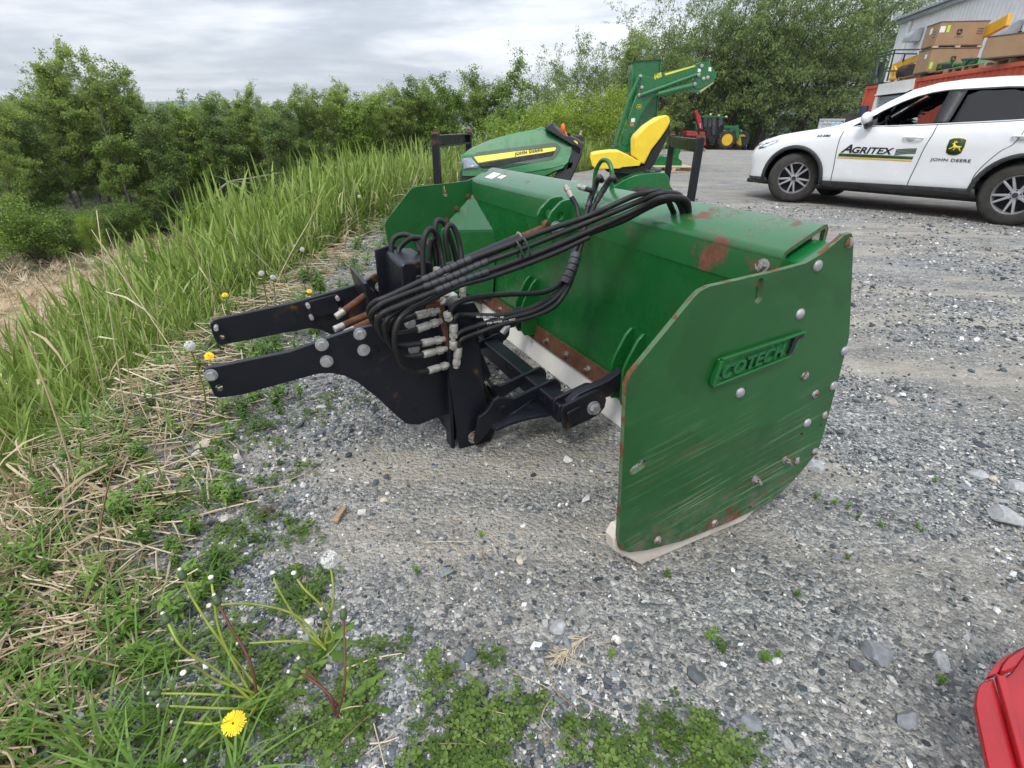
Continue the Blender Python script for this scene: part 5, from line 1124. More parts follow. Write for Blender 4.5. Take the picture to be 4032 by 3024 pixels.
for o_ in (.03, 2.41):
    kbox('top_rail', (KLEN / 2, o_, KZ - .06), (KLEN - .24, .06, .10), 'red_container'); kbox('bottom_rail', (KLEN / 2, o_, .10), (KLEN - .24, .06, .14), 'red_container')
    for d in (.06, KLEN - .06): kbox('corner_post', (d, o_ + (.04 if o_ < 1 else -.04), KZ / 2), (.14, .14, KZ), 'red_container')
for d in (.06, KLEN - .06): kbox('end_wall', (d, 1.22, KZ / 2), (.05, 2.2, KZ - .2), 'red_container')
dm_ = (DA + DB) / 2; dw_ = DB - DA
kbox('door_header', (dm_, .0, KZ - .17), (dw_, .10, .32), 'white_matt'); kbox('door_header_lip', (dm_, -.06, KZ - .36), (dw_ + .02, .05, .05), 'white_matt')
kbox('door_jamb', (DA + .12, .0, 1.16), (.24, .10, 2.02), 'white_matt'); kbox('door_jamb', (DB - .12, .0, 1.16), (.24, .10, 2.02), 'white_matt')
rd = kbox('roll_up_door', (dm_, .07, 1.16), (dw_ - .48, .02, 2.02), 'galv')
for i in range(18): kbox('slat', (dm_, .05, .24 + i * .11), (dw_ - .48, .022, .085), 'galv', rd, .01)
# goods on the container roof
def kpallet(d, o, label, mat='pallet_wood', L_=1.5, Wd=1.1): return pallet_geo('pallet', mat, label, tuple(KW(d, o, KZ - .005)), math.atan2(KD_[1], KD_[0]), L_, Wd, .13)
bxs = {}
def carton(name, corners, z0, z1, label, dark=True, mat='cardboard'):
    """big carton from its left, near and right lower corners"""
    a_, b_, c_ = [np.array([p[0], p[1], 0]) for p in corners]; d_ = a_ + (c_ - b_)
    t_ = thing(name, tuple((a_ + c_) / 2 + UZ * z0), label, 'box')
    mb = MB(); mb.prism([p + UZ * z0 for p in (a_, b_, c_, d_)], UZ * (z1 - z0)); mb.build('carton_body', mat, t_, bevel=.012)
    e1, e2 = unit(c_ - b_), unit(a_ - b_); cen = (a_ + c_) / 2
    mb = MB(); mb.prism([cen + (p - cen) * 1.015 + UZ * (z1 + .001) for p in (a_, b_, c_, d_)], UZ * .025); mb.build('lid_edge', 'cardboard_dark', t_)
    mb = MB(); mb.prism([cen + (p - cen) * 1.006 + UZ * (z0 - .012) for p in (a_, b_, c_, d_)], UZ * .03); mb.build('base_edge', 'cardboard_dark', t_)
    def face(pn, fx, fz, w, h, mat_, on='long', nm='label_sticker'):
        B = b_ if True else a_; L_ = np.linalg.norm((c_ - b_) if on == 'long' else (a_ - b_)); dirx = e1 if on == 'long' else e2
        nrm = -e2 if on == 'long' else -e1
        p = B + dirx * L_ * fx + UZ * (z0 + (z1 - z0) * fz) + nrm * .004; mb = MB(); mb.box(p, (w, .004, h), (dirx, nrm, UZ)); return mb.build(nm, mat_, t_)
    return t_, face, (a_, b_, c_, e1, e2)
def deer_print(t_, p, dirx, nrm, s):
    up_ = UZ; mb = MB(); mb.prism([p + dirx * x * s + up_ * z * s for x, z in ((-.5, .45), (-.3, .55), (.3, .55), (.5, .45), (.5, -.3), (.3, -.5), (0, -.56), (-.3, -.5), (-.5, -.3))], nrm * .003); mb.build('printed_emblem', 'print_black', t_)
    mb = MB(); mb.prism([p + nrm * .0035 + dirx * x * 5.2 * s + up_ * z * 5.0 * s for x, z in DEER], nrm * .002); mb.build('printed_deer', 'cardboard', t_)
zb0 = KZ + .135
def corner3(x, y, ang, L_, S_):
    b_ = gz(*ZB(x, y), 2.725); e1_ = np.array([math.cos(R_(ang)), math.sin(R_(ang)), 0]); e2_ = np.array([e1_[1], -e1_[0], 0]); return [b_ + e2_ * S_, b_, b_ + e1_ * L_]
_e = np.array([math.cos(R_(348)), math.sin(R_(348)), 0]); _b = np.array([12.994, 19.037, 0]); cA = [_b + np.array([-_e[1], _e[0], 0]) * .9, _b, _b + _e * 1.3]
zb1 = zb0 + .615
t1, f1, (a_, b_, c_, e1, e2) = carton('cardboard_carton', cA, zb0, zb1, 'lower large brown carton carrying another carton on the red container')
e1f = unit(c_ - b_); deer_print(t1, b_ + e1f * np.linalg.norm(c_ - b_) * .50 + UZ * (zb0 + .34) - e2 * .004, e1f, -e2, .14)
f1('x', .07, .28, .08, .18, 'label_green'); f1('x', .35, .72, .13, .12, 'label_white', 'short')
zc0 = zb1 + .085; zc1 = zc0 + .60
t2, f2, (a2, b2, c2, e12, e22) = carton('cardboard_carton', [a_ , b_, c_], zc0, zc1, 'topmost large brown carton with bright green sticker on the container')
deer_print(t2, b2 + e12 * np.linalg.norm(c2 - b2) * .44 + UZ * (zc0 + .34) - e22 * .004, e12, -e22, .14)
f2('x', .07, .70, .14, .16, 'label_white'); f2('x', .19, .72, .08, .18, 'label_green'); f2('x', .55, .72, .15, .16, 'label_white', 'short')
for i in range(3): f2('x', .86, .50 + i * .10, .16, .022, 'print_grey', nm='printed_line'); f2('x', .25, .40 + i * .12, .14, .025, 'print_grey', 'short', 'printed_line')
p = b2 + e12 * np.linalg.norm(c2 - b2) * .36 + UZ * (zc0 + .20) - e22 * .005; text_obj('JOHN DEERE', 'printed_name', 'print_grey', t2, p, e12, UZ, .035, .24, .002)
mbp = thing('pallet', tuple((a_ + c_) / 2 + UZ * zb1), 'wooden pallet between the two stacked cartons', 'pallet')
for f_ in (.04, .5, .96):
    for g_ in (.04, .96):
        P = b_ + (c_ - b_) * f_ + (a_ - b_) * g_; mb = MB(); mb.box(P + UZ * (zb1 + .052), (.14, .12, .058), (e1, e2, UZ)); mb.build('pallet_block', 'new_wood', mbp)
cen = (a_ + c_) / 2
mb = MB(); mb.box(cen + UZ * (zb1 + .034), (np.linalg.norm(c_ - b_), np.linalg.norm(a_ - b_), .012), (e1, e2, UZ)); mb.build('deck', 'pallet_wood', mbp)
cC = corner3(1960, 760, 292, 1.7, 1.0)
t3, f3, (a3, b3, c3, e13, e23) = carton('cardboard_carton', cC, zb0, zb0 + .46, 'brown carton with blue and red stickers at the right end of the container')
f3('x', .40, .45, .34, .45, 'label_white', 'short'); f3('x', .52, .70, .20, .22, 'label_blue', 'short'); f3('x', .80, .45, .12, .38, 'label_red', 'short'); f3('x', .22, .40, .12, .2, 'label_green', 'short')
def dk(x, y, o=.6, z=KZ): P = gz(*ZB(x, y), z); r = P - k0; return float(r @ KD_), float(-(r @ KN))
for (x0, x1, y, lb, mt) in ((620, 1200, 935, 'weathered pallet under the lower carton on the container', 'pallet_wood'), (1210, 1640, 860, 'dark pallet carrying green parts on the container', 'pallet_wood'), (1680, 2010, 790, 'pale pallet under the right hand carton on the container', 'new_wood')):
    da, db = kd(x0, y)[0], kd(x1, y - 40)[0]; kpallet((da + db) / 2, .62, lb, mt, abs(db - da) * .98, 1.1)
gp = thing('implement_parts', KW(kd(1300, 820)[0], .4, KZ + .13), 'green implement parts lying in front of the cartons on the container', 'implement')
mb = MB(); mb.prism([qk(x, y, .25) for x, y in ((1040, 860), (1130, 790), (1230, 770), (1310, 790), (1330, 850), (1250, 870), (1150, 865))], -KN * .4); mb.build('deck_shell', 'green_clean', gp, bevel=.03)
mb = MB(); mb.prism([qk(x, y, .2) for x, y in ((1200, 800), (1310, 790), (1310, 860), (1190, 870))], KN * .03); mb.build('cover', 'black_plastic', gp, bevel=.02)
mb = MB(); mb.prism([qk(x, y, .25) for x, y in ((1330, 800), (1440, 790), (1440, 750), (1530, 730), (1640, 725), (1640, 800), (1480, 830), (1330, 850))], -KN * .5); mb.build('linkage', 'green_clean', gp, bevel=.03)
for p0, p1 in (((1440, 740), (1640, 730)), ((1470, 820), (1560, 720)), ((1300, 830), (1330, 740))):
    mb = MB(); mb.cyl(qk(*p0, .15), qk(*p1, .15), .03, n=8); mb.build('rod', 'green_dark', gp, smooth=40)
tyr = thing('rubber_roll', qk(760, 900, .5), 'dark ribbed rubber track beside the lower carton on the container', 'track')
c0 = qk(755, 895, .4); mb = MB(); mb.lathe([(.0, -.3), (.20, -.3), (.24, -.26), (.24, -.2), (.21, -.18), (.24, -.14), (.24, -.06), (.21, -.04), (.24, 0), (.24, .08), (.21, .1), (.24, .14), (.24, .26), (.2, .3), (0, .3)], c0, KD_, 18); mb.build('roll', 'tyre', tyr, smooth=30)
# yellow boom lying on the roof
yb = thing('yellow_boom', qk(600, 1000, 1.0), 'yellow steel lifting boom lying behind the cartons on the container', 'boom')
def ybar(p0, p1, w, h, o=1.3, nm='beam', par=None):
    a0, a1 = qk(*p0, o), qk(*p1, o); d = unit(a1 - a0); mb = MB(); n_ = np.cross(d, KN); mb.box((a0 + a1) / 2, (np.linalg.norm(a1 - a0), w, h), (d, KN, unit(n_))); return mb.build(nm, 'yellow_steel', yb, bevel=.01)
ybar((560, 850), (860, 735), .12, .22); ybar((850, 740), (1760, 400), .12, .22); ybar((1740, 400), (2030, 245), .12, .30, nm='jib'); ybar((580, 840), (575, 1010), .12, .12, 1.2, 'upright'); ybar((600, 830), (655, 990), .08, .10, 1.15, 'brace'); ybar((540, 985), (700, 960), .1, .08, 1.15, 'foot')
# green platform with rails at the far end
plt_ = thing('access_platform', qk(400, 1040, -.5), 'dark green steel platform with railings at the far end of the container', 'platform')
for i, (p0, p1, o_) in enumerate((((310, 1050), (395, 690), -.8), ((400, 1040), (505, 650), -.8), ((505, 1010), (605, 620), .6), ((370, 1045), (385, 760), -.5), ((455, 1020), (480, 830), 0), ((700, 770), (735, 670), 1.2))):
    mb = MB(); mb.cyl(qk(*p0, o_), qk(*p1, o_), .03, n=8); mb.build('rail_post', 'dark_green_steel', plt_, smooth=40)
for p0, p1, o_ in (((390, 675), (610, 620), -.2), ((610, 620), (910, 615), 1.2), ((395, 710), (600, 665), -.2), ((600, 665), (880, 670), 1.2), ((330, 890), (560, 840), -.2), ((360, 885), (680, 880), .3)):
    mb = MB(); mb.cyl(qk(*p0, o_), qk(*p1, o_), .025, n=8); mb.build('rail', 'dark_green_steel', plt_, smooth=40)
mb = MB(); mb.box(KW(.62, 1.15, KZ + .03), (1.35, 2.3, .05), (KD_, -KN, UZ)); mb.build('platform_deck', 'dark_green_steel', plt_)
for c_ in ((435, 835), (420, 905)): mb = MB(); mb.box(qk(*c_, -.7), (.18, .12, .30), (KD_, KN, UZ)); mb.build('control_box', 'black_plastic', plt_, bevel=.01)

# ------------------------------------------------------------------ metal clad building
BZ = 6.4
bc = gz(*ZB(705, 258), BZ); B0 = bc * np.array([1, 1, 0])
def BW(d, o, z): return B0 + KD_ * d - KN * o + UZ * z
BG0 = -.2
def qw(x, y, o=0): return onp(*ZB(x, y), B0 - KN * o, KN)
bld = thing('metal_building', BW(10, 5, 0), 'tall pale grey metal clad building behind the red container', 'building')
corr('front_wall', 0, 22, .0, BG0, BZ - .05, .30, .03, 'metal_cladding', bld, BW)
def bbox(name, c, s, mat, par=None, bev=.01): mb = MB(); mb.box(BW(*c), s, (KD_, -KN, UZ)); return mb.build(name, mat, par or bld, bevel=bev)
bbox('end_wall', (.02, 6.06, BZ / 2 - .1), (.04, 12, BZ), 'metal_cladding'); bbox('corner_trim', (.0, -.02, BZ / 2 - .1), (.12, .06, BZ - .1), 'metal_cladding')
bbox('eave_gutter', (11, -.12, BZ - .06), (22.4, .22, .16), 'galv'); bbox('downpipe', (kd(840, 215)[0] * 0 + float((qw(835, 235) - B0) @ KD_), -.09, BZ / 2 - .1), (.12, .12, BZ - .2), 'metal_cladding')
mb = MB(); mb.prism([BW(-.3, -.35, BZ + .02), BW(-.3, 6.5, BZ + 1.2), BW(-.3, 6.5, BZ + 1.32), BW(-.3, -.35, BZ + .14)], KD_ * 22.6); mb.build('roof', 'galv', bld)
for i in range(60): bbox('roof_rib', (-.2 + i * .38, -.33, BZ + .10), (.10, .08, .12), 'galv')
for (x, y0, y1, w) in ((880, 370, 520, .75), (2040, 290, 465, 1.0)):
    P = qw(x, y1); Q = qw(x, y0); h = Q[2] - P[2]; r_ = h; mb = MB()
    out = [P + UZ * h] + [P + KN * (r_ * math.sin(a)) + UZ * (r_ * math.cos(a)) for a in np.linspace(0, math.pi / 2, 8)] 
    out = [P] + [P + KN * (r_ * .9 * math.sin(a)) + UZ * (h * math.cos(a)) for a in np.linspace(0, math.pi / 2, 9)]
    mb.prism([p - KD_ * w / 2 + KN * .04 for p in out], KD_ * w); mb.build('vent_hood', 'galv', bld, smooth=40)
wx0, wz0 = float((qw(1700, 690) - B0) @ KD_), qw(1700, 690)[2]; wx1, wz1 = float((qw(1850, 450) - B0) @ KD_), qw(1850, 450)[2]
wn_ = bbox('window', ((wx0 + wx1) / 2, -.03, (wz0 + wz1) / 2), (abs(wx1 - wx0), .06, abs(wz1 - wz0)), 'black_plastic'); bbox('pane', ((wx0 + wx1) / 2, -.065, (wz0 + wz1) / 2), (abs(wx1 - wx0) - .16, .01, abs(wz1 - wz0) - .16), 'black_gloss', wn_)
p = qw(2125, 465); mb = MB(); mb.box(p + KN * .05, (.45, .05, .35), (KD_, KN, UZ)); mb.build('wall_sign', 'dark_green_steel', bld)

# ------------------------------------------------------------------ things behind the SUV's bonnet
ib = thing('ibc_tote', tuple(aty(*ZS(685, 380), 14.2) * np.array([1, 1, 0])), 'white caged liquid tote showing over the SUV bonnet', 'tote')
ctr = np.array(ib.location); zt_ = aty(*ZS(685, 338), 14.2)[2]; iw = float(np.linalg.norm(aty(*ZS(775, 340), 14.2) - aty(*ZS(595, 340), 14.2))) * .95
ify = unit(np.array([ctr[0], ctr[1], 0])); ifx = np.array([ify[1], -ify[0], 0]); IFR = (ifx, ify, UZ)
def IP(x_, y_, z_): return ctr + ifx * x_ + ify * y_ + UZ * z_
mb = MB(); mb.box(IP(0, .5, zt_ / 2 + .05), (iw * .95, .95, zt_ - .22), IFR); mb.build('plastic_tank', 'white_matt', ib, bevel=.05)
for i in range(7):
    mb = MB(); mb.box(IP(-iw / 2 + i * iw / 6, -.02, zt_ / 2), (.025, .02, zt_ - .04), IFR); mb.build('cage_bar', 'galv', ib)
    mb = MB(); mb.box(IP(-iw / 2 + i * iw / 6, 1.0, zt_ / 2), (.025, .02, zt_ - .04), IFR); mb.build('cage_bar', 'galv', ib)
for j in range(5): mb = MB(); mb.box(IP(0, -.045, .2 + j * (zt_ - .23) / 4), (iw, .02, .025), IFR); mb.build('cage_bar', 'galv', ib)
for y_ in (-.02, 1.0): mb = MB(); mb.box(IP(0, y_, zt_ - .01), (iw + .03, .03, .03), IFR); mb.build('cage_top_rail', 'galv', ib)
mb = MB(); mb.box(IP(.1, -.06, zt_ - .13), (.18, .006, .09), IFR); mb.build('name_plate', 'label_blue', ib)
mb = MB(); mb.box(IP(0, .5, .07), (iw, 1.0, .13), IFR); mb.build('pallet_base', 'galv', ib)
tsx = aty(*ZS(835, 380), 14.6) * np.array([1, 1, 0]); ztop = aty(*ZS(835, 290), 14.6)[2]; rw_ = .5 * float(aty(*ZS(893, 340), 14.6)[0] - aty(*ZS(778, 340), 14.6)[0])
nT = 6; hT = ztop / nT
for i in range(nT):
    lb = ('lowest', 'second lowest', 'third', 'fourth', 'second from the top', 'topmost')[i] + ' black tyre of the stack beside the white tote'
    o = thing('stacked_tyre', tuple(tsx + UZ * hT * i), lb, 'tyre', 'tyres stacked beside the tote'); mb = MB()
    mb.lathe([(rw_ * .55, .01), (rw_ * .9, .0), (rw_, hT * .25), (rw_, hT * .75), (rw_ * .9, hT * .99), (rw_ * .55, hT * .98)], tsx + UZ * hT * i, UZ, 28, cap=False); mb.build('casing', 'tyre', o, smooth=30)
    mb = MB()
    for j in range(24): a = 2 * math.pi * j / 24; d = np.array([math.cos(a), math.sin(a), 0]); mb.box(tsx + UZ * hT * (i + .5) + d * rw_, (.03, .05, hT * .8), (d, np.cross(UZ, d), UZ))
    mb.build('tread_blocks', 'tyre', o)
bl = thing('blue_canister', tuple(aty(*ZS(912, 380), 15.2) * np.array([1, 1, 0])), 'slim dark blue canister between the tyre stack and the container', 'canister')
c0 = np.array(bl.location); zz = aty(*ZS(910, 232), 15.2)[2]; mk('blue_dark', (.012, .02, .06), .5)
mb = MB(); mb.lathe([(.09, 0), (.10, .05), (.10, zz * .3), (.11, zz * .33), (.10, zz * .36), (.10, zz * .64), (.11, zz * .67), (.10, zz * .7), (.10, zz - .04), (.09, zz), (0, zz)], c0, UZ, 22); mb.build('drum', 'blue_dark', bl, smooth=40)

# ------------------------------------------------------------------ red implement at the right edge
ri = thing('red_implement', tuple(gz(*ZR(500, 1200), 0)), 'bright red steel implement corner at the bottom right edge', 'implement')
RZ = .16
def rz_(pts, z): return [gz(*ZR(*p), z) for p in pts]
mb = MB(); mb.prism(rz_([(130, 870), (150, 720), (180, 625), (240, 575), (355, 540), (500, 1000), (680, 1659), (760, 2200), (400, 2200), (290, 1659), (160, 1050)], RZ), -UZ * .012); mb.build('floor_plate', 'red_paint', ri, bevel=.002)
mb = MB(); mb.prism(rz_([(470, 540), (570, 470), (735, 240), (1100, 0), (1500, 200), (1500, 1900), (800, 1900), (640, 1250)], RZ - .004), -UZ * .012); mb.build('inner_plate', 'red_paint', ri, bevel=.002)
q = rz_([(352, 538), (470, 545), (575, 990), (740, 1659), (800, 1900), (740, 1900), (650, 1659), (480, 1030)], RZ + .001); mb = MB(); mb.prism(q, UZ * .012); mb.build('edge_bar', 'red_paint', ri, bevel=.003)
mb = MB(); mb.prism(rz_([(395, 505), (430, 430), (500, 345), (735, 195), (1100, 10), (1100, 120), (735, 250), (575, 462), (440, 522)], RZ - .002), UZ * .018); mb.build('corner_facet', 'red_paint', ri, bevel=.004)
mb = MB(); mb.prism(rz_([(240, 572), (300, 470), (345, 405), (470, 312), (735, 182), (1100, -10), (1100, 5), (735, 192), (500, 340), (430, 425), (392, 505), (352, 535)], RZ - .004), UZ * .012); mb.build('rim', 'red_paint', ri, bevel=.002)
for p in ((900, 600), (1300, 1500)):
    c0 = gz(*ZR(*p), RZ); mb = MB(); mb.cyl(c0 - UZ * .012, c0 * np.array([1, 1, 0]), .02, n=12); mb.build('leg', 'red_paint', ri)
# ------------------------------------------------------------------ scatter helper (uncountable ground cover)
rs = np.random.RandomState(11)
def proto(name, mb, mat, smooth=None):
    me = bpy.data.meshes.new(name); me.from_pydata([tuple(p) for p in mb.v], [], mb.f)
    for mm in (mat if isinstance(mat, (list, tuple)) else [mat]): me.materials.append(MATS[mm])
    if any(mb.m): me.polygons.foreach_set('material_index', mb.m)
    if smooth: me.polygons.foreach_set('use_smooth', [True] * len(me.polygons))
    o = bpy.data.objects.new(name, me); return o
def scatter(name, protos, pos, rot, scl, idx, label, cat):
    n = len(pos); me = bpy.data.meshes.new(name); me.vertices.add(n); me.vertices.foreach_set('co', np.asarray(pos, np.float32).ravel())
    for nm, tp_, arr, key in (('rot', 'FLOAT_VECTOR', rot, 'vector'), ('scl', 'FLOAT_VECTOR', scl, 'vector'), ('idx', 'INT', idx, 'value')):
        a = me.attributes.new(nm, tp_, 'POINT'); a.data.foreach_set(key, np.asarray(arr, np.int32 if tp_ == 'INT' else np.float32).ravel())
    o = bpy.data.objects.new(name, me); COL.objects.link(o); tag(o, label, cat, kind='stuff')
    g = bpy.data.node_groups.new(name, 'GeometryNodeTree'); g.interface.new_socket('Geometry', in_out='INPUT', socket_type='NodeSocketGeometry'); g.interface.new_socket('Geometry', in_out='OUTPUT', socket_type='NodeSocketGeometry')
    gi = g.nodes.new('NodeGroupInput'); go = g.nodes.new('NodeGroupOutput'); ip = g.nodes.new('GeometryNodeInstanceOnPoints'); jg = g.nodes.new('GeometryNodeJoinGeometry')
    for p in protos:
        oi = g.nodes.new('GeometryNodeObjectInfo'); oi.inputs['Object'].default_value = p; oi.inputs['As Instance'].default_value = True; g.links.new(oi.outputs['Geometry'], jg.inputs[0])
    def na(nm, dt):
        x = g.nodes.new('GeometryNodeInputNamedAttribute'); x.data_type = dt; x.inputs['Name'].default_value = nm; return x.outputs['Attribute']
    g.links.new(gi.outputs[0], ip.inputs['Points']); g.links.new(jg.outputs[0], ip.inputs['Instance']); ip.inputs['Pick Instance'].default_value = True
    g.links.new(na('idx', 'INT'), ip.inputs['Instance Index']); g.links.new(na('rot', 'FLOAT_VECTOR'), ip.inputs['Rotation']); g.links.new(na('scl', 'FLOAT_VECTOR'), ip.inputs['Scale'])
    g.links.new(ip.outputs[0], go.inputs[0]); md = o.modifiers.new('scatter', 'NODES'); md.node_group = g
    return o
def wedge(n, r0, r1, a0=-62, a1=62, power=1.0):
    """ground points round the camera, thinning with distance"""
    u = rs.rand(n); r = (r0 ** (1 - power) + u * (r1 ** (1 - power) - r0 ** (1 - power))) ** (1 / (1 - power)) if power != 1 else r0 * (r1 / r0) ** u
    a = np.radians(a0 + (a1 - a0) * rs.rand(n)); return r * np.sin(a), r * np.cos(a)
def rvec(n, s=1.): return np.stack([s * (rs.rand(n) - .5) * 2, s * (rs.rand(n) - .5) * 2, rs.rand(n) * 6.283], 1)
# keep plants and stones clear of the machine's feet
def inside_plow(x, y):
    r = np.stack([x - PA[0], y - PA[1]], 1); a = r @ PE[:2]; b_ = r @ PG[:2]; return (a > -.12) & (a < .62) & (b_ > -.02) & (b_ < .06)

# ---- gravel
m, t, b = nodes('stone'); rn_ = N(t, 'ShaderNodeObjectInfo').outputs['Random']; v = ocoord(t)
SC_ = ((0, (.032, .041, .048)), (.24, (.075, .092, .102)), (.45, (.145, .163, .175)), (.62, (.225, .24, .252)), (.75, (.32, .325, .33)), (.84, (.40, .37, .32)), (.91, (.50, .495, .48)), (.965, (.64, .63, .61)), (1, (.80, .79, .76)))
c_ = rampn(t, rn_, SC_); mot = rampn(t, noise(t, v, 3.2, 4, .65), ((.3, .72), (.7, 1.25))); c_ = mixc(t, 1.0, c_, mot, 'MULTIPLY')
t.links.new(c_, b.inputs['Base Color']); b.inputs['Roughness'].default_value = .85; b.inputs['Specular IOR Level'].default_value = .3
def stone_proto(i, flat=.6):
    r = np.random.RandomState(100 + i); bm = bmesh.new(); bmesh.ops.create_icosphere(bm, subdivisions=1, radius=1.0)
    pl_ = [(unit(r.randn(3)), .55 + .35 * r.rand()) for _ in range(7)]
    mb = MB(); bm.verts.index_update()
    for v_ in bm.verts:
        p = np.array(v_.co) * (1 + .18 * r.randn())
        for n_, h in pl_:
            d = p @ n_
            if d > h: p = p - n_ * (d - h)
        mb.v.append(tuple(p * np.array([1, .55 + .4 * ((i * 37) % 10) / 10, flat])))
    mb.f = [[w.index for w in f.verts] for f in bm.faces]; mb.m = [0] * len(mb.f); bm.free(); return proto('pebble', mb, 'stone')
PEB = [stone_proto(i, .35 + .08 * i) for i in range(5)]
n = 230000
x, y = wedge(n, .42, 9.5, -66, 60, 1.0)
d = off_pad(x, y); cov = fbm(x, y, 1.1, 21); keep = (d < .25 + .5 * (fbm(x, y, 3, 4) - .5)) & (rs.rand(n) < np.clip(1.3 - 1.25 * sstep(.47, .60, cov), .12, 1))
x, y = x[keep], y[keep]; n = len(x); z = terr(x, y); r = np.hypot(x, y)
s = np.exp(rs.randn(n) * .48 + math.log(.0036)) * (1 + .22 * np.clip(r - 1, 0, 6)); s = np.clip(s, .002, .026)
big = rs.rand(n) < .012; s[big] *= 1.9; s = np.clip(s, .002, .019 + .004 * r)
scl = s[:, None] * (1 + .25 * rs.randn(n, 3)).clip(.6, 1.6)
scatter('gravel', PEB, np.stack([x, y, z + s * .22], 1), rvec(n, .35), scl, rs.randint(0, 5, n), 'loose crushed grey stone covering the yard', 'gravel')

# ---- leaf materials
def leafmat(name, c0, c1, c2, trans=.35, back=None, rough=.5):
    m, t, b = nodes(name); rn_ = N(t, 'ShaderNodeObjectInfo').outputs['Random']
    tone = N(t, 'ShaderNodeAttribute', attribute_name='tone').outputs['Fac']
    f = mth(t, 'ADD', mth(t, 'MULTIPLY', tone, .75), mth(t, 'MULTIPLY', rn_, .25))
    col = rampn(t, f, ((.1, c0), (.5, c1), (.9, c2)))
    if back:
        bf = N(t, 'ShaderNodeNewGeometry').outputs['Backfacing']; col = mixc(t, mth(t, 'MULTIPLY', bf, .55), col, back)
    t.links.new(col, b.inputs['Base Color']); b.inputs['Roughness'].default_value = rough; b.inputs['Specular IOR Level'].default_value = .25
    tr_ = N(t, 'ShaderNodeBsdfTranslucent', {'Color': col}); mx = N(t, 'ShaderNodeMixShader', {0: trans}); t.links.new(b.outputs[0], mx.inputs[1]); t.links.new(tr_.outputs[0], mx.inputs[2])
    t.links.new(mx.outputs[0], t.nodes['Material Output'].inputs[0]); return m
def instleaf(name, c0, c1, c2, trans=.3):
    """leaf colour chosen per plant"""
    m, t, b = nodes(name); rn_ = N(t, 'ShaderNodeObjectInfo').outputs['Random']; col = rampn(t, rn_, ((.05, c0), (.5, c1), (.95, c2)))
    zz = N(t, 'ShaderNodeSeparateXYZ', {0: ocoord(t)}).outputs[2]
    t.links.new(col, b.inputs['Base Color']); b.inputs['Roughness'].default_value = .45; b.inputs['Specular IOR Level'].default_value = .3
    tr_ = N(t, 'ShaderNodeBsdfTranslucent', {'Color': col}); mx = N(t, 'ShaderNodeMixShader', {0: trans}); t.links.new(b.outputs[0], mx.inputs[1]); t.links.new(tr_.outputs[0], mx.inputs[2])
    t.links.new(mx.outputs[0], t.nodes['Material Output'].inputs[0]); return m
instleaf('clover_leaf', (.055, .10, .016), (.09, .155, .026), (.155, .235, .05))
instleaf('reed_leaf', (.13, .20, .035), (.22, .32, .06), (.36, .46, .13), .38)
instleaf('weed_leaf', (.06, .13, .018), (.11, .21, .03), (.18, .30, .055))
instleaf('straw', (.26, .19, .105), (.46, .37, .23), (.64, .55, .40), .1)
instleaf('dry_brown', (.10, .06, .03), (.16, .10, .05), (.24, .16, .09), .1)
mk('stem_green', (.22, .27, .035), .5, var=.3, scale=20); mk('stem_red', (.13, .045, .035), .5, var=.3, scale=20)
mk('dandelion_yellow', (.90, .62, .01), .6, var=.1, scale=60); mk('dandelion_white', (.72, .72, .69), .8, var=.05); mk('bud_green', (.045, .08, .025), .6, var=.3, scale=80); mk('bud_white', (.78, .74, .62), .7)

# clover
def blade(mb, base, d, up_, L_, w, segs=3, curl=.3, mi=0, fold=.0):
    """tapered leaf as a strip of quads"""
    d = unit(d); sdir = unit(np.cross(d, up_)); vs = []; p = np.array(base, float); dd = d.copy()
    prof = [.55, 1.0, .8, .45, .12] if segs > 2 else [.7, 1, .2]
    for i in range(segs + 1):
        t_ = i / segs; ww = w * np.interp(t_, np.linspace(0, 1, len(prof)), prof); vs += [p - sdir * ww / 2 + up_ * fold * ww, p + sdir * ww / 2 + up_ * fold * ww]; dd = unit(dd - np.array([0, 0, 1.]) * curl / segs); p = p + dd * L_ / segs
    mb.add(vs, [(2 * i, 2 * i + 1, 2 * i + 3, 2 * i + 2) for i in range(segs)], mi)
def clover(i):
    r = np.random.RandomState(i); mb = MB()
    for k_ in range(5):
        c = np.array([r.randn() * .5, r.randn() * .5, .35 + .45 * r.rand()]); tilt = unit(np.array([r.randn() * .25, r.randn() * .25, 1.])); a0 = r.rand() * 6.28; s_ = .30 + .2 * r.rand()
        for j in range(3):
            a = a0 + j * 2.094; dd = np.array([math.cos(a), math.sin(a), .12]); sd_ = np.cross(tilt, dd)
            mb.add([c, c + dd * s_ * .55 + sd_ * s_ * .42, c + dd * s_ * 1.0 + sd_ * s_ * .25 - tilt * .03, c + dd * s_ * .95 - tilt * .05, c + dd * s_ * 1.0 - sd_ * s_ * .25 - tilt * .03, c + dd * s_ * .55 - sd_ * s_ * .42], [(0, 1, 2, 3), (0, 3, 4, 5)])
        mb.add([c, c + np.array([.02, 0, 0]), np.array([c[0] * .4, c[1] * .4, 0])], [(0, 1, 2)])
    return proto('clover', mb, 'clover_leaf')
CLV = [clover(i) for i in range(5)]
BL = [(300, 1100, .16), (400, 1290, .16), (330, 1430, .13), (600, 1480, .10), (800, 1460, .10), (860, 1400, .06), (1000, 1570, .10), (1120, 1570, .09), (1250, 1590, .08), (1400, 1560, .05), (1510, 1620, .09), (1640, 1640, .05), (470, 1180, .16), (640, 1150, .10), (700, 880, .16), (560, 900, .2), (450, 980, .2), (760, 860, .14), (250, 1250, .15), (600, 1030, .12), (650, 1280, .10), (1060, 1430, .05), (920, 1480, .08), (200, 1400, .14), (120, 1500, .14), (480, 1400, .12), (760, 1580, .08), (900, 1620, .09), (1300, 1640, .08), (1020, 1640, .1)]
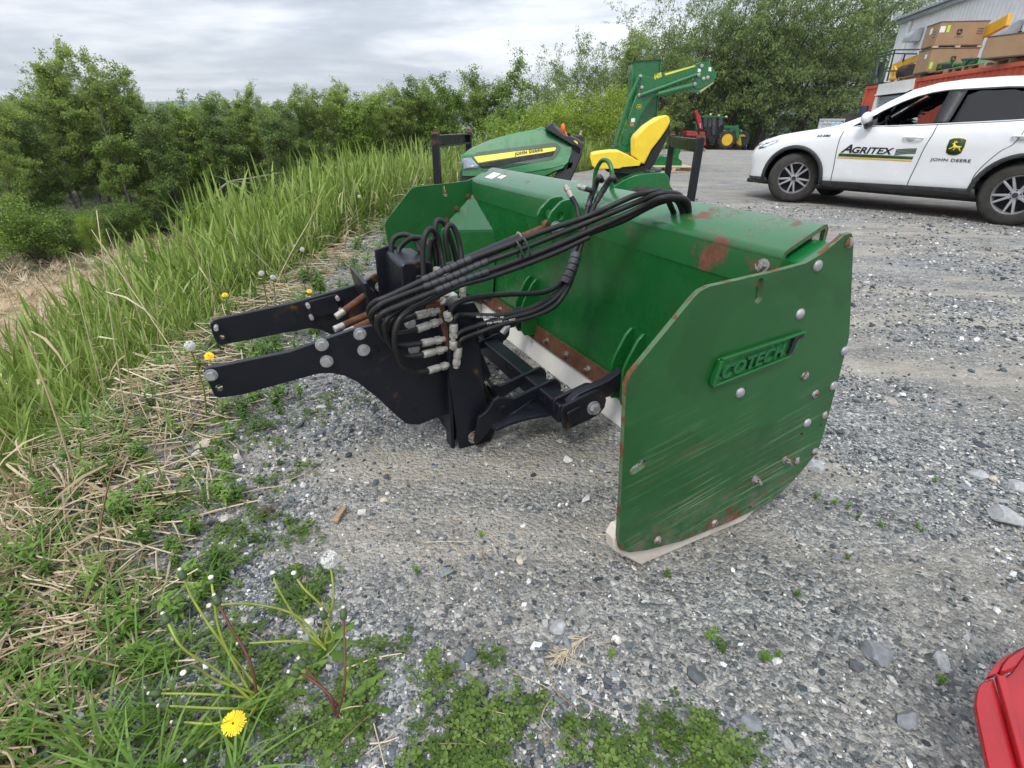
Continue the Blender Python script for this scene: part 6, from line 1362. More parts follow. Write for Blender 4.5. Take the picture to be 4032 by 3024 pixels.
BLW = [(gz(px, py)[:2], r_) for px, py, r_ in BL]
def green_mask(x, y):
    d = off_pad(x, y); mk_ = sstep(-.9, .3, d + (fbm(x, y, 2.2, 31) - .5) * 1.6) * .75
    for (c, r_) in BLW: mk_ = np.maximum(mk_, 1.15 * np.exp(-((x - c[0]) ** 2 + (y - c[1]) ** 2) / (2 * (r_ * .52) ** 2)))
    far_ = (y > 3.2) & (d < -.4); mk_[far_] *= .12
    return mk_ * (.05 + 1.7 * np.clip(fbm(x, y, 6, 41) * 1.5 - .28, 0, 1))
n = 60000; x, y = wedge(n, .42, 9, -64, 40, 1.0); gm = green_mask(x, y)
keep = (rs.rand(n) < (gm - .12) * .36) & (gm > .17) & (off_pad(x, y) < 2.2); x, y = x[keep], y[keep]; n = len(x); r = np.hypot(x, y)
s = (.010 + .016 * rs.rand(n)) * (1 + .18 * np.clip(r - 1.2, 0, 5)); scl = np.repeat(s[:, None], 3, 1)
scatter('clover', CLV, np.stack([x, y, terr(x, y) + .002], 1), rvec(n, .15), scl, rs.randint(0, 5, n), 'low green clover creeping over the gravel edge', 'clover')
# straw litter
def stalk(i):
    r = np.random.RandomState(i + 50); mb = MB(); b_ = r.randn() * .035
    mb.tube([(-.5, 0, .0), (0, b_, .02 * r.rand()), (.5, b_ * .3, .01)], [.0042, .0038, .0028], 4, 2); return proto('dead_stalk', mb, 'straw')
STK = [stalk(i) for i in range(4)]
n = 20000; x, y = wedge(n, .42, 9, -66, 20, 1.0); d = off_pad(x, y); keep = rs.rand(n) < np.where(d > -.35, sstep(-.45, .15, d) * (.35 + fbm(x, y, 2.5, 77)) * np.where(y < 1.8, 1.9, 1.1), .012) * (d < 2.2)
x, y = x[keep], y[keep]; n = len(x); L_ = .08 + .22 * rs.rand(n) ** 2 + .10 * (off_pad(x, y) > .0); th = (.28 + .42 * rs.rand(n)) * np.where(off_pad(x, y) < -.5, .6, 1) * (1 + .1 * np.hypot(x, y)); L_ = L_ * np.where(off_pad(x, y) < -.5, .45, 1)
rot = np.stack([rs.randn(n) * .1, rs.randn(n) * .13, rs.randn(n) * .75 - .35], 1)
scatter('straw_litter', STK, np.stack([x, y, terr(x, y) + .012 + .03 * rs.rand(n) * (off_pad(x, y) > -.2)], 1), rot, np.stack([L_, th, th], 1), rs.randint(0, 4, n), 'pale dead reed stalks littering the bank edge', 'straw')
# standing reeds
def reed(i):
    r = np.random.RandomState(i + 9); mb = MB(); h = .85 + .3 * r.rand(); ln = np.array([r.randn() * .06, r.randn() * .06, 0])
    top = np.array([ln[0] * 2, ln[1] * 2, h]); mb.tube([(0, 0, 0), ln * .6 + UZ * h * .5, top], [.0045, .004, .002], 4, 2); k_ = 6
    for j in range(k_):
        t_ = .18 + .8 * j / (k_ - 1); p = np.array([ln[0] * 2 * t_ ** 1.5, ln[1] * 2 * t_ ** 1.5, h * t_]); a = j * 2.6 + r.rand(); el_ = .85 + .50 * t_ + .12 * r.randn()
        dd = np.array([math.cos(a) * math.cos(el_), math.sin(a) * math.cos(el_), math.sin(el_)]); up_ = unit(np.array([-dd[0] * dd[2], -dd[1] * dd[2], 1 - dd[2] ** 2]) + 1e-6)
        blade(mb, p, dd, up_, .30 + .18 * r.rand(), .024 + .016 * r.rand(), 4, .35 + .7 * r.rand())
    return proto('reed', mb, 'reed_leaf', True)
RD = [reed(i) for i in range(7)]
n = 9000; yy = .8 + 17 * rs.rand(n) ** 1.35; dd_ = .12 + 1.9 * rs.rand(n) ** 1.1; xx = edge_x(yy) - dd_
dens = np.clip(.30 + .8 * fbm(xx, yy, 1.2, 61), 0, 1) * np.where(yy < 2.4, sstep(.3, .8, dd_), sstep(.15, .5, dd_)) * np.where(yy > 9, .8, 1)
keep = rs.rand(n) < dens; x, y = xx[keep], yy[keep]; n = len(x); s = (.48 + .50 * rs.rand(n)) * (.72 + .28 * sstep(.3, 1.4, off_pad(x, y)))
s = s * (.56 + .50 * sstep(2.2, 6.5, y)); keep2 = np.hypot(x, y) > 1.25; x, y, s = x[keep2], y[keep2], s[keep2]; n = len(x)
rot = np.stack([rs.randn(n) * .09, .06 + rs.randn(n) * .09, rs.rand(n) * 6.283], 1)
scatter('reeds', RD, np.stack([x, y, terr(x, y) - .02], 1), rot, np.repeat(s[:, None], 3, 1), rs.randint(0, 7, n), 'tall bright green reeds along the bank', 'reeds')
# dead stalks still standing among the reeds
def deadreed(i):
    r = np.random.RandomState(i + 90); mb = MB(); h = 1.0; ln = np.array([r.randn() * .12, r.randn() * .12, 0]); mb.tube([(0, 0, 0), ln * .4 + UZ * h * .5, ln + UZ * h], [.004, .0032, .002], 4, 3)
    for j in range(3): a = r.rand() * 6.28; blade(mb, ln * .5 + UZ * h * (.3 + .2 * j), np.array([math.cos(a), math.sin(a), .4]), UZ, .22, .012, 3, 1.4)
    return proto('dead_reed', mb, 'straw', True)
DR = [deadreed(i) for i in range(4)]
n = 380; y = .7 + 14 * rs.rand(n) ** 1.4; x = edge_x(y) - (-.15 + 1.8 * rs.rand(n)); s = .3 + .55 * rs.rand(n)
scatter('dead_reeds', DR, np.stack([x, y, terr(x, y) - .02], 1), np.stack([rs.randn(n) * .3, .15 + rs.randn(n) * .35, rs.rand(n) * 6.283], 1), np.repeat(s[:, None], 3, 1), rs.randint(0, 4, n), 'pale dead stalks leaning among the green reeds', 'stalks')
# short grass tufts
def tuft(i):
    r = np.random.RandomState(i + 400); mb = MB()
    for j in range(14):
        a = r.rand() * 6.28; el_ = .7 + .6 * r.rand(); dd = np.array([math.cos(a) * math.cos(el_), math.sin(a) * math.cos(el_), math.sin(el_)]); up_ = unit(np.array([-dd[0] * dd[2], -dd[1] * dd[2], 1 - dd[2] ** 2]) + 1e-6)
        blade(mb, (r.randn() * .05, r.randn() * .05, 0), dd, up_, .6 + .5 * r.rand(), .035, 3, .9)
    return proto('grass_tuft', mb, 'weed_leaf', True)
TF = [tuft(i) for i in range(4)]
n = 3400; x, y = wedge(n, .6, 16, -62, 25, 1.0); d = off_pad(x, y); keep = (rs.rand(n) < sstep(-.7, .3, d) * fbm(x, y, 2.5, 91) * 1.3) & (d < 3); x, y = x[keep], y[keep]; n = len(x)
s = (.06 + .14 * rs.rand(n) ** 1.5) * (1 + .12 * np.clip(np.hypot(x, y) - 1.5, 0, 6))
scatter('grass', TF, np.stack([x, y, terr(x, y)], 1), rvec(n, .15), np.repeat(s[:, None], 3, 1), rs.randint(0, 4, n), 'short grass tufts between reeds and gravel', 'grass')
# rank leafy weeds behind and under the arms
def weed(i):
    r = np.random.RandomState(i + 700); mb = MB()
    for st in range(5):
        a0 = r.rand() * 6.28; h = .5 + .5 * r.rand(); tip = np.array([math.cos(a0) * .22, math.sin(a0) * .22, h]); mb.tube([(0, 0, 0), tip * .5 + np.array([0, 0, .05]), tip], [.012, .010, .006], 4, 2)
        for j in range(8):
            t_ = .2 + .8 * j / 7; p = tip * t_; a = j * 2.4 + r.rand(); el_ = .1 + .5 * r.rand(); dd = np.array([math.cos(a) * math.cos(el_), math.sin(a) * math.cos(el_), math.sin(el_)])
            up_ = unit(np.array([-dd[0] * dd[2], -dd[1] * dd[2], 1 - dd[2] ** 2])); blade(mb, p, dd, up_, .20 + .12 * r.rand(), .10, 3, .5, fold=.12)
    return proto('leafy_weed', mb, 'weed_leaf', True)
WD = [weed(i) for i in range(4)]
n = 2400; x, y = wedge(n, 1.0, 13, -62, 12, 1.0); d = off_pad(x, y); keep = (d > -.45) & (d < 1.4) & (rs.rand(n) < fbm(x, y, 1.6, 55) * 1.1 - .1); x, y = x[keep], y[keep]
ex = [gz(px, py)[:2] for px, py in ((560, 860), (620, 830), (660, 800), (520, 900), (700, 760), (600, 880), (480, 900), (740, 720), (650, 860), (330, 1080), (300, 1000), (280, 1120), (200, 1050), (150, 1000), (260, 950), (480, 1010), (500, 950))]
x = np.concatenate([x, [p[0] for p in ex]]); y = np.concatenate([y, [p[1] for p in ex]]); n = len(x)
s = (.09 + .12 * rs.rand(n)) * (.50 + .50 * sstep(1.8, 4.0, y)); s[-len(ex):] = .075 + .06 * rs.rand(len(ex))
scatter('leafy_weeds', WD, np.stack([x, y, terr(x, y)], 1), rvec(n, .15), np.repeat(s[:, None], 3, 1), rs.randint(0, 4, n), 'rank broad leaved weeds along the gravel edge', 'weeds')
# tiny sprouts on the open gravel
spx = [(1760, 1080), (1800, 1090), (1830, 1100), (1850, 1120), (1900, 1140), (1550, 1400), (1560, 1410), (1530, 1380), (1980, 1140), (1990, 1150), (1440, 1250), (2030, 1480), (1650, 1430), (1040, 1160), (900, 1240), (1830, 1210), (2020, 1040), (1720, 1290), (1320, 1420), (1680, 1420)]
P = np.array([gz(*p)[:2] for p in spx]); n = len(P); s = .022 + .02 * rs.rand(n)
scatter('sprouts', WD, np.stack([P[:, 0], P[:, 1], terr(P[:, 0], P[:, 1])], 1), rvec(n, .1), np.repeat(s[:, None], 3, 1), rs.randint(0, 4, n), 'tiny green sprouts dotted over the open gravel', 'sprouts')
# dry field: dead standing straw
n = 5200; x = -22 + 20 * rs.rand(n); y = 3 + 19 * rs.rand(n); d = off_pad(x, y); keep = (d > 4.8); x, y = x[keep], y[keep]; n = len(x); s = .22 + .22 * rs.rand(n)
TFD = []
for p in TF: q = p.copy(); q.data = p.data.copy(); q.data.materials.clear(); q.data.materials.append(MATS['straw']); TFD.append(q)
scatter('dry_grass', TFD, np.stack([x, y, terr(x, y)], 1), rvec(n, .5), np.stack([s * 1.4, s * 1.4, s * .8], 1), rs.randint(0, 4, n), 'flattened dry straw in the field below the bank', 'dry grass')

# ------------------------------------------------------------------ single stones, chips, dandelions
def rock(px, py, r_, name, label, col, seed, flat=.6, el=1.3):
    c = gz(px, py); p = c.copy(); p[2] = float(terr(c[0], c[1])); rr = np.random.RandomState(seed); mn = 'rock_%02d' % seed
    mk(mn, col, .85, var=.25, scale=55, bump=.35, bscale=160)
    bm = bmesh.new(); bmesh.ops.create_icosphere(bm, subdivisions=3, radius=1.0); pl_ = [(unit(rr.randn(3)), .5 + .35 * rr.rand()) for _ in range(11)]; mb = MB(); bm.verts.index_update(); an = rr.rand() * 3.1
    ca, sa = math.cos(an), math.sin(an)
    for v_ in bm.verts:
        q = np.array(v_.co)
        for n_, h in pl_:
            d = q @ n_
            if d > h: q = q - n_ * (d - h)
        q = q * (1 + .02 * rr.randn()) * np.array([el, 1, flat]); mb.v.append((p[0] + r_ * (q[0] * ca - q[1] * sa), p[1] + r_ * (q[0] * sa + q[1] * ca), p[2] + r_ * (q[2] + flat * .35)))
    mb.f = [[w.index for w in f.verts] for f in bm.faces]; mb.m = [0] * len(mb.f); bm.free()
    o = mb.build(name, mn, None, smooth=24); tag(o, label, 'rock')
GREY, LGR, WHT, TAN, DRK = (.20, .21, .225), (.33, .335, .34), (.55, .53, .49), (.42, .37, .29), (.08, .09, .095)
for i, a in enumerate([(780, 1108, .016, 'rock', 'rounded cream stone beside the wood chip', WHT), (832, 1083, .015, 'rock', 'smooth tan pebble up from the wood chip', TAN), (1205, 1362, .022, 'rock', 'angular grey stone with tan rim in the middle gravel', LGR), (1226, 995, .017, 'rock', 'white stone right of the black mast foot', WHT), (1122, 1212, .013, 'rock', 'pale yellowish stone left of the skid shoe', TAN), (1350, 1195, .018, 'rock', 'white chipped stone tucked under the skid shoe tip', WHT),
      (668, 1345, .012, 'rock', 'small white stone between the dandelions', WHT), (165, 1572, .026, 'rock', 'flat pale blue stone in the straw at lower left', LGR), (505, 1075, .024, 'rock', 'flat light grey stone left of the dried brown tuft', LGR), (505, 995, .030, 'rock', 'white quartz stone below the hitch arm', WHT), (440, 965, .036, 'rock', 'rounded brownish stone at the weeds below the arm', TAN), (1500, 1745, .02, 'rock', 'dark angular stone at the bottom edge', DRK),
      (990, 1440, .016, 'rock', 'dark grey stone above the clover', GREY), (1500, 1462, .020, 'rock', 'dark slate stone in the lower right gravel', DRK), (1625, 1570, .022, 'rock', 'flat blue grey stone right of the clover', GREY), (1890, 1420, .032, 'rock', 'large blue grey stone with white vein', GREY), (2165, 1120, .045, 'rock', 'large smooth grey cobble at the right edge', LGR), (2195, 1050, .030, 'rock', 'pale grey boulder cut by the right edge', LGR),
      (2110, 1025, .026, 'rock', 'whitish flat rock up by the right edge', LGR), (2145, 1035, .017, 'rock', 'cream rock next to the whitish flat rock', TAN), (1760, 1010, .03, 'rock', 'broad pale rock behind the side plate', LGR), (1850, 1440, .018, 'rock', 'black stone beside the veined stone', DRK), (1960, 1560, .024, 'rock', 'grey slab near the red implement', GREY), (1330, 1385, .012, 'rock', 'white quartz pebble in the centre gravel', WHT), (1085, 1640, .014, 'rock', 'grey stone among the bottom clover', GREY), (655, 1050, .012, 'rock', 'white pebble beside the weeds', WHT), (660, 995, .012, 'rock', 'small white pebble near the hitch arm shadow', WHT)]):
    rock(*a, seed=i + 1, flat=.55 + .02 * (i % 9), el=1.05 + .07 * (i % 7))
wc = gz(735, 1118); mb = MB(); wd_ = unit(gz(748, 1098) - gz(722, 1142)); mb.box(wc + UZ * .012, (.065, .016, .009), (wd_, np.cross(UZ, wd_), UZ)); mb.box(wc + UZ * .018 + np.array([.006, .002, 0]), (.045, .009, .008), (unit(wd_ + np.array([.1, 0, .05])), np.cross(UZ, wd_), UZ)); o = mb.build('wood_chip', 'pallet_wood', None, bevel=.001); tag(o, 'splintered pale wood chip beside the cream stone', 'wood chip')
c0 = gz(578, 1108); mb = MB(); r = np.random.RandomState(5)
for j in range(90):
    a = r.rand() * 6.28; el_ = .2 + .9 * r.rand(); dd = np.array([math.cos(a) * math.cos(el_), math.sin(a) * math.cos(el_), math.sin(el_)]); up_ = unit(np.array([-dd[0] * dd[2], -dd[1] * dd[2], 1 - dd[2] ** 2]) + 1e-6); blade(mb, c0 + r.randn(3) * .006 * np.array([1, 1, .2]), dd, up_, .03 + .025 * r.rand(), .0016, 3, .6)
o = mb.build('dried_tuft', 'dry_brown', None, fix=False); tag(o, 'dried brown grass tuft on the gravel left of the wood chip', 'tuft')
c0 = gz(1240, 1400); mb = MB(); ax = unit(gz(1290, 1375) - gz(1200, 1440)); r = np.random.RandomState(8); sd_ = np.cross(UZ, ax)
mb.tube([c0 - ax * .05 + UZ * .006, c0 + UZ * .01, c0 + ax * .05 + UZ * .006], .0012, 5, 3)
for j in range(46):
    t_ = -.045 + .085 * r.rand(); dd = unit(-ax * (.9 + .3 * r.rand()) + sd_ * r.randn() * .45 + UZ * .12 * r.rand()); blade(mb, c0 + ax * t_ + UZ * .008, dd, UZ, .025 + .025 * r.rand(), .0016, 2, .2)
o = mb.build('dry_seed_head', 'straw', None, fix=False); tag(o, 'flattened dry reed plume lying on the centre gravel', 'plume')
def dandelion(base_px, stems, label, leaves=8, ls=.09, seed=0, hs=1.0):
    """stems: list of (path pixels with heights, kind of head)"""
    g0 = gz(*base_px); g0[2] = float(terr(g0[0], g0[1])); d_ = thing('dandelion', tuple(g0), label, 'dandelion'); r = np.random.RandomState(seed)
    for i in range(leaves):
        a = 6.28 * i / leaves + r.rand() * .5; el_ = .15 + .35 * r.rand(); dd = np.array([math.cos(a) * math.cos(el_), math.sin(a) * math.cos(el_), math.sin(el_)]); up_ = unit(np.array([-dd[0] * dd[2], -dd[1] * dd[2], 1 - dd[2] ** 2])); sdv = unit(np.cross(dd, up_)); L_ = ls * (.6 + .6 * r.rand()); mb = MB(); n_ = 9; vs = []; p = g0.copy()
        for j in range(n_):
            t_ = j / (n_ - 1); w_ = ls * .24 * math.sin(math.pi * min(1, .12 + t_ * .86)) * (1.0 if j % 2 else .42); vs += [p - sdv * w_ / 2 - UZ * .15 * w_, p + UZ * .0, p + sdv * w_ / 2 - UZ * .15 * w_]; dd = unit(dd - UZ * .09); p = p + dd * L_ / n_
        mb.add(vs, [f for j in range(n_ - 1) for f in ((3 * j, 3 * j + 1, 3 * j + 4, 3 * j + 3), (3 * j + 1, 3 * j + 2, 3 * j + 5, 3 * j + 4))]); mb.build('leaf', 'weed_leaf', d_, smooth=80, fix=False)
    for pts, head, mat_ in stems:
        P = [g0 + UZ * .005 + r.randn(3) * np.array([.006, .006, 0])] + [gz(x_, y_, h_) for x_, y_, h_ in pts]; mb = MB(); mb.tube(P, [.0030, .0026, .0023], 6, 6); st = mb.build('stem', mat_, d_, smooth=70); e = P[-1]; dd = unit(P[-1] - P[-2])
        if head == 'flower':
            mb = MB(); nrm = unit(np.array([.25, -.55, .8]))
            fx = unit(np.cross(nrm, UZ)); fy = np.cross(nrm, fx)
            for ring_, (rad, n_, lift) in enumerate(((.0200, 30, .000), (.0175, 26, .003), (.0135, 22, .005), (.009, 16, .007), (.005, 9, .008))):
                for j in range(n_):
                    a = 6.283 * (j + .5 * (ring_ % 2)) / n_ + r.randn() * .03; dr = fx * math.cos(a) + fy * math.sin(a); tg = np.cross(nrm, dr); R2 = hs * rad * (.92 + .14 * r.rand())
                    b0_ = e + nrm * lift + dr * .002; mb.add([b0_ - tg * .0008, b0_ + tg * .0008, e + dr * R2 + nrm * (lift + .002) + tg * .0013, e + dr * R2 + nrm * (lift + .002) - tg * .0013], [(0, 1, 2, 3)])
            mb.build('flower_head', 'dandelion_yellow', d_, fix=False); mb = MB(); mb.sph(e - nrm * .004, .0075, 10, 6); mb.build('calyx', 'bud_green', d_, smooth=60)
        elif head == 'clock':
            mb = MB(); c0 = e + dd * .006; mb.sph(c0, .004, 8, 6)
            for j in range(260):
                q = unit(r.randn(3)); p0 = c0 + q * .003; p1 = c0 + q * hs * (.0165 + .002 * r.rand()); tg = unit(np.cross(q, [.3, .5, .8])); t2 = np.cross(q, tg); mb.add([p0, p0 + tg * .0003, p1], [(0, 1, 2)])
                for k_ in range(5):
                    a = 6.283 * k_ / 5 + r.rand(); w_ = tg * math.cos(a) + t2 * math.sin(a); w2 = tg * math.cos(a + .5) + t2 * math.sin(a + .5); mb.add([p1, p1 + q * .0018 + w_ * .0042 * hs, p1 + q * .0018 + w2 * .0036 * hs], [(0, 1, 2)])
            mb.build('seed_head', 'dandelion_white', d_, fix=False)
        elif head == 'bare':
            mb = MB(); mb.sph(e + dd * .003, (.0055, .0055, .004), 10, 8); mb.build('bare_head', 'bud_white', d_, smooth=60); mb = MB(); mb.lathe([(.004, -.002), (.0065, -.004), (.008, -.010), (.006, -.012)], e, dd, 10); mb.build('sepals', 'bud_green', d_, smooth=60)
        else:
            mb = MB(); mb.lathe([(0, -.008), (.0062, -.006), (.0078, .0), (.0060, .010), (.0032, .014), (0, .0145)], e, dd, 12); bd_ = mb.build('bud', 'bud_green', d_, smooth=60); mb = MB(); mb.lathe([(.003, .013), (.0034, .018), (0, .019)], e, dd, 8); mb.build('bud_tip', 'bud_white', bd_, smooth=60)
Gs, Rs = 'stem_green', 'stem_red'
dandelion((560, 1520), [([(540, 1545, .05), (505, 1562, .10)], 'flower', Gs), ([(470, 1450, .09), (395, 1400, .16), (360, 1340, .20)], 'bud', Gs), ([(480, 1390, .10), (420, 1300, .18), (395, 1245, .23)], 'bud', Gs), ([(470, 1470, .08), (420, 1440, .13), (398, 1452, .15)], 'bare', Gs), ([(450, 1500, .05), (340, 1498, .06)], 'bud', Gs), ([(470, 1530, .05), (360, 1525, .05)], 'bud', Gs), ([(540, 1430, .09), (490, 1340, .17), (470, 1300, .2)], 'bud', Rs), ([(480, 1380, .12), (462, 1290, .2), (456, 1250, .22)], 'bare', Gs), ([(460, 1590, .04), (420, 1625, .04)], 'bud', Gs), ([(480, 1560, .05), (390, 1560, .05)], 'bud', Gs)], 'dandelion plant with one open yellow flower at the bottom left', 15, .15, 3)
dandelion((700, 1400), [([(720, 1290, .12), (713, 1215, .17)], 'clock', Gs), ([(700, 1320, .10), (655, 1270, .15), (636, 1240, .17)], 'bare', Gs), ([(640, 1330, .08), (545, 1305, .13), (455, 1308, .15)], 'bare', Gs), ([(650, 1350, .06), (600, 1270, .14), (590, 1240, .15)], 'bare', Gs), ([(640, 1385, .05), (530, 1390, .06)], 'bud', Gs), ([(720, 1380, .05), (700, 1330, .10)], 'bud', Gs)], 'dandelion plant with a round white seed clock beside the gravel', 13, .13, 5)
dandelion((735, 1540), [([(745, 1470, .10), (742, 1330, .19)], 'bud', Rs), ([(710, 1500, .05), (660, 1460, .08), (640, 1455, .09)], 'bud', Rs), ([(690, 1480, .06), (655, 1435, .10)], 'bud', Rs)], 'red stemmed dandelion plant at the bottom among clover', 13, .14, 7)
dandelion((445, 905), [([(440, 840, .2), (411, 750, .40)], 'clock', Gs), ([(470, 860, .15), (452, 770, .30)], 'flower', Gs)], 'tall dandelion with white clock left of the hitch arm', 8, .16, 9, .8)
for i, (bx_, by_, hx_, hy_, hz_, kind_, lb) in enumerate(((500, 700, 486, 638, .35, 'flower', 'yellow dandelion above the far hitch arm end'), (690, 690, 668, 630, .28, 'flower', 'yellow dandelion behind the far hitch arm'), (680, 640, 653, 540, .38, 'clock', 'white dandelion clock high among the weeds'), (600, 690, 590, 600, .36, 'clock', 'white dandelion clock left of the paired clocks'), (590, 720, 565, 592, .4, 'clock', 'white dandelion clock nearest the reeds'), (790, 520, 776, 425, .5, 'clock', 'distant white dandelion clock near the far plate'))):
    dandelion((bx_, by_), [([((bx_ + hx_) / 2, (by_ + hy_) / 2, hz_ * .5), (hx_, hy_, hz_)], kind_, Gs)], lb, 5, .14, 20 + i, .62)
# ------------------------------------------------------------------ trees
leafmat('leaf_poplar', (0.112, 0.194, 0.035), (0.207, 0.323, 0.058), (0.392, 0.534, 0.098), .35, (0.448, 0.484, 0.219))
leafmat('leaf_dark', (0.068, 0.131, 0.031), (0.120, 0.209, 0.044), (0.216, 0.337, 0.065), .3, (0.302, 0.351, 0.165))
leafmat('leaf_willow', (0.071, 0.140, 0.034), (0.137, 0.222, 0.051), (0.250, 0.353, 0.091), .3, (0.341, 0.408, 0.198))
leafmat('leaf_lime', (0.142, 0.217, 0.024), (0.246, 0.344, 0.042), (0.395, 0.525, 0.078), .4)
leafmat('leaf_shrub', (0.094, 0.169, 0.031), (0.165, 0.269, 0.044), (0.302, 0.425, 0.077), .3)
mk('bark', (.055, .048, .042), .9, var=.4, scale=5, bump=.4, bscale=30); mk('bark_pale', (.20, .19, .17), .9, var=.35, scale=6, bump=.3, bscale=30)
class TreeProto: pass
def make_tree(seed, H, cb, rad, nbr, leafmat_, bark, nleaf, lsize, up=.9, lean=(0, 0), droop=.0, asp=.55, spread=.16, sub=4, trunk_r=.035, multi=1):
    r = np.random.RandomState(seed); tb = MB(); anchors = []; weights = []
    for ms in range(multi):
        off = np.array([r.randn() * .25, r.randn() * .25, 0]) * (multi > 1); ln = np.array([lean[0] + (r.randn() * .10 if multi > 1 else r.randn() * .02), lean[1] + (r.randn() * .10 if multi > 1 else r.randn() * .02), 0]) * H
        Hh = H * (1 - .18 * ms * r.rand()); tp_ = [off + ln * t_ ** 1.3 + UZ * Hh * t_ + np.array([r.randn(), r.randn(), 0]) * .012 * H * (t_ > 0) for t_ in np.linspace(0, 1, 7)]
        P = smooth_path(tp_, 4); R0 = H * trunk_r * (.8 if multi > 1 else 1); tb.tube(tp_, [R0 * 1.15, R0 * .85, R0 * .7, R0 * .52, R0 * .36, R0 * .2, R0 * .06], 7, 4)
        for i in range(nbr):
            t_ = cb + (1 - cb) * (i + r.rand() * .8) / nbr; p0 = np.array([np.interp(t_, np.linspace(0, 1, len(P)), P[:, k_]) for k_ in range(3)])
            u_ = (t_ - cb) / (1 - cb); R = rad(u_) * H * (.7 + .5 * r.rand()); a = i * 2.4 + r.rand() * .9; el_ = up * (.6 + .6 * r.rand()) * (.75 + .5 * u_)
            d0 = np.array([math.cos(a) * math.cos(el_) + lean[0] * 1.2, math.sin(a) * math.cos(el_) + lean[1] * 1.2, math.sin(el_)]); pts = [p0]; dd = unit(d0); L_ = R / max(.35, math.cos(el_))
            for k_ in range(4): dd = unit(dd + r.randn(3) * .12 - UZ * droop * .35); pts.append(pts[-1] + dd * L_ / 4)
            br = R0 * .34 * (1 - .7 * t_) + .006; tb.tube(pts, [br, br * .7, br * .5, br * .3, br * .12], 5, 2)
            for q in range(sub):
                f_ = .35 + .6 * r.rand(); k2 = min(3, int(f_ * 4)); b0_ = pts[k2] + (pts[k2 + 1] - pts[k2]) * (f_ * 4 - k2); sd_ = unit(dd * .7 + r.randn(3) * .65 + UZ * (.15 - droop)); sl = L_ * (.22 + .3 * r.rand()); e_ = b0_ + sd_ * sl - UZ * droop * sl * .5
                tb.tube([b0_, (b0_ + e_) / 2 + r.randn(3) * .03, e_], [br * .35, br * .22, br * .08], 4, 1); 
                for w_ in (.35, .6, .8, 1.0): anchors.append(b0_ + (e_ - b0_) * w_)
            for w_ in (.55, .75, .9, 1.0): k2 = min(3, int(w_ * 3.999)); anchors.append(pts[k2] + (pts[k2 + 1] - pts[k2]) * (w_ * 4 - k2))
    A_ = np.array(anchors); na_ = len(A_); ctone = r.rand(na_)
    ii = r.randint(0, na_, nleaf); c = A_[ii] + r.randn(nleaf, 3) * spread * np.array([1, 1, .8]); c[:, 2] -= np.abs(r.randn(nleaf)) * droop * spread * 1.6
    s = lsize * (.6 + .8 * r.rand(nleaf)); d1 = r.randn(nleaf, 3); d1[:, 2] -= .5 + droop * 2.5; d1 /= np.linalg.norm(d1, axis=1)[:, None]; n_ = r.randn(nleaf, 3) * .55 + np.array([0, 0, 1.0]); d2 = np.cross(d1, n_); d2 /= np.linalg.norm(d2, axis=1)[:, None] + 1e-9
    v = np.stack([c - d1 * s[:, None] * .5, c + d2 * (s * asp * .5)[:, None], c + d1 * s[:, None] * .5, c - d2 * (s * asp * .5)[:, None]], 1).reshape(-1, 3)
    me = bpy.data.meshes.new('crown'); me.vertices.add(len(v)); me.vertices.foreach_set('co', v.astype(np.float32).ravel()); me.loops.add(nleaf * 4); me.loops.foreach_set('vertex_index', np.arange(nleaf * 4, dtype=np.int32)); me.polygons.add(nleaf); me.polygons.foreach_set('loop_start', np.arange(0, nleaf * 4, 4, dtype=np.int32)); me.polygons.foreach_set('loop_total', np.full(nleaf, 4, dtype=np.int32)); me.update(calc_edges=True)
    at = me.attributes.new('tone', 'FLOAT', 'POINT'); at.data.foreach_set('value', np.repeat(np.clip(ctone[ii] * .75 + r.rand(nleaf) * .35 - .05, 0, 1), 4).astype(np.float32)); me.materials.append(MATS[leafmat_])
    tm = bpy.data.meshes.new('trunk'); tm.from_pydata(tb.v, [], tb.f); tm.materials.append(MATS[bark]); tm.polygons.foreach_set('use_smooth', [True] * len(tm.polygons))
    T = TreeProto(); T.crown, T.trunk, T.H = me, tm, float(np.percentile(v[:, 2], 99.5)); return T
TALL = [make_tree(1, 8, .28, lambda u: .115 * (1 - .45 * u) + .03, 34, 'leaf_poplar', 'bark_pale', 26000, .12, 1.0, spread=.13, trunk_r=.016), make_tree(2, 8, .22, lambda u: .13 * (1 - .5 * u) + .03, 34, 'leaf_poplar', 'bark_pale', 26000, .12, .95, spread=.13, trunk_r=.016)]
DARK = [make_tree(3, 7, .10, lambda u: .145 * (1 - .55 * u) + .045, 30, 'leaf_dark', 'bark', 23000, .12, .95, spread=.15, trunk_r=.014), make_tree(4, 7, .14, lambda u: .135 * (1 - .5 * u) + .04, 30, 'leaf_dark', 'bark', 22000, .12, 1.0, spread=.15, trunk_r=.014), make_tree(14, 7, .12, lambda u: .14 * (1 - .5 * u) + .045, 30, 'leaf_shrub', 'bark', 22000, .12, 1.0, spread=.15, trunk_r=.013)]
WIL = [make_tree(5, 10, .20, lambda u: .30 * (1 - .45 * u) + .04, 22, 'leaf_willow', 'bark', 17000, .20, .85, (.20, 0), .16, .36, .15, 6, .020, 3), make_tree(6, 10, .16, lambda u: .28 * (1 - .4 * u) + .05, 22, 'leaf_willow', 'bark', 17000, .20, .9, (.12, .02), .16, .36, .15, 6, .020, 3), make_tree(7, 9, .2, lambda u: .26 * (1 - .4 * u) + .05, 22, 'leaf_willow', 'bark', 15000, .19, .9, (.06, .0), .12, .40, .15, 6, .018, 2)]
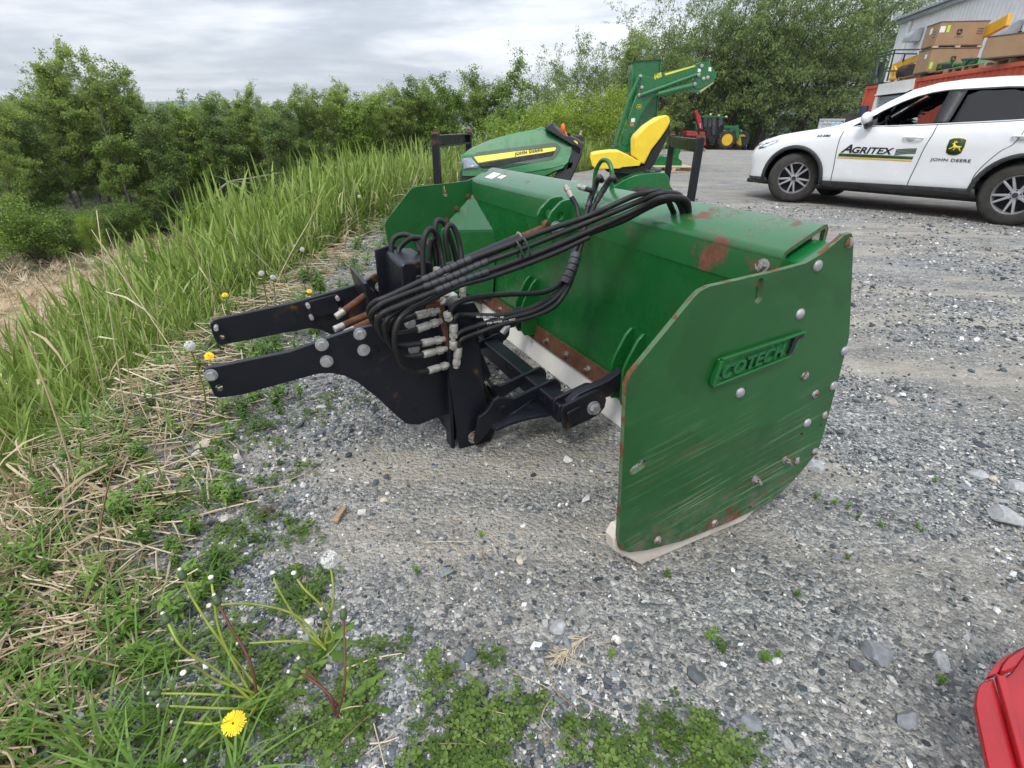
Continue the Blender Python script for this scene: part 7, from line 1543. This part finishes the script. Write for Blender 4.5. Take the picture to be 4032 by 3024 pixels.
LIME = [make_tree(8, 4, .04, lambda u: .40 * (1 - .5 * u) + .05, 22, 'leaf_lime', 'bark', 13000, .10, .75, spread=.16, trunk_r=.012, multi=4), make_tree(9, 4, .04, lambda u: .34 * (1 - .5 * u) + .05, 22, 'leaf_lime', 'bark', 12000, .10, .85, spread=.16, trunk_r=.012, multi=3)]
SHR = [make_tree(10, 3, .02, lambda u: .42 * (1 - .5 * u) + .06, 18, 'leaf_shrub', 'bark', 7000, .11, .7, spread=.16, trunk_r=.012, multi=3), make_tree(11, 3, .02, lambda u: .38 * (1 - .5 * u) + .06, 18, 'leaf_dark', 'bark', 7000, .11, .7, spread=.16, trunk_r=.012, multi=3)]
seen = set()
def plant(T, x, y, h, rz, name, label, cat='tree', group=None, wide=1.0, z=None):
    e = thing(name, (x, y, float(terr(x, y)) - .05 if z is None else z), label, cat, group); k_ = h / T.H; e.scale = (k_ * wide, k_ * wide, k_); e.rotation_euler[2] = rz
    for nm, me in (('trunk', T.trunk), ('crown', T.crown)): o = bpy.data.objects.new(nm, me); COL.objects.link(o); o.parent = e
    return e
def plant_px(T, px, py_top, Y, rz, name, label, wide=1.0, group=None, cat='tree'):
    P = aty(px, py_top, Y); zg = float(terr(P[0], P[1])) - .05; return plant(T, P[0], P[1], max(1.5, P[2] - zg), rz, name, label, cat, group, wide)
rt_ = random.Random(3)
GW = 'trees of the wood behind the reeds'
# front row of the wood, left to right (crown top in the photo, distance)
ROW = [(-70, 190, 17, 1, 0, 'leftmost poplar cut by the left edge'), (20, 250, 19, 2, 0, 'dark tree at the left edge under the poplar'), (105, 100, 21, 0, 1, 'tallest airy poplar near the left edge'), (175, 112, 20.5, 0, 0, 'light green poplar right of the tallest one'), (265, 165, 22, 1, 0, 'slim dark topped poplar beside the two tall ones'), (330, 232, 20, 2, 1, 'dark tree just right of the tall poplars'), (395, 200, 23, 2, 2, 'rounded tree before the gap with hills'), (455, 215, 22, 2, 1, 'leafy tree right of the rounded one'), (530, 190, 24, 1, 1, 'silvery poplar over the bent pale branch'), (585, 235, 22, 2, 0, 'low dark tree right of the silvery poplar'), (650, 190, 25, 1, 0, 'narrow dark poplar in the middle of the wood'), (715, 182, 26, 1, 1, 'fresh green poplar left of the shipping crate'), (770, 205, 25, 2, 2, 'mid green tree above the reeds'), (830, 190, 27, 1, 0, 'slender poplar above the far side plate'), (890, 175, 28, 2, 2, 'broad leafy tree behind the shipping crate post')]
for i, (px, py, Y, kind, var, lb) in enumerate(ROW):
    Y += 2.2
    T = (TALL if kind in (0, 1) else DARK)[var % (2 if kind in (0, 1) else 3)]
    plant_px(T, px, py, Y, rt_.random() * 6.28, 'poplar_tree' if kind < 2 else 'deciduous_tree', lb, .95 + (.2 if kind == 2 else 0), GW)
# more slim poplars between them
for i, (px, py, Y) in enumerate(((-20, 215, 21), (60, 165, 23), (140, 150, 24), (215, 140, 24), (300, 215, 24), (360, 235, 24.5), (425, 225, 25), (490, 215, 26), (555, 215, 25.5), (615, 215, 26.5), (685, 200, 27.5), (745, 195, 28), (800, 205, 28), (860, 190, 29), (925, 180, 30))):
    plant_px(TALL[i % 2], px, py, Y, rt_.random() * 6.28, 'slim_poplar', ('leftmost', 'second', 'third', 'fourth', 'fifth', 'sixth', 'seventh', 'eighth', 'ninth', 'tenth', 'eleventh', 'twelfth', 'thirteenth', 'fourteenth', 'rightmost')[i] + ' of the slim poplars behind the front row, counted from the left', 1.15, GW)
# second and third rows close the wood
for i in range(40):
    px = -160 + i * 29 + rt_.uniform(-12, 12); Y = 27 + 10 * rt_.random() + max(0, px - 500) * .008; py = np.interp(px, [-160, 0, 100, 200, 300, 400, 500, 700, 900, 1000], [215, 215, 190, 190, 245, 240, 235, 218, 205, 195]) + rt_.uniform(-8, 25)
    T = rt_.choice(TALL[:1] + DARK + DARK); plant_px(T, px, py, Y, rt_.random() * 6.28, 'wood_tree', 'tree standing inside the wood behind its front row', 1.25, 'inner trees of the wood')
for i in range(34):   # understorey along the foot of the wood
    px = -140 + i * 31 + rt_.uniform(-12, 12); Y = np.interp(px, [-140, 0, 300, 600, 1000], [17, 18.2, 21, 23, 25]) + rt_.uniform(-.8, 2.5); py = np.interp(px, [-140, 0, 300, 600, 1000], [540, 525, 475, 405, 325]) + rt_.uniform(-35, 25)
    plant_px(rt_.choice(SHR), px, py, Y, rt_.random() * 6.28, 'undergrowth_shrub', 'dark leafy shrub at the foot of the wood', 1.3, 'shrubs along the foot of the wood', 'shrub')
plant_px(SHR[0], 30, 420, 17.2, 1, 'front_shrub', 'light green shrub low at the left edge of the wood', 1.2, None, 'shrub'); plant_px(LIME[1], 180, 470, 18.4, 2, 'lime_shrub', 'yellow green drooping sapling at the foot of the wood', .8, None, 'shrub')
# bent pale dead branch
br = thing('dead_branch', tuple(aty(470, 430, 18) * np.array([1, 1, 0]) + UZ * -3.2), 'bare pale branch arching over the undergrowth', 'branch'); mb = MB(); mb.tube([aty(x_, y_, 18) for x_, y_ in ((462, 440), (475, 410), (500, 392), (540, 385), (585, 377), (610, 372))], [.045, .04, .032, .026, .018, .008], 6, 5); mb.tube([aty(x_, y_, 18) for x_, y_ in ((500, 392), (530, 394), (560, 398))], [.02, .014, .006], 5, 3); mb.build('limb', 'bark_pale', br, smooth=60)
# trees behind the lawn tractor and bushes by the loader
MID = [(960, 165, 29, DARK[2], 'willow like tree left of the yellow green bush'), (1010, 175, 31, TALL[1], 'thin tree behind the shipping crate'), (1060, 160, 32, DARK[0], 'dark tree above the lawn tractor hood'), (1110, 140, 34, DARK[2], 'mid green tree above the tractor console'), (1165, 120, 36, WIL[2], 'feathery willow left of the loader'), (1235, 92, 38, WIL[2], 'round headed willow behind the yellow green bush'), (1300, 88, 39, WIL[2], 'airy willow just left of the loader mast'), (1375, 70, 40, TALL[0], 'slim tree rising behind the loader mast'), (1440, 58, 42, WIL[2], 'willow above the loader boom'), (1140, 215, 27, SHR[0], 'leafy bush behind the tractor console'), (1080, 235, 25, DARK[2], 'dense low tree behind the lawn tractor hood')]
for i, (px, py, Y, T, lb) in enumerate(MID): plant_px(T, px, py, Y, rt_.random() * 6.28 if T not in WIL else rt_.uniform(-.4, .4), 'bank_tree', lb, 1.25, 'trees along the far bank')
for i, (px, py, Y, T, lb, wd_) in enumerate(((1255, 168, 20.5, LIME[0], 'large yellow green bush behind the yellow seat', 1.15), (1200, 215, 19, LIME[1], 'smaller yellow green bush left of the large one', 1.2), (1325, 185, 21, LIME[1], 'yellow green bush directly behind the loader mast', 1.0), (1430, 225, 24, LIME[0], 'yellow green bush right of the loader mast', .9), (1130, 265, 18, LIME[1], 'low yellow green bush behind the tractor hood', 1.3), (1050, 275, 17, SHR[0], 'green bush over the reeds left of the tractor hood', 1.3), (980, 290, 16, SHR[1], 'dark bush over the reeds by the crate post', 1.2))):
    plant_px(T, px, py, Y, rt_.random() * 6.28, 'bush', lb, wd_, 'bushes behind the lawn tractor', 'bush')
# big willows on the right
BIG = [(1480, 35, 44, 1, 'tall willow above the loader boom tip'), (1540, 12, 46, 0, 'large willow behind the old tractor'), (1610, -25, 46, 0, 'tallest willow left of the SUV bonnet'), (1690, -30, 45, 1, 'broad willow above the SUV bonnet'), (1760, -35, 46, 0, 'willow with bare leaning trunks above the SUV bonnet'), (1835, -30, 47, 0, 'leaning willow next to the building'), (1900, -20, 49, 0, 'willow partly behind the metal building'), (1420, 90, 50, 1, 'willow behind the loader in the second row'), (1575, 60, 54, 1, 'inner willow behind the large one'), (1720, 40, 54, 1, 'inner willow behind the broad one'), (1650, 50, 55, 0, 'inner willow behind the tallest one'), (1880, 60, 56, 1, 'inner willow beside the building'), (1970, 40, 58, 0, 'inner willow behind the building corner')]
for px, py, Y, k_, lb in BIG: plant_px(WIL[k_], px - 40, py - 75, Y, rt_.uniform(-.35, .35), 'willow_tree', lb, 1.15, 'willows on the right')
for i in range(16):
    px = 1400 + i * 40 + rt_.uniform(-12, 12); plant_px(rt_.choice(SHR), px, 265 + rt_.uniform(-25, 20), 50 + rt_.uniform(0, 6), rt_.random() * 6.28, 'undergrowth_shrub', 'dark shrub under the willows on the right', 1.5, 'shrubs under the willows', 'shrub')
